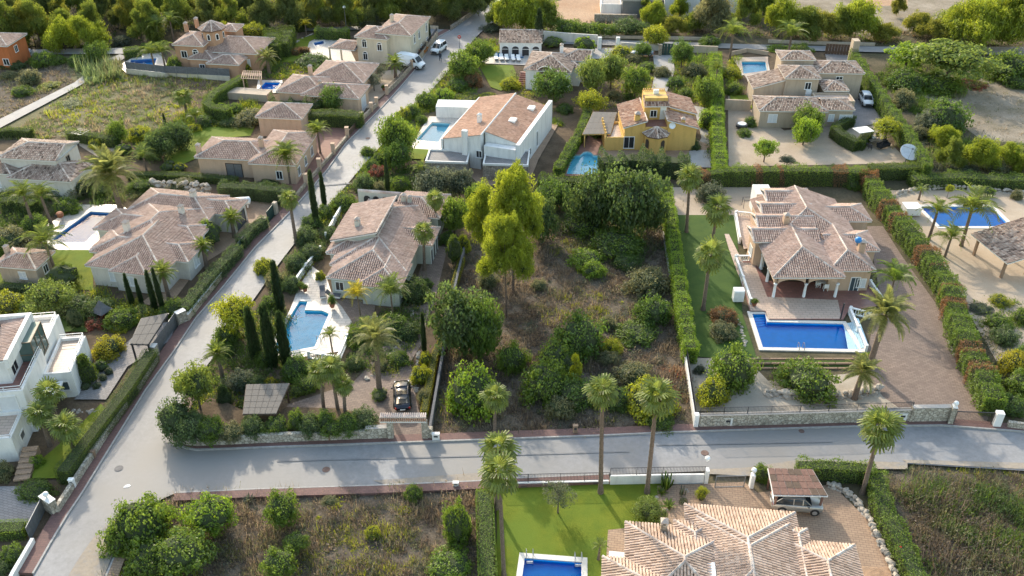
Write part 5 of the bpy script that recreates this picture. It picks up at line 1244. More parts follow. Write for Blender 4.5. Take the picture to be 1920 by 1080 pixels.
# Q  white modern house bottom left ---------------------------------------------------------------------
pq = P(39,865,0)
Qh = House('house', 'white cubic modern house with glass corner and roof terraces at lower left', 'house', (pq.x, pq.y), R(8), 'white', 'tile_b', capm='trim', trim='whitepaint', seed=20, ov=.1)
bl = Qh.flat(-16, 0, 0, 3.99, 3.0, 'white', par=.45, floor='tile_pale'); b0 = Qh.flat(-16, .5, 4.0, 10.5, 5.3, 'white', par=.45, floor='tile_terrace')
b1 = Qh.flat(-16, .2, 10.52, 17.5, 4.6, 'white', par=.4, floor='tile_white'); b2 = Qh.flat(.52, 3.2, 8.9, 15.0, 3.3, 'white', par=.35, floor='tile_pale')
b3 = Qh.blk(-16, -.9, 5.7, 12.8, 6.4, 'sl', .085, wm='white', coarse=1.0)
x0, x1, y0, y1, zz = Qh.walls[b3]
Qh.part('roof_rim', MB().box(x0-.3, x1+.55, y1+.1, y1+.5, 6.3, 8.0), 'white'); Qh.part('roof_rim', MB().box(x1+.12, x1+.5, y0-.3, y1+.09, 6.9, 8.0), 'white')
gm = MB(); gm.box(x1+.01, x1+1.3, y1-3.6, y1-.1, 4.0, 7.2); gp = Qh.part('glass_corner', gm, plain('greenish_glass', (.09,.14,.13), .08, var=.05, spec=.8))
m = MB()
for yy in (y1-3.6, y1-2.4, y1-1.2, y1-.1): m.bar((x1+1.32, yy, 4.2), (x1+1.32, yy, 7.25), .09, .09)
for zq in (4.25, 5.7, 7.2): m.bar((x1+1.32, y1-3.6, zq), (x1+1.32, y1-.1, zq), .09, .09); m.bar((x1, y1-3.62, zq), (x1+1.32, y1-3.62, zq), .09, .09)
m.build('glazing_bars', plain('bronze_frame', (.17,.13,.09), .5), gp)
Qh.win(b3, 'r', .2, 5.2, 1.4, 1.1, 'glass', 'white', mull=1, sill=False); Qh.win(bl, 'r', .5, 1.2, .9, .7, 'metal_grey', 'white', mull=0, sill=False)
def rail_on(house, pts, z, h=.5):
    m = MB(); pts = [Vector(p) for p in pts]
    for a, b in zip(pts[:-1], pts[1:]):
        for k in (.4, 1.0): m.bar((a.x, a.y, z+h*k), (b.x, b.y, z+h*k), .05, .05)
        n = max(1, int((b-a).length/1.4))
        for i in range(n+1): c = a.lerp(b, i/n); m.bar((c.x, c.y, z), (c.x, c.y, z+h), .05, .05)
    house.part('handrail', m, 'whitepaint')
rail_on(Qh, [(-15,4.12),(.38,4.12),(.38,10.3)], 5.3); rail_on(Qh, [(-15,.12),(-.12,.12),(-.12,3.9)], 3.0, .3); rail_on(Qh, [(-12,17.3),(0,17.3),(0,15.4)], 4.6); rail_on(Qh, [(3.05,9.1),(3.05,14.85),(.7,14.85)], 3.3)
Qh.win(b0, 'r', .25, 1.2, .5, .5, 'metal_grey', mull=0, sill=False); Qh.win(b0, 'f', .9, 2.7, 1.6, 2.0, 'shutter', 'white', mull=0); Qh.win(b2, 'f', .5, 1.1, 1.4, 1.0, 'glass_blue', 'white', mull=0)
m = MB()
for k in range(2): m.tube([(x1-2.2-k*.5, y1-1.0, 7.0), (x1-2.2-k*.5, y1-1.0, 8.6)], .14, 10); 
Qh.part('flue', m, 'metal_dark')
Qh.part('porch_canopy', MB().box(.52, 2.3, 5.8, 8.6, 2.3, 2.52), 'white')
Qh.part('roof_dome', MB().lathe([(.4, 0), (.4, .2), (.25, .45), (.02, .55)], -4, 7.2, 7.4, 12), 'whitepaint')
# far modern building at the top
Z = House('house', 'white and grey flat-roofed modern house under construction at the top edge', 'house', P(1180,36,0), R(-3), 'white', seed=21)
q = P(1166,33,0); x0, y0 = Z.loc(q); MBx = MB().box(x0, x0+7.5, y0, y0+8, -.2, 3.6); Z.part('wall', MBx, 'metal_grey'); Z.part('roof_slab', MB().box(x0-.3, x0+7.8, y0-.3, y0+9, 3.6, 4.0), 'concrete')
b = Z.flat(x0+9, x0+20, y0+1.5, y0+12, 6.2, 'white', par=.4, floor='concrete'); Z.flat(x0-4.5, x0-.1, y0+1.5, y0+9, 2.4, 'white', par=.3, floor='concrete'); Z.flat(x0+20.1, x0+27, y0+3, y0+12, 4.4, 'white', par=.4, floor='concrete')
Z.win(b, 'f', .3, 1.0, 2.4, 2.0, 'glass_blue'); Z.win(b, 'f', .75, 1.0, 1.6, 3.6, 'glass_blue'); Z.part('wall', MB().box(x0+7.52, x0+8.98, y0+3, y0+8, -.2, 3.0), 'metal_grey')
Z.part('plinth_wall', MB().box(x0-6, x0+3, y0-2.8, y0-2.2, -.2, 1.5), 'stone_tan')
# open shelter at the right edge
q = P(1876,522,0)
S_ = House('garden_shelter', 'open timber shelter with mottled tile roof at the right edge', 'shelter', q, R(12), 'wood', 'tile_d', seed=22)
S_.blk(-.9, 7.5, -1.2, 6.0, 3.0, 'sl', .22, walls=False, ov=.2)
for i, (x, y) in enumerate(((0,0),(0,5.4),(0,-2.6+1.6),(3.4,0),(3.4,5.4))):
    if i != 2: S_.part('post', MB().box(x-.14, x+.14, y-.14, y+.14, -.1, 2.85), 'wood')
S_.part('beam', MB().box(-.12, .12, -.9, 5.8, 2.72, 2.98), 'wood')
G('terrace', [(1380,492),(1412,492),(1440,530),(1630,535),(1658,575),(1590,586),(1580,603),(1440,602),(1434,587),(1405,587)], 'tile_terrace')
G('terrace', [(1382,496),(1413,496),(1438,560),(1570,566),(1577,601),(1440,601),(1435,586),(1407,586)], 'tile_pale')
G('terrace', [(1380,406),(1418,408),(1428,465),(1394,470)], 'tile_pale')
G('path', [(1384,520),(1366,470),(1358,442),(1366,442),(1395,500)], 'tile_pale')
sheet('garden_bed', [(344,818),(372,825),(480,821),(600,816),(688,811),(694,795),(640,780),(540,778),(470,790),(420,765),(395,760),(372,785)], M['soil'], z=1.05, h=1.0, px=True)

M['road_patch'] = ground('asphalt_repair', [(0.3, (0.20, 0.195, 0.195)), (0.7, (0.24, 0.235, 0.235))], 0.6, 5, 0.8, 0.01, 0.3)
M['drift'] = ground('sand_drift', [(0.35, (0.25, 0.235, 0.225)), (0.5, (0.33, 0.275, 0.215)), (0.7, (0.27, 0.25, 0.235))], 0.6, 3, 0.9, 0.01, 0.3)
G('sand_drift', [(120,1100),(150,1050),(178,1010),(205,985),(235,965),(262,962),(240,1000),(215,1040),(200,1075),(185,1110)], 'drift')
G('sand_drift', [(700,905),(800,898),(900,890),(960,889),(958,899),(895,905),(800,910),(720,912)], 'drift'); G('sand_drift', [(1690,866),(1780,868),(1920,872),(1990,880),(1990,890),(1920,884),(1700,872)], 'drift')
G('road_patch', [(520,868),(900,858),(1180,850),(1180,851.5),(900,860),(520,870)], 'road_patch'); G('road_patch', [(1230,838),(1560,832),(1560,833.5),(1230,839.8)], 'road_patch')
G('road_patch', [(585,352),(660,346),(660,348),(585,354)], 'road_patch'); 

G('verge', [(1330,884),(1400,881),(1490,867),(1700,871),(1700,884),(1500,882),(1410,897),(1330,893)], 'drift')
# ================================================================ WALLS, GATES, HEDGES
GZ = 0.004*LAYER[0]
wall('garden_wall', [(110,966),(160,888),(212,806),(262,735),(296,682)], 1.05, .35, M['stone'], 'pale rubble stone wall below the clipped hedge along the left pavement', rail=None)
wall('gate_pillar', [(291,676),(297,668)], 1.75, .55, M['stone'], 'stone gate pillar at the upper end of the left rubble wall', 'pillar', capmat=M['trim'])
wall('gate_pillar', [(335,612),(352,604)], 1.8, .6, M['stone'], 'broad stone gate pillar at the far end of the grey sliding gate', 'pillar', capmat=M['trim'])
gate('sliding_gate', (294,668), (334,610), 1.8, 'metal_grey', 'grey boarded sliding gate beside the slatted carport', 'panels')
wall('gate_pillar', [(88,952),(108,966)], 1.7, .6, M['stone'], 'stone gate pillar with round lamp at the lower left driveway', 'pillar', capmat=M['trim'])
gate('sliding_gate', (86,956), (58,1012), 1.5, 'metal_grey', 'grey gate closing the lower left driveway', 'panels')
wall('garden_wall', [(66,1022),(56,1040),(30,1085),(18,1110)], .9, .3, M['white'], 'low white wall in the lower left corner')
wall('garden_wall', [(354,606),(410,534),(447,482)], 1.15, .3, M['beigewall'], 'beige wall under the oleander hedge between two gates', capmat=M['trim'])
wall('garden_wall', [(462,462),(500,420)], 1.15, .3, M['beigewall'], 'short beige wall between the small green gates')
gate('garden_gate', (449,478), (460,464), 1.7, 'green_gate', 'small dark green gate in the oleander hedge', 'panels')
gate('driveway_gate', (503,418), (516,402), 1.7, 'green_gate', 'dark green driveway gate by the gas tank yard', 'panels')
wall('gate_pillar', [(516,404),(520,400)], 1.9, .5, M['beigewall'], 'beige pillar beside the dark green driveway gate', 'pillar')
wall('garden_wall', [(548,384),(575,351),(600,322),(626,293),(652,262)], .9, .3, M['stone_tan'], 'low tan stone wall with tall beige pillars before the red forecourt', pillars=[0,1,2,3,4], pmat=M['peach'], ph=2.1)
gate('driveway_gate', (655,259), (678,232), 1.3, 'wood_dark', 'brown boarded gate of the red paved forecourt', 'panels')
wall('garden_wall', [(679,231),(697,213),(707,203)], 1.1, .3, M['stone_tan'], 'short tan wall with pillars at the concrete drive entrance', pillars=[0,1,2], pmat=M['peach'], ph=1.9)
wall('garden_wall', [(726,181),(750,157),(773,132)], 1.25, .3, M['stone_tan'], 'tan wall along the gravel garden of olive trees', pillars=[0,2], pmat=M['peach'], ph=2.0, rail=.5)
wall('garden_wall', [(779,128),(800,99),(820,72)], 1.5, .35, M['stone_tan'], 'tan stone wall with railing below the three cypresses', rail=.7, pillars=[0,1])
wall('roadside_wall', [(846,57),(885,30),(925,0)], 1.0, .4, M['stone_brown'], 'low brown wall beside the upper road under the pines')
wall('roadside_wall', [(705,48),(822,56)], .8, .3, M['beigewall'], 'low beige wall and railing along the side lane at the wood', rail=.7)
wall('garden_wall', [(238,138),(312,146),(318,143),(432,152)], .9, .3, M['cream'], 'cream wall topped with dark shade cloth below the white terrace')
q0, q1, q2 = P(238,138), P(312,146), P(432,152); root = empty('shade_fence', q0, 0, 'dark grey shade cloth fence above the dry field', 'fence')
for a, b in ((q0, q1), (q1, q2)):
    ofs = [Vector((a.x-q0.x, a.y-q0.y+.2)), Vector((b.x-q0.x, b.y-q0.y+.2))]; wall_solid(ofs, 2.2, .04, z0=.9).build('shade_cloth', M['fabric_grey'], root)
    m = MB(); [m.bar((p.x, p.y, 0), (p.x, p.y, 2.3), .06, .06) for p in densify(ofs, 2)]; m.build('fence_posts', M['metal_grey'], root)
wall('garden_wall', [(993,74),(1060,80),(1120,84)], 2.0, .3, M['offwhite'], 'long off-white wall behind the pool house and tall cypress')
wall('gate_portal', [(1120,94),(1127,94)], 2.6, .6, M['white'], 'left white pillar of the tall white entrance portal', 'pillar'); wall('gate_portal', [(1154,94),(1161,94)], 2.6, .6, M['white'], 'right white pillar of the tall white entrance portal', 'pillar')
gate('driveway_gate', (1128,93), (1154,93), 2.0, 'metal_dark', 'black gate between two white entrance pillars', 'bars')
wall('garden_wall', [(1163,90),(1235,95)], 1.2, .3, M['offwhite'], 'off-white wall right of the white entrance portal'); wall('garden_wall', [(1262,97),(1345,100)], 1.4, .3, M['beigewall'], 'beige wall right of the arched green gate')
wall('gate_portal', [(1234,105),(1240,105)], 2.3, .6, M['stone_tan'], 'tan stone pillar left of the dark green garage gate', 'pillar'); gate('driveway_gate', (1238,104), (1262,105), 2.4, 'green_gate', 'dark green boarded gate at the head of the concrete drive', 'panels')
gate('driveway_gate', (1546,103), (1590,105), 2.2, 'wood_dark', 'wide dark brown gate behind the stepped tan villa', 'panels'); wall('gate_portal', [(1592,106),(1598,106)], 2.8, .6, M['beigewall'], 'beige pillar right of the wide dark brown gate', 'pillar')
wall('roadside_wall', [(960,66),(1130,71),(1345,76)], .6, .3, M['beigewall'], 'low kerb wall along the far side of the upper lane'); wall('roadside_wall', [(1440,80),(1560,84),(1640,86)], .6, .3, M['beigewall'], 'low wall along the upper lane behind the dark gate')
wall('garden_wall', [(1358,206),(1406,208)], 1.9, .3, M['sand'], 'tan screen wall beside the small lawn of the stepped villa'); wall('garden_wall', [(1372,104),(1400,98),(1440,104)], .8, .3, M['sand'], 'low curved tan wall behind the small upper right pool')
# scrub plot boundary and right villa frontage
wall('boundary_wall', [(1243,440),(1256,520),(1270,600),(1283,672)], .55, .2, M['concrete'], 'thin grey boundary wall at the foot of the tall green hedge')
wall('boundary_wall', [(1284,676),(1292,730),(1302,798)], 1.1, .22, M['white'], 'white boundary wall with end pillar between scrub plot and gravel strip', rail=.8)
wall('gate_pillar', [(1299,803),(1307,803)], 1.9, .5, M['white'], 'white pillar at the corner of scrub plot and pavement', 'pillar')
wall('front_wall', [(1309,803),(1440,800),(1600,795),(1702,792)], 1.75, .35, M['stone'], 'long pale rubble front wall with railing before the right villa', capmat=M['concrete'], rail=.85)
wall('front_wall', [(1702,793),(1774,792)], 2.1, .45, M['stone'], 'taller pale stone wall panel beside the barred gate', capmat=M['concrete'])
wall('gate_pillar', [(1774,796),(1783,797)], 2.4, .6, M['stone'], 'stone gate pillar with white ball left of the barred gate', 'pillar', capmat=M['trim'])
gate('driveway_gate', (1786,797), (1856,800), 1.8, 'metal_dark', 'black barred gate at the foot of the wide brown driveway')
wall('gate_pillar', [(1858,801),(1872,802)], 2.0, .6, M['white'], 'white gate pillar right of the barred gate', 'pillar'); wall('front_wall', [(1886,804),(1930,810),(2000,818)], 1.0, .35, M['stone'], 'low pale wall at the right edge beyond the white gate pillar')
for (u, v, z, lb) in ((1779,796,2.47,'white ball finial on the stone pillar left of the barred gate'), (1322,890,1.75,'white ball lamp on the pillar at the lower front gate'), (1408,912,1.75,'white ball lamp on the pillar beside the slatted carport hedge'), (286,672,1.85,'white ball lamp on the stone pillar by the grey sliding gate'), (98,958,1.8,'blue-grey ball lamp on the lower left stone pillar')):
    q = P(u, v); tag(MB().lathe([(.08,0),(.08,.08),(.2,.16),(.25,.32),(.2,.48),(.02,.56)], n=12).build('ball_lamp', M['whitepaint'], None, True, loc=(q.x, q.y, z)), lb, 'lamp')
# central villa frontage
wall('front_wall', [(342,832),(352,837),(372,839),(480,834),(600,829),(727,824)], 1.35, .4, M['stone'], 'curving pale rubble wall at the street corner of the central garden')
wall('front_wall', [(688,825),(728,823)], 1.6, .45, M['stone'], 'taller pale stone panel left of the balustraded gateway', capmat=M['concrete'])
root = empty('gateway', P(734,824), 0, 'pillared gateway topped with a red and white tiled pergola', 'gateway'); g0 = P(734,824); g1 = P(798,822); dx = g1.x-g0.x
for x in (0, dx): MB().box(x-.28, x+.28, -.28, .28, -.1, 2.35).build('pillar', M['stone'], root)
MB().box(-.9, dx+.2, -.22, .22, 2.35, 2.55).build('lintel', M['trim'], root); MB().box(-.9, dx+.2, -.2, .2, 2.95, 3.05).build('top_beam', M['trim'], root)
if True:
    pm = MB().box(-.05, .05, -.3, .3, 2.552, 2.948).mesh('slat', M['tile_red']); n = 22
    for k in range(n): link('slat', pm, root, (-.8+k*(dx+.95)/(n-1), 0, 0))
    pm = MB().tube([(0,-.34,3.1),(0,.34,3.1)], .085, 6).mesh('cover_tile', M['cap'])
    for k in range(n): link('cover_tile', pm, root, (-.8+k*(dx+.95)/(n-1), 0, 0))
wall('boundary_wall', [(872,470),(858,530),(842,600),(830,680),(818,750),(806,822)], 1.1, .25, M['fabric_grey'], 'grey boundary wall between golden hedge and scrub plot')
wall('gate_pillar', [(800,823),(812,824)], 1.5, .5, M['stone'], 'low stone pillar right of the balustraded gateway', 'pillar')
# lower lawn frontage
wall('front_wall', [(930,912),(1050,909),(1141,907)], .45, .25, M['white'], 'low white wall with railing along the lower lawn', rail=.95)
wall('front_wall', [(1143,908),(1240,906),(1318,905)], 1.15, .28, M['white'], 'higher white wall with railing behind the two tall palms', rail=.85)
wall('gate_pillar', [(1319,905),(1326,905)], 1.7, .5, M['white'], 'white pillar with ball lamp at the lower front gate', 'pillar'); wall('gate_pillar', [(1404,914),(1411,914)], 1.7, .5, M['white'], 'white pillar beside the slatted carport hedge', 'pillar')
gate('driveway_gate', (1340,915), (1394,914), 1.5, 'metal_grey', 'half open grey barred gate before the sandy driveway')
# balustrades
balustrade([(1378,491),(1392,530),(1406,572)], 'white balustrade sloping along the left of the red terrace'); balustrade([(1380,490),(1413,490)], 'short white balustrade at the head of the red terrace')
balustrade([(1378,408),(1386,456)], 'white balustrade left of the upper balcony of the right villa'); balustrade([(1380,407),(1416,410)], 'white balustrade along the back of the upper balcony')
balustrade([(1630,538),(1656,574)], 'white balustrade at the right end of the red terrace by the banana plant'); balustrade([(1592,590),(1607,624),(1622,660)], 'white balustrade behind the pool cover roller'); balustrade([(1593,588),(1628,597)], 'short white balustrade behind the date palm')
balustrade([(580,672),(607,676),(635,680)], 'white balustrade at the lower end of the central pool terrace'); balustrade([(636,678),(652,640)], 'white balustrade at the right of the central pool terrace')
balustrade([(548,545),(575,506),(602,474)], 'long white balustrade between street shrubs and central terrace'); balustrade([(612,448),(628,418),(643,392)], 'white balustrade beside the raised roof of the central villa')
# hedges --------------------------------------------------------------------------------------------
hedge([(281,655),(236,723),(178,797),(114,880)], 2.0, 1.5, 'hedge2', 'clipped dark hedge above the left rubble wall', 'top', dens=150, lf=(.10,.07), clipped=True)
hedge([(343,572),(395,510),(444,458)], 2.0, 1.5, 'oleander', 'grey-green oleander hedge along the beige street wall', 'top', dens=75); hedge([(450,446),(468,424),(494,406)], 1.9, 1.4, 'oleander', 'short oleander hedge above the small green gate', 'top', dens=75)
hedge([(412,344),(470,345),(540,353)], 2.4, 2.0, 'dark', 'dark bushy hedge between gas tank yard and beige villa', 'top', dens=70)
hedge([(866,482),(850,535),(838,600),(826,640),(815,660),(803,728),(795,768)], 1.0, .75, 'yellow', 'low golden clipped hedge along the brown driveway', 'top', dens=130, lf=(.1,.07), clipped=True)
hedge([(908,918),(911,1000),(916,1100)], 1.5, 1.5, 'hedge', 'straight green hedge left of the lower lawn', 'top', dens=120, lf=(.13,.09), clipped=True)
hedge([(1500,868),(1560,868),(1640,874)], 1.9, 1.4, 'mid', 'dense green hedge with pink flowers behind the slatted carport', 'top', dens=80); hedge([(1643,882),(1660,945),(1692,1010),(1722,1075),(1736,1110)], 1.6, 1.7, 'mid', 'leafy hedge curving down the right of the sandy driveway', 'top', dens=90)
hedge([(1250,352),(1262,430),(1275,520),(1287,600),(1297,650)], 2.3, 1.5, 'bright', 'tall bright green hedge between scrub plot and palm lawn', 'top', dens=110, lf=(.18,.12))
hedge([(1310,322),(1365,314),(1500,313),(1624,316)], 2.8, 1.6, 'hedge', 'long dark hedge with brown patches behind the right villa', 'top', dens=80, mat2='brown', patch=.22)
hedge([(1601,93),(1630,137),(1665,188),(1710,252),(1742,305)], 3.2, 1.3, 'hedge', 'tall clipped conifer hedge slanting beside the stepped tan villa', 'top', dens=80, lf=(.22,.1), wave=.1); hedge([(1632,310),(1742,308)], 2.2, 1.6, 'hedge2', 'clipped dark hedge below the satellite dish', 'top', dens=90, clipped=True)
hedge([(1630,322),(1647,352),(1680,392),(1712,430),(1752,482),(1785,530),(1800,590),(1820,640),(1850,700),(1868,745)], 2.5, 2.2, 'hedge', 'long mixed hedge with withered brown patches along the right driveway', 'top', dens=95, lf=(.2,.13), mat2='brown', patch=.27)
hedge([(1712,330),(1800,326),(1860,330),(1960,334)], 1.7, 2.2, 'mid', 'loose low hedge behind the rock edging at the far right', 'top', dens=70)
hedge([(1343,100),(1345,180),(1346,240),(1352,308)], 2.3, 1.9, 'bright', 'bright green hedge between yellow house and stepped tan villa', 'top', dens=85, lf=(.2,.13))
hedge([(1102,205),(1090,240),(1070,272),(1046,312)], 1.9, 1.3, 'mid', 'green hedge left of the reed pergola', 'top', dens=80, lf=(.2,.13))
hedge([(1128,296),(1180,290),(1292,296)], 3.2, 2.6, 'dark', 'tall dark conifer hedge below the yellow house', 'top', dens=70, lf=(.24,.13), wave=.3); hedge([(1012,330),(1060,333),(1125,336)], 2.2, 1.8, 'hedge2', 'dark hedge at the foot of the pale pool', 'top', dens=80)
hedge([(578,210),(620,208),(676,213)], 2.6, 2.0, 'hedge2', 'dark clipped hedge between the two peach villas', 'top', dens=90, clipped=True)
hedge([(455,141),(400,172),(386,190),(398,198),(428,203)], 2.3, 1.5, 'hedge', 'bright clipped hedge curling round the peach terrace wall', 'top', dens=100, clipped=True)
hedge([(128,245),(170,250),(216,257)], 1.8, 1.6, 'hedge2', 'dark hedge between dry field and small lawn garden', 'top', dens=80); hedge([(-30,245),(20,240),(56,242)], 1.4, 1.4, 'hedge2', 'low hedge above the left edge house', 'top', dens=80)
hedge([(240,324),(330,325),(400,330),(442,334)], 1.1, 1.3, 'hedge2', 'low clipped hedge in front of the beige villa lawn', 'top', dens=90, clipped=True)
hedge([(413,47),(450,47),(492,49)], 3.4, 2.4, 'lime', 'tall sunlit hedge behind the salmon house', 'top', dens=60, lf=(.25,.15)); hedge([(592,53),(652,55)], 2.2, 1.8, 'hedge', 'hedge at the head of the upper sunny lawn', 'top', dens=60, lf=(.22,.14))
hedge([(510,56),(510,82)], 3.6, 3.0, 'hedge2', 'dark tall clipped hedge right of the salmon house', 'top', dens=60, lf=(.22,.13)); hedge([(540,52),(528,78)], 3.2, 2.6, 'hedge2', 'dark hedge beside the upper sunny lawn', 'top', dens=60, lf=(.22,.13))
hedge([(232,92),(260,88)], 1.8, 2.0, 'hedge', 'small clipped hedge left of the white terrace', 'top', dens=70, clipped=True); hedge([(266,84),(312,77)], 1.7, 1.8, 'hedge', 'clipped hedge behind the white terrace pool', 'top', dens=70, clipped=True)
hedge([(-20,986),(42,984)], 1.3, 1.4, 'hedge', 'clipped hedge at the left edge of the lower driveway', 'top', dens=130, lf=(.11,.08), clipped=True)
hedge([(0,533),(60,536),(110,545)], 1.2, 1.2, 'oleander', 'low hedge below the bath house lawn', 'top', dens=80)
hedge([(552,95),(560,88),(578,90)], 1.1, 1.2, 'brown', 'low reddish hedge on the upper sunny lawn', 'top', dens=70)
hedge([(0,372),(30,368),(62,378)], 2.0, 2.2, 'hedge2', 'dark hedge left of the palms by the glaring pool', 'top', dens=70)
# rock edgings
rocks([(1556,914),(1585,926),(1605,942),(1628,975),(1645,1010),(1660,1040),(1680,1090)], 'tan rock edging curving round the sandy driveway', .55, .34, high=2)
rocks([(680,715),(705,700),(730,680),(742,655),(748,635)], 'rock edging below the feather palm bed', .6, .55); rocks([(752,628),(760,610),(775,585)], 'small rock edging beside the steep bed', .5, .5); rocks([(788,660),(780,690),(774,712),(780,735)], 'rock edging right of the brown driveway', .5, .5)
rocks([(1672,372),(1700,362),(1735,356),(1765,352),(1840,358),(1925,366)], 'rock edging in front of the low far right hedge', .6, .6, high=2); rocks([(1440,742),(1500,748),(1560,748),(1620,742),(1648,735)], 'rock bank below the right villa pool', .8, .6, high=2)
rocks([(1232,930),(1238,955),(1255,958),(1282,948),(1292,930),(1286,914)], 'ring of stones round the cactus bed', .35, .35); rocks([(1385,600),(1392,625),(1398,650)], 'pale rock edging left of the right pool', .45, .45)
rocks([(288,355),(330,358),(390,362)], 'stone bank behind the long hipped villa', .9, .7, high=3); rocks([(1778,640),(1790,665),(1815,685)], 'rocks between right driveway hedge and gravel shrubs', .5, .6)
rocks([(520,115),(545,85),(585,64),(600,62)], 'low stone edging round the upper sunny lawn', .6, .6); rocks([(640,790),(700,786)], 'rocks under the palm trio', .4, .5); rocks([(140,772),(200,775)], 'low stone edging below the modern house path', .5, .4)
# timber sleepers below the right pool
root = empty('sleeper_terrace', P(1408,690), 0, 'weathered timber sleepers stepping down below the right pool', 'retaining wall'); o0 = P(1408,690)
for r_, (ua, ub, v) in enumerate(((1404,1600,679),(1406,1606,685),(1410,1612,692))):
    a = P(ua, v)-o0; b = P(ub, v)-o0; n = 5
    for k in range(n):
        p = a.lerp(b, k/n); q = a.lerp(b, (k+1)/n-.01); MB().bar((p.x, p.y, .42-.17*r_), (q.x, q.y, .42-.17*r_), .22, .2).build('sleeper', M['wood'], root)
# ================================================================ SHELTERS AND GARDEN STRUCTURES
def slab_roof(name, corners, z, label, mat, nx, ny, post='wood', posts=True, gap=.06, cat='carport', thick=.05, alt=None, inset=.25):
    """flat roof of separate panels on posts; corners: four sighted roof corners, near-left first, anticlockwise"""
    c = [P(u, v, z) for u, v in corners]; o = Vector((c[0].x, c[0].y, 0)); root = empty(name, o, 0, label, cat)
    c = [Vector((q.x-o.x, q.y-o.y)) for q in c]
    def at(s, t): return c[0].lerp(c[1], s).lerp(c[3].lerp(c[2], s), t)
    m = MB()
    for k in range(nx+1):
        a, b = at(k/nx, 0), at(k/nx, 1); m.bar((a.x, a.y, z-.07), (b.x, b.y, z-.07), .08, .1)
    for k in range(ny+1):
        a, b = at(0, k/ny), at(1, k/ny); m.bar((a.x, a.y, z-.075), (b.x, b.y, z-.075), .07, .1)
    m.build('frame', M['trim' if name == 'slatted_carport' else post], root)
    rng = random.Random(5)
    for i in range(nx):
        for j in range(ny):
            e = gap/2
            q = [at((i+e)/nx, (j+e)/ny), at((i+1-e)/nx, (j+e)/ny), at((i+1-e)/nx, (j+1-e)/ny), at((i+e)/nx, (j+1-e)/ny)]
            MB().prism([(p.x, p.y) for p in q], z+rng.uniform(0, .012), z+thick).build('roof_panel', M[alt if alt and (i*3+j*2) % 7 in (1, 4) else mat], root)
    if posts:
        for s, t in ((inset*.3, .04), (1-inset*.3, .04), (inset*.3, .96), (1-inset*.3, .96)):
            p = at(s, t); MB().box(p.x-.08, p.x+.08, p.y-.08, p.y+.08, -.1, z-.12).build('post', M[post], root)
    return root
slab_roof('slatted_carport', [(1450,928),(1552,930),(1523,880),(1440,878)], 2.5, 'carport roofed with red-brown slatted panels above the silver car', 'wood_red', 7, 4, 'wood_red', alt='wood_dark')
slab_roof('carport', [(243,645),(278,646),(316,587),(265,597)], 2.5, 'grey slatted carport beside the grey sliding gate', 'thatch', 3, 3, 'metal_dark', gap=.04)
slab_roof('garden_shelter', [(455,777),(518,776),(543,719),(462,721)], 2.4, 'grey lattice-roofed shelter among the corner garden shrubs', 'thatch', 6, 5, 'wood_dark', cat='shelter', gap=.05)
slab_roof('reed_pergola', [(1092,252),(1145,251),(1157,211),(1112,210)], 2.5, 'reed matting pergola left of the yellow house', 'thatch', 5, 4, 'yellow', cat='pergola', gap=.02)
slab_roof('timber_pergola', [(452,146),(490,148),(490,133),(456,132)], 2.6, 'open timber pergola on the peach villa terrace', 'wood_red', 9, 1, 'peach', cat='pergola', gap=.6)
G('patio', [(1292,286),(1332,284),(1352,286),(1350,318),(1292,316)], 'concrete')
# ================================================================ PLANTS, each sighted by its foot, top and width
p = plant
# --- scrub plot between the central and right villas
p('pine', 962, 312, 548, 124, 'pine', 'tallest bright yellow-green pine standing behind the central scrub plot pine', bare=.42)
p('pine', 905, 350, 500, 70, 'pine', 'bright pine crown at the left flank of the tallest pine', bare=.35); p('pine', 950, 402, 596, 108, 'pine', 'front bright pine with bare leaning trunks in the scrub plot', bare=.44)
for a in [(1178,312,442,118,'dark','broad dark green tree at the upper right of the scrub plot'),(1112,318,425,92,'dark','dark green tree left of the broad dark one in the scrub plot'),(1012,366,452,66,'dark','bluish dark tree close to the right of the tall pines'),
          (1040,335,395,74,'carob','dark tree below the pale pool hedge'),(1212,352,440,60,'dark','dark tree against the tall bright hedge')]: p('tree', *a, bare=.1)
for a in [(1092,388,445,92,'mid','lush green shrub in front of the dark trees of the scrub plot'),(1152,420,492,104,'mid','widest lush shrub in the middle of the scrub plot'),(1098,462,508,70,'bright','light green shrub left of the widest lush shrub'),(1110,484,526,52,'bright','small bright round shrub at the foot of the lush shrubs'),
          (1172,470,510,60,'carob','green shrub right of the small bright round shrub'),(1212,492,560,84,'olive','greyish shrub near the tall bright hedge, upper one'),(1222,545,618,76,'carob','dark shrub near the tall bright hedge below the greyish one'),
          (1083,578,682,106,'carob','big round dark carob bush in the scrub plot'),(1046,630,712,84,'mid','mid green shrub left below the round carob'),(1022,668,765,96,'mid','spreading green shrub lower left of the carob'),(1075,700,775,84,'carob','dark green shrub right of the spreading green one'),
          (960,636,706,64,'mid','lone round shrub halfway down the scrub plot'),(888,676,788,108,'bright','large yellow-green bush beside the grey boundary wall'),(1192,602,652,88,'mid','low green bush beneath the tall bright hedge'),
          (1214,704,795,100,'lime','yellowish dome bush behind the lower right street palm'),(1186,676,730,72,'olive','olive-grey bush above the yellowish dome bush'),(1150,718,775,66,'carob','dark bush behind the middle street palm'),(1232,768,812,64,'mid','small green bush by the white end pillar'),
          (1050,735,790,60,'olive','greyish low bush under the spreading green shrub'),(915,500,545,40,'olive','small grey-green bush under the pines'),(1010,520,548,34,'olive','tiny greyish bush right of the pine trunks'),(1140,590,622,34,'olive','tiny pale bush right of the round carob')]: p('shrub', *a)
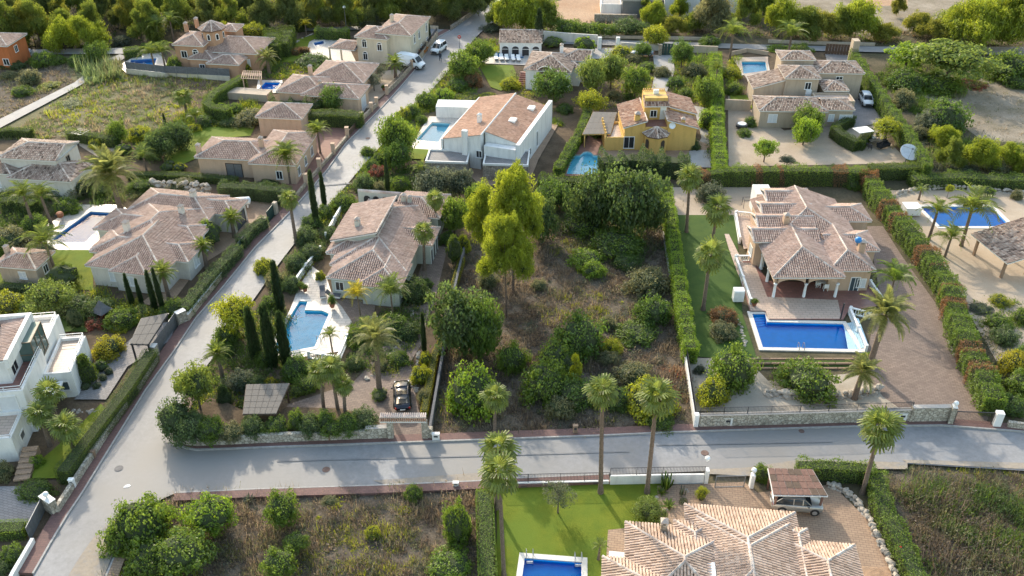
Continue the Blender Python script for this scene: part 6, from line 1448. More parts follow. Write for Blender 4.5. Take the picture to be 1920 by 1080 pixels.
p('tree', 868, 540, 662, 122, 'dark', 'big dark glossy tree over the brown driveway edge', bare=.06); p('tree', 905, 560, 672, 70, 'carob', 'dark tree tucked right of the big glossy tree', bare=.06)
p('pine', 1078, 664, 728, 34, 'lime', 'small young light green pine among the lower scrub', bare=.1)
p('fine', 1140, 655, 690, 48, 'olive', 'tuft of olive grass near the lower rubble heap'); p('fine', 1145, 630, 668, 40, 'lime', 'pale green grassy tuft right of the carob')
scrub('dry_scrub', [(860,450),(1010,345),(1240,335),(1298,798),(812,822),(832,640)], 5.5, .66, ['dryblade','twig','dryblade','twig','twig','dryblade','grey','twig','lime'], 5, nb=24, leafy=.06, wd=.028)
q = P(1262,728); tag(scrub('brushwood_heap', [(1235,690),(1283,690),(1295,760),(1255,752)], 9, .5, ['redleaf','brown','dryblade'], 9, nb=20), kind='stuff')
scrub('field_grass', [(0,262),(150,160),(232,118),(430,158),(395,190),(330,225),(290,245),(60,262)], 3.0, .75, ['dryblade','olive','willow','dryblade','lime'], 15, nb=14, wd=.05)
scrub('field_grass', [(0,225),(140,155),(150,120),(60,112),(0,130)], 1.6, .8, ['dryblade','olive','dryblade'], 16, nb=14, wd=.05)
scrub('dry_scrub', [(208,1080),(262,990),(330,934),(480,926),(705,920),(890,914),(905,1100),(190,1110)], 8.0, .72, ['dryblade','twig','dryblade','twig','olive','dryblade','grey','twig','lime'], 6, nb=26, leafy=.06)
scrub('dry_scrub', [(1640,900),(1670,884),(1920,897),(2000,905),(2050,1110),(1745,1110),(1700,1020)], 9.0, .62, ['twig','dryblade','twig','dryblade','olive','twig','olive','dryblade','grey'], 7, nb=26, leafy=.10)
scrub('roadside_grass', [(1660,872),(1920,886),(1990,893),(1990,905),(1660,884)], 5, .7, ['lime','dryblade','olive'], 8, nb=24)
scrub('lawn_grass', [(932,912),(1108,911),(1236,908),(1228,998),(1186,1055),(1090,1047),(975,1036),(945,1040)], 60, .075, ['hedge','bright','lime'], 9, nb=6, wd=.02, spread=.1)
scrub('wood_undergrowth', [(-60,-40),(900,-40),(895,10),(700,50),(560,58),(420,46),(320,58),(220,90),(-60,94)], .5, 1.0, ['wood','olive','dryblade','wood'], 10, nb=12, wd=.09, leafy=.3)
scrub('dry_scrub', [(1700,175),(1840,150),(1930,150),(1930,262),(1800,250)], .7, .4, ['dryblade','olive','dryblade'], 11, nb=10, wd=.04); scrub('dry_scrub', [(1640,60),(1920,40),(1920,84),(1640,84)], 1.0, .8, ['olive','dryblade','mid'], 12, nb=12, wd=.06, leafy=.3)
scrub('roadside_grass', [(965,60),(1340,66),(1640,78),(1640,58),(1340,44),(1000,36)], 1.0, .8, ['olive','dryblade','mid','dryblade'], 13, nb=12, wd=.06, leafy=.3)
scrub('reed_bed', [(150,130),(225,118),(232,150),(165,162)], 3.2, 2.6, ['reed','reed','olive'], 14, nb=14, wd=.09)
scrub('dry_scrub', [(1640,262),(1745,250),(1925,270),(1925,322),(1745,320)], 1.2, .7, ['dryblade','olive','grey'], 17, nb=12, wd=.06, leafy=.3)
UG = [('garden_undergrowth', [(345,760),(420,650),(455,600),(520,560),(545,600),(500,668),(560,680),(640,690),(560,740),(450,800),(350,815)], 2.2, .5, ['mid','olive','carob','lime','oleander','twig'], 21),
 ('garden_undergrowth', [(530,520),(600,420),(650,350),(760,318),(830,318),(880,345),(840,380),(665,362),(620,440),(560,535)], 2.0, .6, ['mid','oleander','carob','olive','lime'], 22),
 ('garden_undergrowth', [(650,612),(700,600),(760,560),(790,520),(800,590),(770,650),(740,700),(660,700),(655,640)], 2.6, .5, ['mid','carob','dark','olive','lime'], 23),
 ('garden_undergrowth', [(665,330),(705,285),(760,225),(830,145),(900,75),(960,75),(900,120),(895,170),(870,195),(800,215),(770,270),(765,300),(700,340)], 1.6, .7, ['mid','bright','lime','carob','olive'], 24),
 ('garden_undergrowth', [(1180,110),(1222,110),(1225,180),(1170,200),(1130,205),(1150,150)], .9, .6, ['olive','mid','dryblade','lime'], 25),
 ('garden_undergrowth', [(1262,110),(1340,105),(1342,300),(1325,300),(1320,200),(1262,180)], 1.5, .8, ['mid','olive','lime','carob','bright'], 26),
 ('garden_undergrowth', [(0,535),(170,545),(330,590),(260,620),(190,590),(0,585)], 1.8, .7, ['mid','oleander','lime','carob'], 27),
 ('garden_undergrowth', [(0,345),(140,330),(230,345),(280,370),(190,385),(150,375),(60,430),(0,480)], 1.6, .8, ['mid','oleander','olive','carob'], 28),
 ('garden_undergrowth', [(370,205),(470,190),(500,215),(470,240),(360,235),(300,290),(220,262),(300,240)], 1.6, .7, ['mid','lime','carob','olive'], 29),
 ('garden_undergrowth', [(450,130),(520,110),(590,130),(600,150),(480,150)], 1.4, .6, ['mid','lime','carob'], 30),
 ('garden_undergrowth', [(1370,110),(1385,112),(1375,180),(1366,180)], 1.6, .7, ['mid','lime','bright'], 31),
 ('garden_undergrowth', [(1700,110),(1850,100),(1880,150),(1780,190),(1800,250),(1760,262),(1640,140)], .8, .9, ['mid','carob','olive','bright'], 32),
 ('garden_undergrowth', [(960,130),(1010,190),(1060,240),(1000,230),(950,180)], 1.2, .6, ['mid','lime','olive'], 33),
 ('garden_undergrowth', [(1740,262),(1920,272),(1920,320),(1740,318)], 1.2, .8, ['olive','grey','mid','carob'], 34),
 ('garden_undergrowth', [(1820,560),(1930,565),(1930,760),(1870,760),(1850,690)], .9, .45, ['mid','olive','grey'], 35),
 ('brush', [(1690,930),(1760,905),(1920,915),(2000,960),(2000,1100),(1760,1100)], 2.2, 1.0, ['twig','olive','carob','twig','mid','olive','dark'], 36),
 ('brush', [(870,450),(1020,420),(1200,500),(1285,660),(1295,790),(1100,800),(830,800),(835,650)], .45, .6, ['twig','olive','twig','dryblade','grey','twig'], 38),
 ('brush', [(230,1080),(330,945),(890,925),(900,1090)], .35, .6, ['twig','olive','dryblade','grey','lime'], 39),
 ('brush', [(1020,340),(1240,335),(1245,470),(1190,520),(1090,480),(1020,420)], .9, .9, ['carob','olive','twig','olive','dark'], 37)]
for nm_, poly, dn, hh_, mts, sd in UG: scrub(nm_, poly, dn*(2.0 if nm_ != 'brush' else .9), hh_*1.25, mts, sd, nb=30 if nm_ != 'brush' else 85, spread=.4 if nm_ != 'brush' else .62, wd=.03, leafy=.85, lsz=.19)
# --- palms along the lower street and round the lower lawn
palm('fan', 927, 731, 817, 64, 'street palm leftmost of the three on the upper pavement, its crown over scrub', rad=.16)
palm('fan', 931, 817, 955, 84, 'upper fan palm at the hedge corner with crown against the road', rad=.17, skirt=True); palm('fan', 945, 868, 1085, 84, 'fan palm leaning over the straight hedge, lower one with long bare trunk', rad=.17, skirt=True)
palm('fan', 1126, 715, 925, 68, 'tall straight palm on the lower lawn, middle of the street', rad=.2, skirt=True); palm('fan', 1213, 722, 925, 80, 'tall palm on the lower lawn right of the straight one, thicker skirt', rad=.2, skirt=True, lean=(-.01,0))
palm('fan', 1617, 782, 925, 88, 'street palm with a broad crown in the hedge corner by the rock edged driveway', rad=.2, skirt=True, lean=(-.02,0))
palm('fan', 1287, 318, 436, 58, 'uppermost of three palms on the terraced lawn, beside the grey bush', rad=.2); palm('fan', 1333, 372, 466, 68, 'middle palm of the terraced lawn with wide crown', rad=.2); palm('fan', 1318, 458, 582, 70, 'lowest palm of the terraced lawn in a stone ring', rad=.22)
palm('date', 1628, 570, 692, 100, 'date palm with full spiky crown at the right pool corner', rad=.32); palm('date', 1601, 683, 748, 70, 'short date palm with orange stalks below the right pool', rad=.3)
palm('coco', 1661, 505, 582, 80, 'low leafy banana plant beside the right end of the red terrace', rad=.12, mat='mid')
palm('coco', 1741, 384, 450, 58, 'feather palm left in front of the far right pool', rad=.2); palm('coco', 1802, 370, 462, 92, 'largest drooping feather palm before the far right pool', rad=.22); palm('coco', 1771, 430, 483, 64, 'smallest feather palm, closest to the long mixed hedge', rad=.16)
# --- right villa grounds
for a in [(1332,334,388,52,'grey','silvery bush behind the uppermost lawn palm'),(1366,640,742,96,'mid','tall dark green bush at the left end of the timber sleepers'),(1332,702,766,64,'lime','yellow-green round bush by the white boundary wall'),(1356,572,612,54,'brown','brownish flowering bush left of the right pool, upper'),(1352,600,642,56,'olive','olive bush below the brownish flowering one'),
          (1560,305,330,30,'dark','dark bush in the corner behind the right villa'),(1598,330,358,26,'carob','dark round bush at the upper right corner of the right villa'),(1622,655,690,30,'mid','small bush at the foot of the date palm')]: p('shrub', *a)
p('shrub', 1506, 672, 758, 120, 'mid', 'wide bushy green shrub below the timber sleepers'); p('fine', 1310, 682, 704, 24, 'grey', 'small spiky plant on the pale gravel strip')
# --- far right plot
palm('cyc', 1722, 350, 376, 30, 'cycad on the gravel in front of the far right rock edging', rad=.15, joined=True)
p('tree', 1775, 346, 372, 15, 'lime', 'tiny lollipop tree with yellow head on the far right gravel', bare=.5); p('clip', 1846, 349, 374, 30, 'hedge', 'clipped round bush on gravel at the far right, above the pool'); p('shrub', 1903, 352, 377, 22, 'olive', 'small pale bush by the right edge above the pool')
for a in [(1871,549,577,42,'lime','bright low bush on the far right gravel'),(1835,568,590,50,'grey','dark grey mat of ground cover on the far right gravel'),(1866,584,622,50,'mid','green bush above the white flowering one'),(1876,608,650,54,'oleander','white flowering bush by the long mixed hedge'),(1912,572,612,40,'mid','green bush cut by the right edge'),(1891,650,704,56,'yellow','golden round bush beside the long mixed hedge'),
          (1915,640,690,44,'carob','dark bush right of the golden round bush'),(1905,690,748,64,'mid','green bush below the golden round bush'),(1885,735,782,60,'carob','dark green bush behind the white gate pillar')]: p('shrub', *a)
# --- lower lawn and sandy driveway
p('olive', 1046, 903, 963, 58, 'grey', 'small olive tree alone on the lower lawn', bare=.25); p('fine', 1214, 932, 985, 64, 'willow', 'feathery pale bush at the lawn edge by the cactus bed'); palm('cyc', 1122, 1018, 1050, 32, 'small cycad beside the lower pool', rad=.12)
p('shrub', 1424, 866, 908, 40, 'mid', 'round bush beside the lower gate pillar'); p('fine', 1280, 935, 948, 22, 'olive', 'tuft at the rim of the cactus bed')
spiky(1254, 950, 40, 'spreading pale agave in the cactus bed', 'willow', 18); spiky(1240, 925, 30, 'green agave at the upper end of the cactus bed', 'palm', 16)
root = empty('cactus', P(1248,915), 0, 'tall branching cactus behind the lower lawn', 'cactus'); m = MB(); rc = random.Random(4)
for k in range(16):
    a = k*2.4; q = .12+.03*k; m.tube([(q*.6*math.cos(a), q*.6*math.sin(a), 0), (q*math.cos(a), q*math.sin(a), .5), (q*1.2*math.cos(a), q*1.2*math.sin(a), 1.0+rc.uniform(.1, .9))], [.09, .09, .06], 6)
m.build('stems', L['mid'], root, True)
root = empty('cactus', P(1279,928), 0, 'cluster of thin grey column cactuses in the cactus bed', 'cactus'); m = MB()
for k in range(8): a = k*2.4; m.tube([(.05*k*math.cos(a), .05*k*math.sin(a), 0), (.06*k*math.cos(a), .06*k*math.sin(a), .7+.1*(k % 4))], [.05, .04], 6)
m.build('stems', L['grey'], root, True)
root = empty('potted_plant', P(1314,936), 0, 'dark pot with a bushy yellow-green plant on the sandy driveway', 'potted plant'); MB().lathe([(.22,0),(.34,.3),(.36,.55),(.3,.55)], n=12).build('pot', M['metal_dark'], root, True)
o = link('foliage', CR['fine',0], root, (0,0,.45), 0, (.62,.62,1.1)); setmat(o, L['lime'])
# --- lower left scrub
for a in [(282,926,1042,118,'mid','big leafy bush at the street bend, behind the pale roadside edge'),(238,968,1046,70,'mid','bush at the left flank of the big street bend bush'),(404,924,1004,92,'bright','bright leafy bush on the lower left plot beside the pavement'),(292,1012,1090,92,'mid','leafy bush at the lower edge nearest the street'),(356,998,1080,108,'mid','broad leafy bush right of the lowest street bush'),
          (535,916,990,70,'mid','dense rounded bush alone below the street, lower left'),(859,930,1026,58,'mid','upright bush beside the straight hedge'),(778,908,944,38,'mid','small fresh green bush just below the road'),(557,1000,1036,46,'mid','little bush in the dry scrub, upper of a pair'),(528,1028,1088,68,'mid','rounded bush at the lower edge, lower of a pair'),
          (845,1034,1092,92,'bright','spreading bush at the lower edge beside the straight hedge'),(700,985,1015,32,'lime','yellowish tuft in the middle of the dry scrub'),(620,930,950,30,'olive','faded tuft below the road edge')]: p('shrub', *a)
spiky(350, 962, 34, 'blue-grey agave between two leafy bushes at the bend'); spiky(468, 940, 34, 'pale agave below the pavement, right of the leafy bush'); spiky(735, 918, 26, 'thin agave below the road', 'olive')
# --- central villa garden
for u, vt, vb, w, lb in [(483,575,682,30,'tall dark cypress leftmost by the angular pool'),(514,570,692,36,'thickest dark cypress in front of the angular pool'),(539,583,690,30,'cypress closest to the water of the angular pool'),(527,488,586,26,'tall cypress at the upper end of the angular pool'),(594,318,424,18,'slender tall cypress beside the street, left of a pair'),(609,322,388,14,'shorter slender cypress beside the street, right of a pair'),
                     (728,296,362,13,'thin cypress behind the central villa'),(796,586,662,14,'slim cypress on the brown driveway edge'),(250,512,577,15,'first of four small cypresses from the left, by the long villa'),(267,522,573,12,'shortest of four small cypresses by the long villa'),(293,506,584,15,'third of four small cypresses by the long villa'),(307,502,586,15,'fourth of four small cypresses, next to the street hedge'),
                     (1010,14,93,22,'tall lone cypress by the white arcaded pool house'),(784,41,88,9,'left of three cypresses by the cream house forecourt'),(793,41,88,9,'middle of three cypresses by the cream house forecourt'),(806,44,86,9,'right of three cypresses by the cream house forecourt'),(311,212,238,7,'tiny cypress at the edge of the dry field')]: p('col', u, vt, vb, w, 'cyp', lb)
p('tree', 380, 688, 782, 76, 'palm', 'broad dragon tree with spiky tufts at the street corner', bare=.4); p('cone', 426, 722, 772, 28, 'cyp', 'dark cone-shaped topiary among the corner shrubs'); p('tree', 448, 556, 628, 78, 'lime', 'yellow-green loose tree leaning over the street', bare=.3)
palm('date', 418, 652, 708, 54, 'short bright palm with arching leaves by the street shrubs', rad=.2, mat='palm')
for a in [(340,742,822,76,'oleander','large oleander hanging over the street corner wall'),(368,768,832,70,'oleander','pale flowering oleander at the corner wall'),(430,600,652,48,'mid','rounded shrub on the street edge below the loose tree'),(428,640,672,34,'carob','dark small shrub under the rounded street shrub'),(456,688,738,58,'grey','grey oleander left of the tall cypresses'),
          (480,700,740,46,'oleander','oleander behind the lattice-roofed shelter'),(402,776,832,58,'mid','low green shrub on the corner wall'),(440,790,830,50,'olive','low shrub left of the lattice-roofed shelter'),(560,762,808,36,'mid','upright round bush near the front wall'),(588,772,820,50,'oleander','oleander on the front wall below the palm trio'),(628,782,822,46,'mid','bright bush on the front wall right of the oleander'),
          (684,764,808,60,'oleander','spreading oleander left of the gateway'),(520,778,816,50,'mid','shrub on the front wall under the lattice shelter'),(655,770,816,44,'carob','dark shrub on the front wall under the palm trio'),(478,776,822,50,'oleander','oleander on the front wall left of the lattice shelter'),(612,764,812,40,'carob','tall dark bush behind the front wall oleander'),(560,660,720,60,'carob','dark bush below the pool balustrade'),(500,650,690,40,'mid','shrub between the tall cypresses'),(510,705,730,26,'yellow','small orange-yellow bush under the cypresses'),(580,700,740,46,'mid','round shrub left of the palm trio'),(560,718,745,30,'palm','leafy dwarf plant by the lattice-roofed shelter'),
          (735,585,640,70,'carob','dense dark shrub on the steep bed left of the driveway'),(765,600,642,54,'dark','very dark shrub on the steep bed, right one'),(690,590,636,56,'mid','green shrub below the yellow feather palm'),(668,612,650,44,'mid','shrub at the right end of the pool terrace'),(775,512,575,62,'dark','dark shrub against the right wall of the central villa'),(800,520,545,30,'carob','dark low shrub on the driveway side'),
          (750,655,690,44,'mid','low shrub on the rocky bed of the big feather palm'),(715,670,700,34,'olive','greyish plant under the big feather palm'),(665,665,700,40,'dark','dark plant left under the big feather palm'),(790,680,725,44,'lime','bright yellow-green shrub on the right of the driveway'),(797,728,758,30,'olive','grey-green shrub below the bright one on the driveway'),(800,655,690,28,'lime','golden bush above the bright driveway shrub'),
          (498,478,520,44,'lime','yellowish shrub by the street, below the slender cypresses'),(548,512,550,40,'oleander','pale oleander beside the long balustrade, lower'),(560,470,512,46,'oleander','oleander beside the long balustrade, middle'),(588,452,492,50,'oleander','oleander beside the long balustrade, upper'),(576,420,462,46,'oleander','tall oleander above the balustrade by the street'),(585,398,432,44,'carob','dark shrub between palm and slender cypress'),
          (520,500,545,40,'olive','olive-green shrub leaning over the street edge'),(510,548,580,40,'mid','shrub between street and pool cypresses'),(622,420,450,36,'oleander','shrub left of the raised tile roof'),(645,356,398,50,'mid','fresh green shrub behind the slender cypresses'),(610,380,410,36,'mid','low green shrub at the foot of the shorter slender cypress'),(602,505,528,22,'lime','yellow grassy pot plant on the terrace edge'),
          (684,320,362,42,'oleander','oleander at the upper corner of the central garden'),(712,335,364,28,'olive','olive-grey bush right of the upper corner oleander'),(708,306,335,36,'redleaf','pink-red flowering bush behind the central villa'),(752,325,364,38,'mid','green shrub behind the courtyard arches'),(840,428,462,34,'carob','dark rounded bush beside the driveway top'),(870,432,478,26,'lime','yellowish shrub at the upper end of the golden hedge')]: p('shrub', *a)
p('clip', 852, 440, 500, 28, 'hedge2', 'egg-shaped topiary at the head of the driveway'); p('clip', 847, 396, 430, 18, 'hedge', 'small clipped column beside the central villa'); p('clip', 713, 733, 754, 36, 'mid', 'clipped round mat around the big feather palm foot')
for a in [(853,370,440,52,'mid','mid green tree between central villa and tall pine'),(812,312,376,62,'grey','dark silvery tree behind the central villa, left'),(862,316,372,52,'grey','dark silvery tree behind the central villa, right'),(895,345,400,50,'mid','tree pressed against the tall pine')]: p('tree', *a, bare=.15)
palm('fan', 608, 684, 776, 60, 'left fan palm of the trio by the driveway', rad=.18); palm('fan', 636, 676, 782, 58, 'rear fan palm of the trio by the driveway', rad=.18); palm('fan', 648, 712, 792, 48, 'low right fan palm of the trio by the driveway', rad=.18)
palm('date', 712, 614, 737, 96, 'big feather palm in a round bed by the parked dark car', rad=.28, nf=26); palm('coco', 678, 542, 606, 50, 'yellow feather palm beside the front wall of the central villa', mat='ypalm', rad=.1, nf=22); palm('coco', 738, 533, 606, 66, 'green feather palm at the front corner of the central villa', rad=.1, nf=24, mat='willow')
palm('coco', 625, 622, 668, 36, 'little palm on the pool terrace by the balustrade', rad=.1); palm('fan', 796, 422, 508, 48, 'fan palm close against the right side of the central villa', rad=.18); palm('fan', 818, 360, 442, 44, 'fan palm at the back right corner of the central villa', rad=.18)
palm('fan', 556, 362, 458, 44, 'street palm with shaggy brown skirt left of the central villa', rad=.22, skirt=True); palm('coco', 794, 308, 366, 38, 'feather palm behind the central villa', rad=.14)
# --- lower left modern garden
p('cone', 172, 664, 727, 36, 'hedge2', 'large smooth cone topiary beside the modern house'); p('shrub', 213, 624, 676, 68, 'yellow', 'golden bush beside the grey carport'); p('clip', 148, 576, 622, 36, 'cyp', 'dark egg topiary on the modern house lawn')
for a in [(207,690,706,16,'grey','grey ball shrub topmost beside the modern path'),(196,702,718,16,'grey','grey ball shrub second beside the modern path'),(184,718,732,16,'grey','grey ball shrub right of the cone topiary'),(164,718,734,17,'grey','grey ball shrub left of the cone topiary'),(193,677,700,26,'carob','dark ball shrub above the cone topiary')]: p('clip', *a)
for a in [(186,590,618,46,'redleaf','low block of pink-flowering shrub near the egg topiary'),(236,572,622,64,'mid','pale leafy bush behind the grey carport'),(265,570,600,50,'willow','flowering bush under the four small cypresses'),(20,540,594,76,'lime','bright shrub at the left edge above the modern house'),(138,548,598,72,'oleander','oleander above the modern house lawn'),(192,553,600,62,'oleander','oleander below the long villa, right'),(60,560,595,50,'mid','green shrub beside the light tree'),
          (228,600,625,36,'lime','small light shrub by the carport corner'),(75,850,878,30,'bright','bright ball shrub by the modern house steps'),(12,862,905,46,'olive','greenish bush at the left edge beside the steps'),(76,902,942,72,'mid','leafy low planting beside the lower left driveway'),(30,1020,1060,50,'mid','bush behind the low white corner wall'),(8,1050,1080,40,'oleander','bush in the very lower left corner'),(150,845,875,40,'hedge2','dark shrub under the clipped hedge'),
          (335,555,600,50,'mid','shrub at the gate end of the street oleander hedge'),(318,570,600,40,'mid','shrub beside the fourth small cypress')]: p('shrub', *a)
p('tree', 104, 530, 604, 80, 'willow', 'light green small tree on the modern house lawn', bare=.4)
palm('fan', 112, 722, 806, 62, 'upper fan palm against the white modern house', rad=.2, mat='fan'); palm('fan', 94, 764, 836, 60, 'middle fan palm against the white modern house', rad=.2); palm('fan', 142, 786, 852, 70, 'lowest broad fan palm beside the clipped hedge', rad=.2)
# --- long hipped villa
p('clip', 399, 413, 470, 50, 'hedge', 'big clipped globe tree by the long hipped villa')
palm('date', 440, 400, 446, 44, 'short palm in a stone ring near the gas tank yard', rad=.25, mat='palm'); palm('date', 388, 454, 502, 42, 'short palm below the clipped globe tree', rad=.25, mat='palm'); palm('date', 318, 500, 562, 48, 'short pale palm next to the four small cypresses', rad=.25, mat='fan'); palm('coco', 316, 492, 530, 34, 'banana plant against the wall of the long hipped villa', rad=.1, mat='mid')
palm('coco', 402, 375, 412, 34, 'tall shrubby palm against the rear wing of the long villa', rad=.1)
palm('date', 226, 302, 392, 104, 'huge drooping date palm behind the glaring pool', rad=.35, nf=44); palm('coco', 66, 350, 432, 62, 'palm left of the glaring pool, further left', rad=.2); palm('coco', 98, 352, 424, 56, 'palm left of the glaring pool, on white gravel', rad=.2); palm('coco', 106, 436, 514, 84, 'drooping grey palm beside the small bath house', rad=.18)
for a in [(26,418,472,76,'olive','olive-grey bush left of the glaring pool'),(130,366,404,48,'mid','round bush at the head of the glaring pool'),(112,328,372,70,'oleander','oleander behind the palms of the glaring pool'),(160,322,372,62,'olive','tall olive-green bush behind the glaring pool'),(192,338,372,46,'mid','green bush right of the tall olive-green one'),(40,470,490,50,'oleander','small bush at the bath house roof'),(70,395,440,50,'carob','dark bush beneath the left palms'),(270,330,364,54,'mid','bush beside the huge date palm'),(345,330,362,56,'olive','spiky bush on the stone bank'),(85,455,480,40,'grey','grey bush by the terrace of the glaring pool'),
          (10,440,480,40,'mid','green bush at the left edge above the bath house'),(90,530,560,40,'lime','lime bush below the bath house lawn'),(140,392,404,18,'mid','small bush on the white gravel')]: p('shrub', *a)
p('clip', 128, 498, 545, 58, 'hedge2', 'dark clipped round hedge bush beside the bath house lawn')
# --- beige villa and dry field edge
palm('coco', 545, 276, 346, 64, 'full green palm at the corner of the beige villa', rad=.16, nf=26); palm('coco', 601, 234, 288, 46, 'palm on the red paved forecourt', rad=.16, nf=24); palm('coco', 275, 282, 320, 50, 'low yellow-green palm on the beige villa garden', rad=.16, mat='willow'); palm('fan', 350, 170, 212, 42, 'lone palm in the corner of the dry field', rad=.2, joined=True); palm('coco', 370, 208, 240, 36, 'small palm beside the curved clipped hedge', rad=.15, joined=True)
for a in [(235,270,296,34,'hedge','clipped globe on the garden gravel of the pale house'),(315,306,326,25,'hedge2','clipped ball left of a pair before the beige villa'),(340,306,326,25,'lime','yellowish clipped ball right of a pair before the beige villa'),(415,194,217,27,'hedge','clipped ball under the curved hedge'),(320,300,318,20,'hedge2','tiny clipped ball behind the pair')]: p('clip', *a)
for a in [(302,242,298,60,'dark','dark laurel tree, left of the laurel clump by the lawn'),(338,228,282,60,'dark','dark laurel tree, right of the laurel clump by the lawn'),(225,224,268,34,'mid','narrow green tree at the lower edge of the dry field')]: p('tree', *a, bare=.05)
for a in [(265,230,266,46,'lime','sunlit yellow bush at the lower edge of the dry field'),(183,255,282,34,'lime','yellow-green small bush behind the pale house'),(205,278,300,26,'olive','small sapling bush on the garden gravel'),(472,198,240,60,'olive','olive-green tree-like bush above the beige villa lawn'),(440,188,216,36,'mid','bush between clipped ball and olive-green bush'),(385,212,240,40,'carob','dark shrub behind the beige villa lawn'),(430,215,240,50,'hedge2','low dark bush at the lawn edge'),(280,262,300,44,'dark','dark low laurel bush'),
          (365,228,250,30,'lime','yellow shrub by the lawn of the beige villa'),(505,330,352,40,'dark','dark shrub before the beige villa corner')]: p('shrub', *a)
# --- peach villa, cream house and the upper street
p('olive', 712, 121, 152, 32, 'grey', 'rear clipped olive tree on the gravel garden', bare=.3); p('olive', 702, 138, 172, 34, 'grey', 'front clipped olive tree in a stone ring on the gravel garden', bare=.3); palm('date', 742, 110, 147, 42, 'short bright palm behind the tan street wall', rad=.3, joined=True, mat='fan')
p('tree', 625, 160, 210, 50, 'carob', 'rounded dark tree at the corner of the low peach villa', bare=.1); p('shrub', 588, 94, 130, 70, 'carob', 'dark spreading bush by the upper sunny lawn'); palm('date', 505, 98, 138, 44, 'bushy palm left of the upper sunny lawn', rad=.3, joined=True); palm('coco', 510, 86, 108, 20, 'small yellow palm beside the upper lawn', joined=True, mat='ypalm', rad=.1); palm('coco', 575, 38, 68, 28, 'yellow young palm against the wood', joined=True, mat='ypalm', rad=.12)
hedge([(505,190),(550,188),(600,192)], 2.2, 1.8, 'dark', 'row of dark conifer bushes below the peach villa', 'top', dens=60, wave=.4, lf=(.22,.13))
palm('coco', 302, 36, 85, 44, 'tall palm left behind the salmon house', rad=.18, joined=True); palm('coco', 327, 28, 80, 40, 'tall palm right behind the salmon house', rad=.18, joined=True); palm('coco', 292, 86, 137, 46, 'drooping palm left of the pool-side palm clump', rad=.18, joined=True); palm('coco', 312, 84, 136, 44, 'drooping palm right of the pool-side palm clump', rad=.18, joined=True)
for a in [(330,100,138,36,'mid','bush at the foot of the pool-side palms'),(375,120,138,28,'carob','dark bush before the salmon house'),(460,112,140,34,'lime','pale leafy bush right of the salmon house'),(770,60,80,18,'dark','dark bush at the cream house corner'),(735,98,114,20,'carob','dark bush at the cream house porch')]: p('shrub', *a)
for a in [(868,96,152,64,'mid','bright rounded tree beside the upper street'),(902,74,122,54,'mid','tree above the bright rounded one on the upper street'),(745,212,296,64,'mid','feathery tree on the right side of the street'),(748,262,318,54,'carob','dark tree below the feathery street tree')]: p('tree', *a, bare=.12)
for a in [(800,165,205,44,'mid','shrub on the right street edge, upper part'),(832,158,196,42,'bright','light shrub above the garden block'),(775,190,222,34,'mid','shrub on the right street edge, middle part'),(758,196,228,30,'lime','yellow-green shrub by the feathery street tree'),(790,212,232,22,'mid','ball shrub beside the turquoise pool'),(715,280,312,40,'mid','shrub below the dark street tree'),(700,296,325,34,'carob','dark shrub on the right street edge, lower part'),(860,138,170,44,'carob','bush under the bright rounded tree'),(885,128,165,40,'brown','brownish bank plants beside the small upper lawn'),(858,152,175,26,'hedge','round bush above the garden block'),(920,40,62,40,'grey','silvery bush at the top of the street'),(880,176,192,40,'lime','row of small yellow conifers behind the garden block'),(915,172,188,36,'lime','yellow conifers behind the white gabled house'),
          (955,140,170,36,'lime','yellow-green shrub at the steps of the white villa'),(735,330,352,34,'mid','shrub between two upper garden paths'),(690,270,296,30,'mid','dark shrub leaning over the street kerb')]: p('shrub', *a)
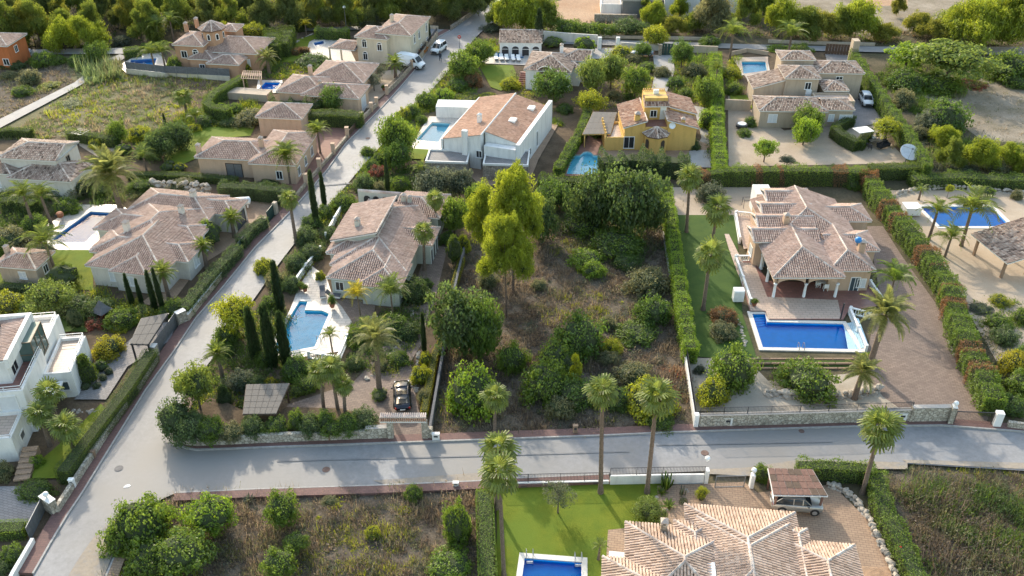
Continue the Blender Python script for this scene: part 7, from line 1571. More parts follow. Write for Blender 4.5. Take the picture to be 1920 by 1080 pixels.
# --- plots round the yellow house
p('clip', 1037, 70, 92, 46, 'hedge', 'clipped rounded bush beside the lone cypress'); p('clip', 1095, 67, 107, 44, 'bright', 'round clipped tree left of the white portal')
for a in [(1038,130,195,68,'carob','dark round tree in front of the white villa'),(1107,106,182,48,'willow','light willowy tree, left of a pair'),(1145,98,168,52,'willow','light willowy tree, right of a pair'),(1107,171,216,56,'lime','yellow round tree above the reed pergola'),(1190,122,186,52,'mid','fruit tree with visible trunk beside the concrete drive'),(1277,74,128,44,'carob','dark tree right of the green garage gate'),(1226,47,92,48,'lime','bright tree by the upper lane'),(1320,140,200,50,'mid','green tree in the strip right of the drive'),(1205,78,108,34,'carob','dark tree over the silver-blue car')]: p('tree', *a, bare=.2)
for a in [(1165,78,112,44,'lime','yellowish shrub by the white portal'),(1185,95,120,36,'olive','faded bush left of the parked silver-blue car'),(1240,118,148,36,'olive','grey bush on the left of the concrete drive'),(1212,112,138,36,'mid','shrub above the fruit tree'),(1265,138,168,36,'carob','dark round shrub on the right of the concrete drive'),(1285,160,186,32,'mid','fresh shrub above the yellow house'),(1300,110,150,44,'olive','greyish shrub behind the bright hedge strip'),(1335,150,210,44,'mid','leafy shrub beside the bright hedge, upper'),(1325,195,245,40,'bright','leafy shrub beside the bright hedge, lower'),(1180,170,190,20,'carob','tiny ball bush under the fruit tree'),(1150,165,190,30,'olive','small bush above the reed pergola'),(1120,235,262,26,'mid','bush at the pergola corner'),(1300,255,285,24,'dark','dark bush by the right wall of the yellow house'),(1060,190,215,36,'carob','dark bush at the lower edge of the white villa'),
          (1370,120,150,36,'lime','yellow-green shrubs beside the small upper right pool'),(1375,150,180,36,'mid','shrub below the small upper right pool'),(1405,215,240,26,'carob','dark bush by the tan screen wall'),(1395,238,258,30,'mid','round green bush on the tan gravel'),(1462,80,100,50,'bright','sunny shrubs behind the stepped tan villa'),(1500,76,104,44,'mid','climbing shrub right of the sunny shrubs'),(1600,148,170,36,'carob','dark flat-topped bush by the white car'),(1605,166,180,30,'olive','pale flat bush by the white car'),(1330,60,90,40,'mid','bush along the upper lane')]: p('shrub', *a)
palm('coco', 1368, 46, 112, 60, 'big dark palm at the head of the bright hedge', rad=.22, joined=True); palm('coco', 1478, 48, 102, 64, 'big palm behind the stepped tan villa', rad=.22, joined=True); palm('coco', 1340, 118, 168, 40, 'palm in the strip above the leafy shrubs', rad=.15, joined=True)
p('tree', 1512, 196, 250, 60, 'mid', 'round tree before the garage of the stepped villa', bare=.1); p('tree', 1505, 220, 272, 48, 'bright', 'bright round tree on the tan gravel', bare=.1); p('umb', 1657, 220, 268, 66, 'lime', 'yellow spreading tree by the slanting conifer hedge', bare=.25); p('tree', 1432, 260, 304, 42, 'bright', 'small light tree alone on the tan gravel', bare=.35); p('umb', 1474, 292, 316, 38, 'grey', 'tiny flat-topped olive on the tan gravel', bare=.4)
hedge([(1566,236),(1580,248),(1608,262)], 2.0, 1.4, 'hedge2', 'clipped dark hedge below the white garage door', 'top', dens=80, clipped=True); hedge([(1566,234),(1600,216)], 1.8, 1.2, 'hedge2', 'short clipped hedge beside the paved drive', 'top', dens=80, clipped=True); hedge([(1615,262),(1632,240)], 1.8, 1.3, 'hedge2', 'short clipped hedge under the yellow spreading tree', 'top', dens=80, clipped=True)
# --- wild lot at upper right
p('umb', 1772, 66, 158, 165, 'willow', 'wide spreading acacia at the upper right lot', bare=.2); p('umb', 1695, 74, 138, 90, 'bright', 'feathery light tree left of the wide acacia', bare=.15)
for a in [(1700,118,176,76,'carob','dark bush mass under the feathery light tree'),(1752,126,178,90,'mid','bush under the wide acacia'),(1690,160,205,50,'olive','grey bush beside the slanting conifer hedge'),(1765,172,254,84,'carob','big dark bush at the edge of the bare lot'),(1738,196,255,60,'grey','greyish bush left of the big dark bush'),(1720,230,262,36,'olive','small grey bush along the conifer hedge'),(1885,82,160,90,'mid','large bush at the right edge above the bare lot'),(1905,130,168,60,'carob','dark bush at the right edge of the bare lot'),(1820,150,165,50,'redleaf','heap of dry reddish cuttings on the bare lot')]: p('shrub', *a)
for a in [(1770,236,275,60,'pine','lowest sunny pine by the bare lot'),(1832,262,318,66,'pine','sunny pine right of the satellite dish'),(1885,268,312,56,'pine','sunny pine at the right edge, right of two'),(1780,262,318,50,'pine2','duller pine close to the satellite dish'),(1915,290,325,40,'pine','small pine at the right edge over the low hedge')]: p('pine', *a, bare=.05)
for a in [(1862,290,325,60,'olive','grey bush under the sunny pines'),(1800,300,325,50,'grey','silvery bush above the low hedge'),(1905,318,330,30,'olive','tiny bush at the right edge above the low hedge')]: p('shrub', *a)
# --- sunny pines along the top right
TR = [(1832,-2,82,146,'pine','large sunny pine behind the wide acacia'),(1890,-26,84,134,'pine','large sunny pine at the top right corner'),(1785,14,70,73,'pine2','pine left of the large sunny pine'),(1602,0,72,78,'pine','bright pine over the wide dark gate'),(1575,14,74,53,'pine2','thin pine left of the bright one over the gate'),(1460,-2,68,70,'pine','sunny pine above the stepped tan villa'),(1505,12,72,65,'pine2','grey-green pine right of the sunny one'),(1540,24,74,68,'wood2','dense pine above the wide dark gate'),(1330,-20,62,66,'olive','tall thin greyish pine at the modern site'),(1273,-22,40,41,'pine','slim pine right before the modern house'),(1225,2,52,51,'pine','sunny pine before the modern house front'),(1208,-11,36,24,'pine2','very slim pine before the grey modern wall'),(1392,-16,58,56,'pine2','loose pine on the pale bare slope'),(1425,-31,40,61,'pine2','pine at the top edge above the bare slope'),(1300,24,62,53,'pine2','bushy young pine below the modern house'),(1260,30,66,53,'wood2','young dark pine by the upper lane'),(1680,-16,30,31,'wood2','round bush-like pine on the red ploughed soil'),(1655,44,74,61,'wood2','low pine by the upper lane'),(1720,24,64,53,'wood2','dark low pine before the bare hillside'),(1750,39,76,61,'wood2','bushy pine left of the large sunny pine foot'),
      (955,-16,66,75,'pine','sunny pine at the top of the street, right side'),(990,-12,62,73,'pine','sunny pine behind the lone cypress'),(1020,-6,58,61,'pine2','pine right behind the lone cypress'),(935,4,52,48,'pine2','pine leaning over the top of the street'),(1065,34,68,60,'mid','green tree under the red earth bank'),(1105,42,68,50,'mid','round green tree left of the stone plinth'),(1180,34,66,64,'dark','dark evergreen below the modern house'),(1140,44,68,40,'mid','green bush beneath the stone plinth')]
for a in TR: p('pine' if a[4] in ('pine','pine2','olive','wood2') else 'tree', *a, bare=.10)
# --- the pine wood along the top left
TL = [(124,34,96,66,'pine','bright round pine left of the sunlit pair by the lane'),(166,28,98,74,'pine','bright round pine right of the sunlit pair by the lane'),(25,2,90,66,'pine2','pine at the left edge of the wood, front row'),(78,0,88,66,'pine2','second pine from the left edge, front row'),(185,76,118,48,'mid','green tree at the bend of the white lane'),(290,2,78,50,'pine2','tall pine behind the salmon house palms'),(600,0,52,46,'pine','sunlit pine in the middle of the wood edge'),(640,4,54,40,'pine2','pine beside the street lamp'),(690,22,52,60,'grey','silvery tree behind the cream house'),(270,18,84,44,'pine2','pine over the clipped hedge at the white terrace')]
for a in TL: p('pinef' if a[4] in ('pine','pine2') else 'tree', *a, bare=.05)
rw = random.Random(77)
for k in range(74):
    row = k % 4; u = -30+(k//4)*51+row*13+rw.uniform(-12, 12)
    if u > 905: continue
    vb = [84, 62, 38, 12][row]+rw.uniform(-6, 6)-max(0, u-420)*.055-(20 if u > 180 and row == 0 else 0)
    if row == 0 and 215 < u < 560: continue
    hgt = [74, 70, 64, 60][row]*rw.uniform(.8, 1.15)
    p('pinef', u, vb-hgt, vb, rw.uniform(46, 66), ['wood','wood','wood2','pine2'][rw.randrange(4)], 'pine crowding the shady wood along the top left edge', group='pines of the shady top left wood', bare=.12)
for a in [(85,88,128,46,'mid','green bush cluster tallest beside the parked white cars'),(70,102,124,36,'carob','dark bush below the bush cluster at the left'),(35,110,132,34,'dark','dark bush below the parked white cars'),(112,98,122,34,'mid','bush right of the bush cluster'),(150,96,128,40,'carob','dark bush at the white lane bend'),(60,124,162,44,'olive','round greyish bush in the left dry lot'),(45,156,182,38,'mid','green low bush in the left dry lot'),(20,128,150,34,'olive','pale bush at the left edge of the dry lot'),(95,150,168,44,'lime','yellow flowering bush above the concrete lane'),(140,186,205,60,'willow','pale green patch of bush in the dry field'),(12,112,130,30,'dark','dark bush in front of the orange house'),(230,60,86,36,'grey','silvery bush at the wood edge'),(560,30,60,40,'wood','dark bush at the wood edge by the hedge'),(720,40,54,40,'mid','sunny bush behind the cream house')]: p('shrub', *a)
# ================================================================ VEHICLES
M['car_navy'] = plain('dark_navy_car_paint', (.018,.02,.03), .18, .35, .02, 1, .8); M['car_silver'] = plain('silver_car_paint', (.36,.345,.32), .28, .5, .02, 1, .7)
M['car_white'] = plain('white_car_paint', (.75,.76,.77), .25, 0, .02, 1, .6); M['car_blue'] = plain('silver_blue_car_paint', (.28,.33,.40), .25, .4, .02, 1, .6)
M['tyre'] = plain('tyre_rubber', (.02,.02,.02), .9); M['rim'] = plain('alloy_rim', (.45,.45,.46), .3, .7); M['lamp_red'] = plain('red_lamp_lens', (.40,.015,.01), .25); M['lamp_clear'] = plain('clear_lamp_lens', (.7,.72,.74), .12, spec=.8)
M['plastic'] = plain('black_plastic', (.03,.03,.032), .6); M['skip_orange'] = plain('orange_painted_steel', (.55,.20,.04), .5, var=.2)
_wh = {}
def wheel(r):
    if r not in _wh:
        _wh[r] = (MB().tube([(-.11,0,0),(-.085,0,0),(.085,0,0),(.11,0,0)], [r*.93, r, r, r*.93], 16).mesh('tyre', M['tyre'], True), MB().tube([(-.118,0,0),(.118,0,0)], r*.62, 12).mesh('rim', M['rim']))
    return _wh[r]
# side profiles: stations along the car (front 0 .. rear 1): sill height, shoulder height, half width; and cabin: station, roof height, half width
PROF = dict(
 coupe=dict(L=4.5, W=1.82, H=1.38, r=.33, body=[(0,.30,.56,.62),(.03,.22,.66,.80),(.12,.20,.76,.93),(.30,.20,.86,1),(.55,.20,.90,1),(.80,.22,.93,.98),(.93,.25,.90,.90),(.985,.32,.84,.76),(1,.40,.66,.68)],
            cab=[(.27,.86,.84),(.41,1.32,.68),(.52,1.38,.67),(.70,1.34,.65),(.90,.93,.78)]),
 suv=dict(L=4.45, W=1.82, H=1.68, r=.36, body=[(0,.36,.72,.68),(.03,.28,.86,.84),(.10,.26,.96,.95),(.28,.26,1.04,1),(.60,.26,1.06,1),(.90,.28,1.06,.98),(.97,.32,1.0,.92),(1,.42,.86,.86)],
            cab=[(.24,1.04,.86),(.38,1.58,.70),(.50,1.68,.69),(.82,1.64,.67),(.965,1.08,.80)]),
 van=dict(L=5.4, W=2.0, H=2.4, r=.36, body=[(0,.38,.80,.74),(.03,.30,1.0,.88),(.10,.28,1.18,.96),(.20,.28,1.26,1),(.60,.28,1.30,1),(.97,.30,1.30,1),(1,.36,1.25,.97)],
            cab=[(.13,1.22,.92),(.27,2.15,.80),(.34,2.38,.80),(.85,2.4,.80),(.995,2.30,.80)]),
 mpv=dict(L=4.4, W=1.83, H=1.82, r=.34, body=[(0,.34,.70,.70),(.03,.26,.86,.86),(.12,.24,.98,.95),(.28,.24,1.06,1),(.60,.24,1.08,1),(.94,.26,1.08,.98),(1,.36,.95,.92)],
            cab=[(.20,1.04,.88),(.36,1.70,.74),(.46,1.82,.74),(.90,1.80,.73),(.99,1.10,.84)]))
def car(style, paint, loc, head, label, cat='car', name='parked_car', panelvan=False):
    """head: direction the bonnet points, degrees anticlockwise from +x"""
    d = PROF[style]; Ln, W = d['L'], d['W']/2; root = empty(name, loc, R(head), label, cat)
    X = lambda t: Ln*(.5-t)
    def loft(secs, m, close=True):
        k = len(secs[0]); b = len(m.v)
        for s in secs: m.v += s
        for i in range(len(secs)-1):
            for j in range(k-1): m.f.append((b+i*k+j, b+i*k+j+1, b+(i+1)*k+j+1, b+(i+1)*k+j)); m.m.append(0)
        m.f.append(tuple(b+j for j in range(k))); m.m.append(0); m.f.append(tuple(b+(len(secs)-1)*k+j for j in range(k-1, -1, -1))); m.m.append(0)
    secs = []
    for t, zl, zh, w in d['body']:
        w *= W; x = X(t); mid = zl+(zh-zl)*.55
        half = [(w*.88, zl), (w*.985, zl+.08), (w, mid), (w*.965, zh-.10), (w*.86, zh-.015)]
        secs.append([(x, y, z) for y, z in half]+[(x, 0, zh+.02)]+[(x, -y, z) for y, z in half[::-1]])
    m = MB(); loft(secs, m); b = m.build('body', M[paint], root, True)
    cb = d['cab']; secs = []
    for t, z, w in cb:
        w *= W; x = X(t); secs.append([(x, W*.90, min(z, cb[0][1])-.05), (x, w+(.0), z-.06), (x, w*.86, z), (x, 0, z+.025), (x, -w*.86, z), (x, -w, z-.06), (x, -W*.90, min(z, cb[0][1])-.05)])
    m = MB(); loft(secs, m); m.build('cabin_glass', M['glass'] if not panelvan else M[paint], root, True)
    m = MB(); sec2 = []
    for t, z, w in cb[1:-1]: x = X(t); w *= W; sec2.append([(x, w*.97, z-.045), (x, w*.84, z+.02), (x, 0, z+.042), (x, -w*.84, z+.02), (x, -w*.97, z-.045)])
    loft(sec2, m); m.build('roof', M[paint], root, True)
    m = MB()
    for sg in (-1, 1):
        pts = [(X(t), sg*(w*W*1.0+.006), z-.05) for t, z, w in cb]; base = cb[0][1]
        for p, q in zip(pts[:-1], pts[1:]): m.bar(p, q, .06, .06)
        for t in ((cb[0][0]+.36), (cb[0][0]+.18)):
            if not panelvan: m.bar((X(t), sg*W*.91, base-.05), (X(t), sg*cb[2][2]*W*1.005, cb[2][1]-.07), .07, .05)
    m.build('window_pillars', M[paint], root)
    if panelvan:
        a, b_ = cb[0], cb[1]; m = MB(); q = lambda f: (X(a[0]+(b_[0]-a[0])*f)+.03, (a[2]+(b_[2]-a[2])*f)*W*.86, a[1]+(b_[1]-a[1])*f+.03)
        p0, p1 = q(.08), q(.95); m.poly([(p0[0], -p0[1], p0[2]), (p0[0], p0[1], p0[2]), (p1[0], p1[1], p1[2]), (p1[0], -p1[1], p1[2])]); m.build('windscreen', M['glass'], root)
        for sg in (-1, 1):
            m = MB(); z0, z1 = 1.32, 1.98; f = [(X(.20), z0), (X(.36), z0), (X(.36), z1), (X(.27), z1)]; pts = [(x, sg*(W*(.955 if z == z0 else .86)), z) for x, z in f]; m.poly(pts); m.build('side_window', M['glass'], root)
    tm, rm = wheel(d['r'])
    for t in (.17, .80):
        for sg in (-1, 1):
            m = MB(); m.tube([(X(t), sg*(W-.02), d['r']+.01), (X(t), sg*(W+.004), d['r']+.01)], d['r']*1.14, 14); m.build('wheel_arch', M['plastic'], root)
            wq = link('wheel', tm, root, (X(t), sg*(W-.09), d['r']), R(90)); link('rim', rm, wq)
    z0, z1 = d['body'][1][2], d['body'][-2][2]
    for sg in (-1, 1):
        MB().box(X(.035)-.16, X(.035)+.05, sg*W*.66-.16, sg*W*.66+.16, z0-.17, z0-.03).build('headlight', M['lamp_clear'], root)
        MB().box(X(.985)-.04, X(.985)+.12, sg*W*.68-.14, sg*W*.68+.14, z1-.30, z1-.10).build('tail_light', M['lamp_red'], root)
        MB().box(X(cb[0][0]+.07)-.08, X(cb[0][0]+.07)+.06, sg*(W+.10)-.09, sg*(W+.10)+.09, cb[0][1]-.02, cb[0][1]+.14).build('wing_mirror', M[paint], root)
    MB().box(X(0)-.05, X(0)+.02, -W*.55, W*.55, d['body'][0][1]+.02, d['body'][0][1]+.2).build('grille', M['plastic'], root)
    MB().box(X(1)-.02, X(1)+.03, -.26, .26, z1-.42, z1-.30).build('number_plate', M['whitepaint'], root)
    return root
GG = 0.004*LAYER[0]
def at(u, v, z=GG): q = P(u, v); return (q.x, q.y, z)
car('coupe', 'car_navy', at(755,752), 97, 'dark navy car parked behind the balustraded gateway')
car('suv', 'car_silver', at(1490,955), -6, 'silver estate car under the slatted carport')
car('suv', 'car_white', at(1622,196), -96, 'white car on the paved drive beside the stepped tan villa')
car('van', 'car_white', at(772,128), -28, 'white panel van parked across the upper pavement', 'van', 'parked_van', True)
car('mpv', 'car_white', at(823,99), -112, 'white people carrier driving down the upper street', name='people_carrier')
car('coupe', 'car_blue', at(1203,106), 185, 'silver-blue car half hidden under garden trees'); car('coupe', 'car_white', at(36,105), 190, 'white parked car beside the orange house, upper of two'); car('coupe', 'car_white', at(30,111), 190, 'white parked car beside the orange house, lower of two')
car('coupe', 'car_navy', at(757,107), 80, 'black car on the forecourt of the cream house')
root = empty('skip', at(783,103), R(-15), 'orange waste skip on the cream house forecourt', 'skip')
m = MB(); a = [(-1.5,-.8),(1.5,-.8),(1.5,.8),(-1.5,.8)]; b = [(-2.0,-1.0),(2.0,-1.0),(2.0,1.0),(-2.0,1.0)]
for i in range(4):
    j = (i+1) % 4; m.poly([(*a[i],0),(*a[j],0),(*b[j],1.15),(*b[i],1.15)])
m.poly([(*q,.05) for q in a]); m.build('tub', M['skip_orange'], root); m = MB(); rr_ = random.Random(3)
for k in range(9): x, y = rr_.uniform(-1.3,1.3), rr_.uniform(-.6,.6); m.box(x-.3, x+.3, y-.2, y+.2, .4, rr_.uniform(.8,1.3))
m.build('rubble', M['plastic'], root)
# ================================================================ PERSON
def person(loc, head, label):
    me = bpy.data.meshes.new('person'); J = [(0,0,.95),(0,0,1.15),(0,0,1.38),(0,0,1.50),(0,.02,1.62),(0,.03,1.72),(-.10,0,.90),(-.12,.16,.50),(-.12,.10,.08),(-.12,.24,.03),(.10,0,.90),(.12,-.05,.48),(.12,-.28,.12),(.12,-.18,.03),(-.19,0,1.40),(-.25,-.08,1.12),(-.24,.04,.88),(.19,0,1.40),(.25,.06,1.12),(.24,.2,.92)]
    Ed = [(0,1),(1,2),(2,3),(3,4),(4,5),(0,6),(6,7),(7,8),(8,9),(0,10),(10,11),(11,12),(12,13),(2,14),(14,15),(15,16),(2,17),(17,18),(18,19)]
    Rd = [.15,.14,.15,.06,.10,.085,.10,.07,.05,.04,.10,.07,.05,.04,.07,.05,.035,.07,.05,.035]
    me.from_pydata(J, Ed, []); o = link('person', me, None, loc, R(head)); sk = o.modifiers.new('skin', 'SKIN'); o.modifiers.new('sub', 'SUBSURF').levels = 1
    for v, r_ in zip(me.skin_vertices[0].data if me.skin_vertices else [], Rd): v.radius = (r_, r_)
    me.materials.append(plain('dark_clothes', (.03,.035,.05), .9)); tag(o, label, 'person'); return o
_po = None
def skin_person(loc, head, label):
    o = person(loc, head, label)
    if not o.data.skin_vertices:
        bpy.context.view_layer.objects.active = o
        import bmesh
        bm = bmesh.new(); bm.from_mesh(o.data); ly = bm.verts.layers.skin.verify()
        Rd = [.15,.14,.15,.06,.10,.085,.10,.07,.05,.04,.10,.07,.05,.04,.07,.05,.035,.07,.05,.035]
        bm.verts.ensure_lookup_table()
        for v, r_ in zip(bm.verts, Rd): v[ly].radius = (r_, r_); v[ly].use_root = v.index == 0
        bm.to_mesh(o.data); bm.free()
    m = MB().lathe([(.02,-.11),(.09,-.05),(.105,.03),(.08,.10),(.01,.13)], 0, .02, 1.69, 10); m.build('head', plain('skin', (.45,.28,.20), .7), o, True)
    m = MB().lathe([(.11,.0),(.112,.06),(.085,.125),(.01,.145)], 0, .005, 1.69, 10); m.build('hair', M['dark_frame'], o, True)
    return o
skin_person(at(826,118), 200, 'person in dark clothes walking on the upper street')
# ================================================================ SMALL THINGS
q = at(1697,315); root = empty('satellite_dish', q, 0, 'huge pale satellite dish on the tan gravel by the dark hedge', 'satellite dish')
m = MB(); n = 28; prof = [(.02,0),(.45,.03),(.9,.11),(1.25,.22),(1.42,.29),(1.43,.25),(1.25,.16),(.02,-.06)]
m.lathe(prof, n=n); d_ = m.build('reflector', plain('dish_mesh', (.55,.56,.58), .5), root, True); d_.location = (0,0,2.15); d_.rotation_euler = (R(32),0,R(8))
m = MB()
for k in range(3): a = 2.1*k; m.bar((1.3*math.cos(a),1.3*math.sin(a),.25),(0,0,1.1),.04,.04)
m.box(-.1,.1,-.1,.1,1.02,1.25); f_ = m.build('feed_arm', M['metal_grey'], d_); MB().tube([(0,.5,-.1),(0,.3,2.1)], .09, 8).build('mast', M['metal_grey'], root)
# patio set on the tan gravel
def chair(loc, rz, label, group, mat='metal_dark', scale=1.0):
    t = empty('garden_chair', loc, rz, label, 'chair', group); t.scale = (scale,)*3
    MB().box(-.27,.27,-.27,.27,.42,.5).build('seat', M[mat], t); MB().box(-.27,.27,.24,.31,.5,1.0).build('backrest', M[mat], t)
    for x in (-.24,.24):
        for y in (-.24,.24): MB().box(x-.025,x+.025,y-.025,y+.025,0,.42).build('leg', M[mat], t)
        MB().box(x-.035,x+.035,-.25,.27,.62,.68).build('armrest', M[mat], t)
    return t
def table(loc, rz, label, w=1.6, d=.9, mat='metal_dark'):
    t = empty('garden_table', loc, rz, label, 'table'); MB().box(-w/2,w/2,-d/2,d/2,.68,.74).build('tabletop', M[mat], t)
    for x in (-w/2+.08,w/2-.08):
        for y in (-d/2+.08,d/2-.08): MB().box(x-.03,x+.03,y-.03,y+.03,0,.68).build('leg', M[mat], t)
    return t
table(at(1638,274), .2, 'dark table on the tan gravel by the slanting conifer hedge', 2.0, 1.0)
for k, (u, v, a) in enumerate(((1622,278,1.8),(1630,284,2.6),(1648,281,-2.4),(1655,270,-1.4),(1628,266,.4),(1644,264,0))): chair(at(u,v), a, 'dark garden chair around the dark table on tan gravel', 'chairs round the dark gravel table')
for k, (u, v, lb) in enumerate(((1632,262,'pale cushioned lounger behind the dark gravel table'),(1390,240,'round low seat beside the tan screen wall'))):
    t = empty('sun_lounger' if k == 0 else 'round_daybed', at(u, v), .3, lb, 'lounger')
    if k == 0: MB().box(-.35,.35,-.9,.5,.25,.4).build('mattress', M['trim'], t); MB().bar((0,.5,.33),(0,1.0,.75),.7,.1).build('backrest', M['trim'], t); MB().box(-.38,.38,-.92,.9,.1,.24).build('frame', M['metal_dark'], t)
    else: MB().lathe([(.95,0),(1.0,.3),(.9,.42),(.02,.44)], n=16).build('base', M['metal_dark'], t); MB().lathe([(.7,.44),(.7,.52),(.02,.55)], n=16).build('cushion', M['whitepaint'], t)
# loungers by the arcaded pool
for k, u in enumerate((930,940,950,962,972)):
    t = empty('sun_lounger', at(u, 113+k*.5), .1, 'pale sun lounger in the row before the white arcaded pool house', 'lounger', 'sun loungers at the arcaded pool'); MB().box(-.35,.35,-1.0,.4,.25,.36).build('mattress', M['whitepaint'], t); MB().bar((0,.4,.3),(0,.9,.7),.7,.1).build('backrest', M['whitepaint'], t); MB().box(-.33,.33,-.95,.6,.02,.24).build('frame', M['metal_grey'], t)
# boxes and posts along the pavement
def meter(u, v, label, mat='sand', w=.45, h=.95, d=.3):
    t = empty('meter_box', at(u, v), 0, label, 'utility box'); MB().box(-w/2,w/2,-d/2,d/2,0,h).build('housing', M[mat], t); MB().box(-w/2-.03,w/2+.03,-d/2-.03,d/2+.03,h,h+.06).build('lid', M[mat], t); MB().box(-w*.28,w*.28,-d/2-.015,-d/2+.01,h*.55,h*.8).build('meter_window', M['metal_dark'], t)
meter(617,829,'tan meter box against the corner stone wall','drive_tan'); meter(1078,816,'tan meter box on the pavement before the scrub plot','drive_tan'); meter(177,862,'small orange-brown box set by the left rubble wall','wood',.5,.8); meter(1362,802,'pale utility box against the long rubble front wall','trim',.9,1.0); meter(1688,793,'white utility box on the front wall by the stone gate pillar','trim',.8,1.0); meter(818,829,'white utility box beside the gateway pillar','trim',.7,.8); meter(855,915,'small pale box on the lower pavement','trim',.5,.4); meter(140,918,'white round-topped post at the left pavement','whitepaint',.45,1.0)
def sign(u, v, h, label, disc=True):
    t = empty('road_sign', at(u, v), 0, label, 'road sign'); MB().tube([(0,0,0),(0,0,h)], .035, 8).build('post', M['metal_grey'], t)
    m = MB().tube([(0,-.05,h-.05),(0,-.02,h-.05)], .34, 20); m.build('plate', plain('sign_red', (.5,.02,.02), .4), t)
    MB().box(-.2,.2,-.062,-.052,h-.11,h+.01).build('bar', M['whitepaint'], t)
sign(862, 94, 2.4, 'red no-entry sign at the upper street junction')
def lamp(u, v, h, label):
    t = empty('street_lamp', at(u, v), 0, label, 'street lamp'); MB().tube([(0,0,0),(0,0,h)], [.08,.05], 8).build('post', M['metal_grey'], t); MB().lathe([(.1,0),(.3,.12),(.32,.3),(.05,.5)], 0, 0, h, 10).build('lantern', M['whitepaint'], t)
lamp(650, 60, 4.6, 'street lamp standing at the edge of the pine wood')
# gas tank, jar, tank
root = empty('gas_tank', at(456,392), R(10), 'white horizontal gas tank beside the long hipped villa', 'gas tank'); MB().tube([(-1.2,0,.95),(-1.05,0,.95),(1.05,0,.95),(1.2,0,.95)], [.25,.55,.55,.25], 16).build('tank', M['whitepaint'], root, True)
for x in (-.7,.7): MB().box(x-.08,x+.08,-.35,.35,0,.5).build('foot', M['whitepaint'], root)
root = empty('amphora', at(114,412), 0, 'terracotta jar lying on the white gravel by the glaring pool', 'jar'); j_ = MB().lathe([(.12,0),(.4,.3),(.5,.8),(.4,1.15),(.22,1.3),(.3,1.4)], n=14).build('body', M['terracotta'], root, True); j_.rotation_euler = (R(75),0,R(20)); j_.location = (0,.4,.45)
MB().tube([(0,-.96,.81),(0,-.92,.80)], .2, 12).build('mouth', M['metal_dark'], root)
for u, v, lb, s_ in ((566,546,'terracotta pot on the central terrace edge, upper',.4),(573,550,'terracotta pot on the central terrace edge, lower',.4),(624,580,'terracotta pot holding a small palm by the angular pool',.45),(1413,577,'square terracotta pot at the end of the sloping balustrade',.4),(720,172,'small pot on the gravel garden',.4)):
    q = at(u, v); o = MB().lathe([(.5*s_,0),(.8*s_,1.1*s_),(.9*s_,1.15*s_),(.75*s_,1.2*s_)], n=12).build('flower_pot', M['terracotta'], None, True, loc=q); tag(o, lb, 'pot'); f_ = link('plant', CR['fine',1], o, (0,0,1.1*s_), 0, (.5,.5,.6 if u != 624 else 1.4)); setmat(f_, L['mid'])
# air-conditioning box, pool pump house, pool cover
q = at(1382,566); o = MB().box(-.6,.6,-.45,.45,0,1.5).build('equipment_box', M['whitepaint'], None, loc=q); tag(o, 'white equipment box on the lawn beside the sloping balustrade', 'box'); MB().box(-.5,.5,-.47,-.451,.15,1.3).build('door', M['trim'], o)
q = at(1706,402); o = MB().box(-1.0,1.0,-.9,.9,0,1.0).build('pump_house', M['whitepaint'], None, loc=q); tag(o, 'white pump box at the corner of the far right pool', 'box'); MB().box(-1.08,1.08,-.98,.98,1.0,1.1).build('lid', M['trim'], o)
root = empty('pool_cover', P(1586,606), 0, 'pale blue pool cover running to a roller at the right end of the pool', 'pool cover')
o0 = P(1586,606); cs = [P(1581,606)-o0, P(1605,606)-o0, P(1623,655)-o0, P(1590,656)-o0]
mcov = plain('pale_blue_cover', (.42,.60,.70), .45); n = 10
for k in range(n):
    a0, a1 = cs[0].lerp(cs[1], k/n), cs[0].lerp(cs[1], (k+.92)/n); b0_, b1_ = cs[3].lerp(cs[2], k/n), cs[3].lerp(cs[2], (k+.92)/n)
    z = .02+.32*max(0, (k-4)/6)
    MB().prism([(a0.x,a0.y),(a1.x,a1.y),(b1_.x,b1_.y),(b0_.x,b0_.y)], z, z+.03).build('slat', mcov, root)
a0, b0_ = cs[1], cs[2]; MB().tube([(a0.x,a0.y,.5),(b0_.x,b0_.y,.5)], .22, 12).build('roller', mcov, root)
q = at(1575,601); root = empty('outdoor_shower', q, 0, 'dark slim post standing at the right pool edge', 'shower'); MB().tube([(0,0,0),(0,0,2.1)], .09, 8).build('post', M['metal_dark'], root); MB().tube([(0,-.02,2.1),(0,-.25,2.15)], .05, 6).build('head', M['metal_dark'], root)
q = P(1610,448,5.6); root = empty('chimney_ball', (q.x,q.y,5.0), 0, 'blue ball cowl on the chimney of the right villa', 'chimney cowl'); MB().lathe([(.05,0),(.32,.12),(.42,.4),(.32,.68),(.03,.8)], 0, 0, .05, 14).build('ball', M['blue'], root, True); MB().tube([(0,0,-.3),(0,0,.15)], .12, 8).build('collar', M['metal_grey'], root)
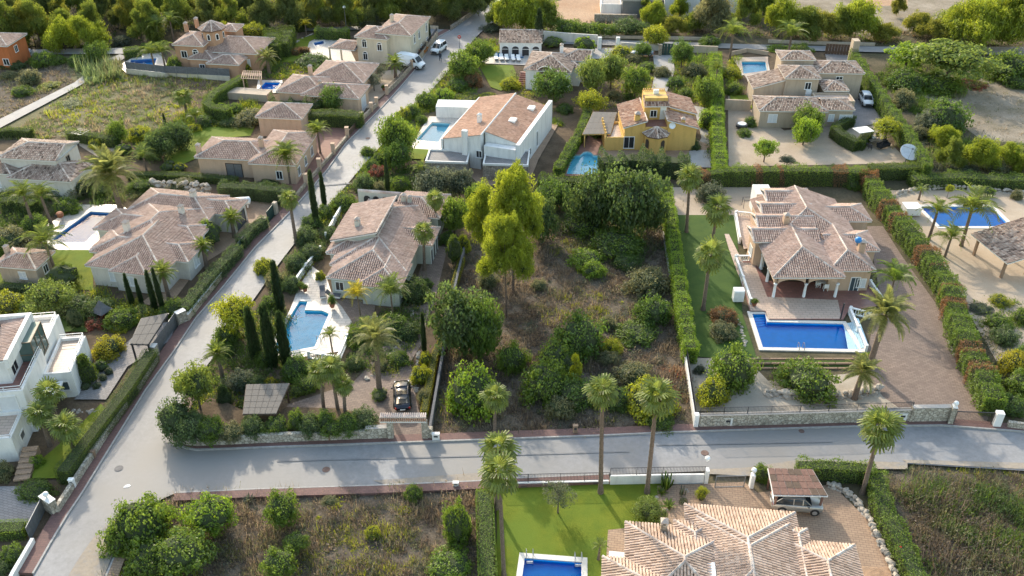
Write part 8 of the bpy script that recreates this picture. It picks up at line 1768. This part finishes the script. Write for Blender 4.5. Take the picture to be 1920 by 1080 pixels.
# terrace furniture
for u, v, lb, a in ((606,556,'dark lounger on the central terrace, left',.2),(626,560,'grey sofa seat on the central terrace',1.4)):
    t = empty('sun_lounger', at(u,v), a, lb, 'lounger'); MB().box(-.33,.33,-.9,.4,.25,.38).build('mattress', M['fabric_grey'], t); MB().bar((0,.4,.3),(0,.85,.75),.66,.1).build('backrest', M['fabric_grey'], t); MB().box(-.34,.34,-.9,.5,.02,.24).build('frame', M['whitepaint'], t)
table(at(1545,540), 0, 'pale table under the white arched porch', 2.0, .9, 'trim')
for k, (u, v, a) in enumerate(((1532,542,1.5),(1558,540,-1.5),(1545,534,0),(1546,548,3.1))): chair(at(u,v), a, 'white garden chair at the pale porch table', 'chairs at the porch table', 'whitepaint')
q = at(1405,392); root = empty('swing_frame', q, 0, 'dark open metal frame on the gravel behind the palm lawn', 'frame'); m = MB()
for x in (-1,1):
    for y in (-.5,.5): m.bar((x,y,0),(x,y,1.3),.05,.05)
    m.bar((x,-.5,1.3),(x,.5,1.3),.05,.05)
for y in (-.5,.5): m.bar((-1,y,1.3),(1,y,1.3),.05,.05)
m.build('bars', M['metal_dark'], root)
root = empty('rotary_dryer', at(157,270), .4, 'rotary clothes dryer beside the pale house garden', 'clothes dryer'); MB().tube([(0,0,0),(0,0,1.7)], .04, 6).build('post', M['metal_grey'], root); m = MB()
for k in range(4): a = k*math.pi/2; m.bar((0,0,1.3),(1.3*math.cos(a),1.3*math.sin(a),1.8),.04,.04)
for rr_ in (.5,.9,1.3):
    for k in range(4): a = k*math.pi/2; b = a+math.pi/2; z = 1.3+.5*rr_/1.3; m.bar((rr_*math.cos(a),rr_*math.sin(a),z),(rr_*math.cos(b),rr_*math.sin(b),z),.015,.015)
m.build('arms', M['metal_grey'], root)
q = at(1668,1046); tag(MB().lathe([(.05,0),(.25,.1),(.3,.3),(.2,.45),(.02,.5)], n=10).build('red_ball', plain('bright_red', (.6,.01,.02), .5), None, True, loc=(q[0]+.6,q[1],.9)), 'bright red ball caught in the hedge by the rock edging', 'ball')
# steps: modern house and steep garden bed
root = empty('garden_steps', at(42,905), R(8), 'brick garden steps beside the modern white house', 'steps')
for k in range(6): MB().box(-.7,.7,k*.62,k*.62+.6,-.1,.1+.13*k).build('step', M['drive_tan'], root)
root = empty('garden_steps', at(706,606), 0, 'flat stone steps climbing the steep garden bed', 'steps')
for k in range(6): link('step', ROCK[k % 4], root, ((k % 2)*.7-.3, -k*.55+.4, .05), k, (1.3,1.1,.4))
# parasol shade of dark cloth in the egg topiary garden
root = empty('closed_tent', at(196,598), .3, 'dark grey pointed canopy beside the egg topiary', 'canopy'); MB().lathe([(1.2,.9),(.6,1.5),(.02,2.3)], n=4).build('cloth', M['fabric_grey'], root)
for k in range(4): a = k*math.pi/2; MB().tube([(1.15*math.cos(a),1.15*math.sin(a),0),(1.15*math.cos(a),1.15*math.sin(a),.95)], .03, 6).build('pole', M['metal_dark'], root)

# pool ladders
def ladder(u, v, az, label):
    q = at(u, v); t = empty('pool_ladder', (q[0], q[1], .15), az, label, 'ladder')
    for x in (-.28, .28): MB().tube([(x,-.5,0),(x,-.5,.6),(x,-.2,.85),(x,.15,.7),(x,.25,-.45)], .035, 6).build('handrail', M['rim'], t)
    for z in (-.1,-.3): MB().box(-.27,.27,.2,.32,z-.02,z+.02).build('rung', M['rim'], t)
ladder(1500, 655, 0, 'steel ladder on the near edge of the deep blue pool'); ladder(1800, 389, math.pi, 'steel ladder on the far edge of the far right pool'); ladder(600, 640, .9, 'steel ladder on the right edge of the angular pool'); ladder(993, 1049, math.pi, 'left steel handrail ladder at the lower lawn pool'); ladder(1084, 1055, math.pi, 'right steel handrail ladder at the lower lawn pool')

t = empty('garden_sofa', at(1655,279), .5, 'dark low sofa on the tan gravel under the slanting conifer hedge', 'sofa'); MB().box(-1.1,1.1,-.4,.4,.1,.42).build('seat', M['metal_dark'], t); MB().box(-1.1,1.1,.3,.5,.42,.85).build('backrest', M['metal_dark'], t)
for x in (-1.0,1.0): MB().box(x-.12,x+.12,-.4,.3,.42,.62).build('armrest', M['metal_dark'], t)
t = empty('cantilever_parasol', at(1612,272), .3, 'pale tilted parasol beside the dark gravel table', 'parasol'); MB().tube([(0,0,0),(0,0,2.3)], .05, 8).build('pole', M['metal_grey'], t); MB().prism([(-1.3,-1.0),(1.3,-1.0),(1.3,1.0),(-1.3,1.0)], 2.25, 2.33).build('canopy', M['trim'], t); MB().box(-.4,.4,-.4,.4,0,.1).build('base_plate', M['metal_grey'], t)
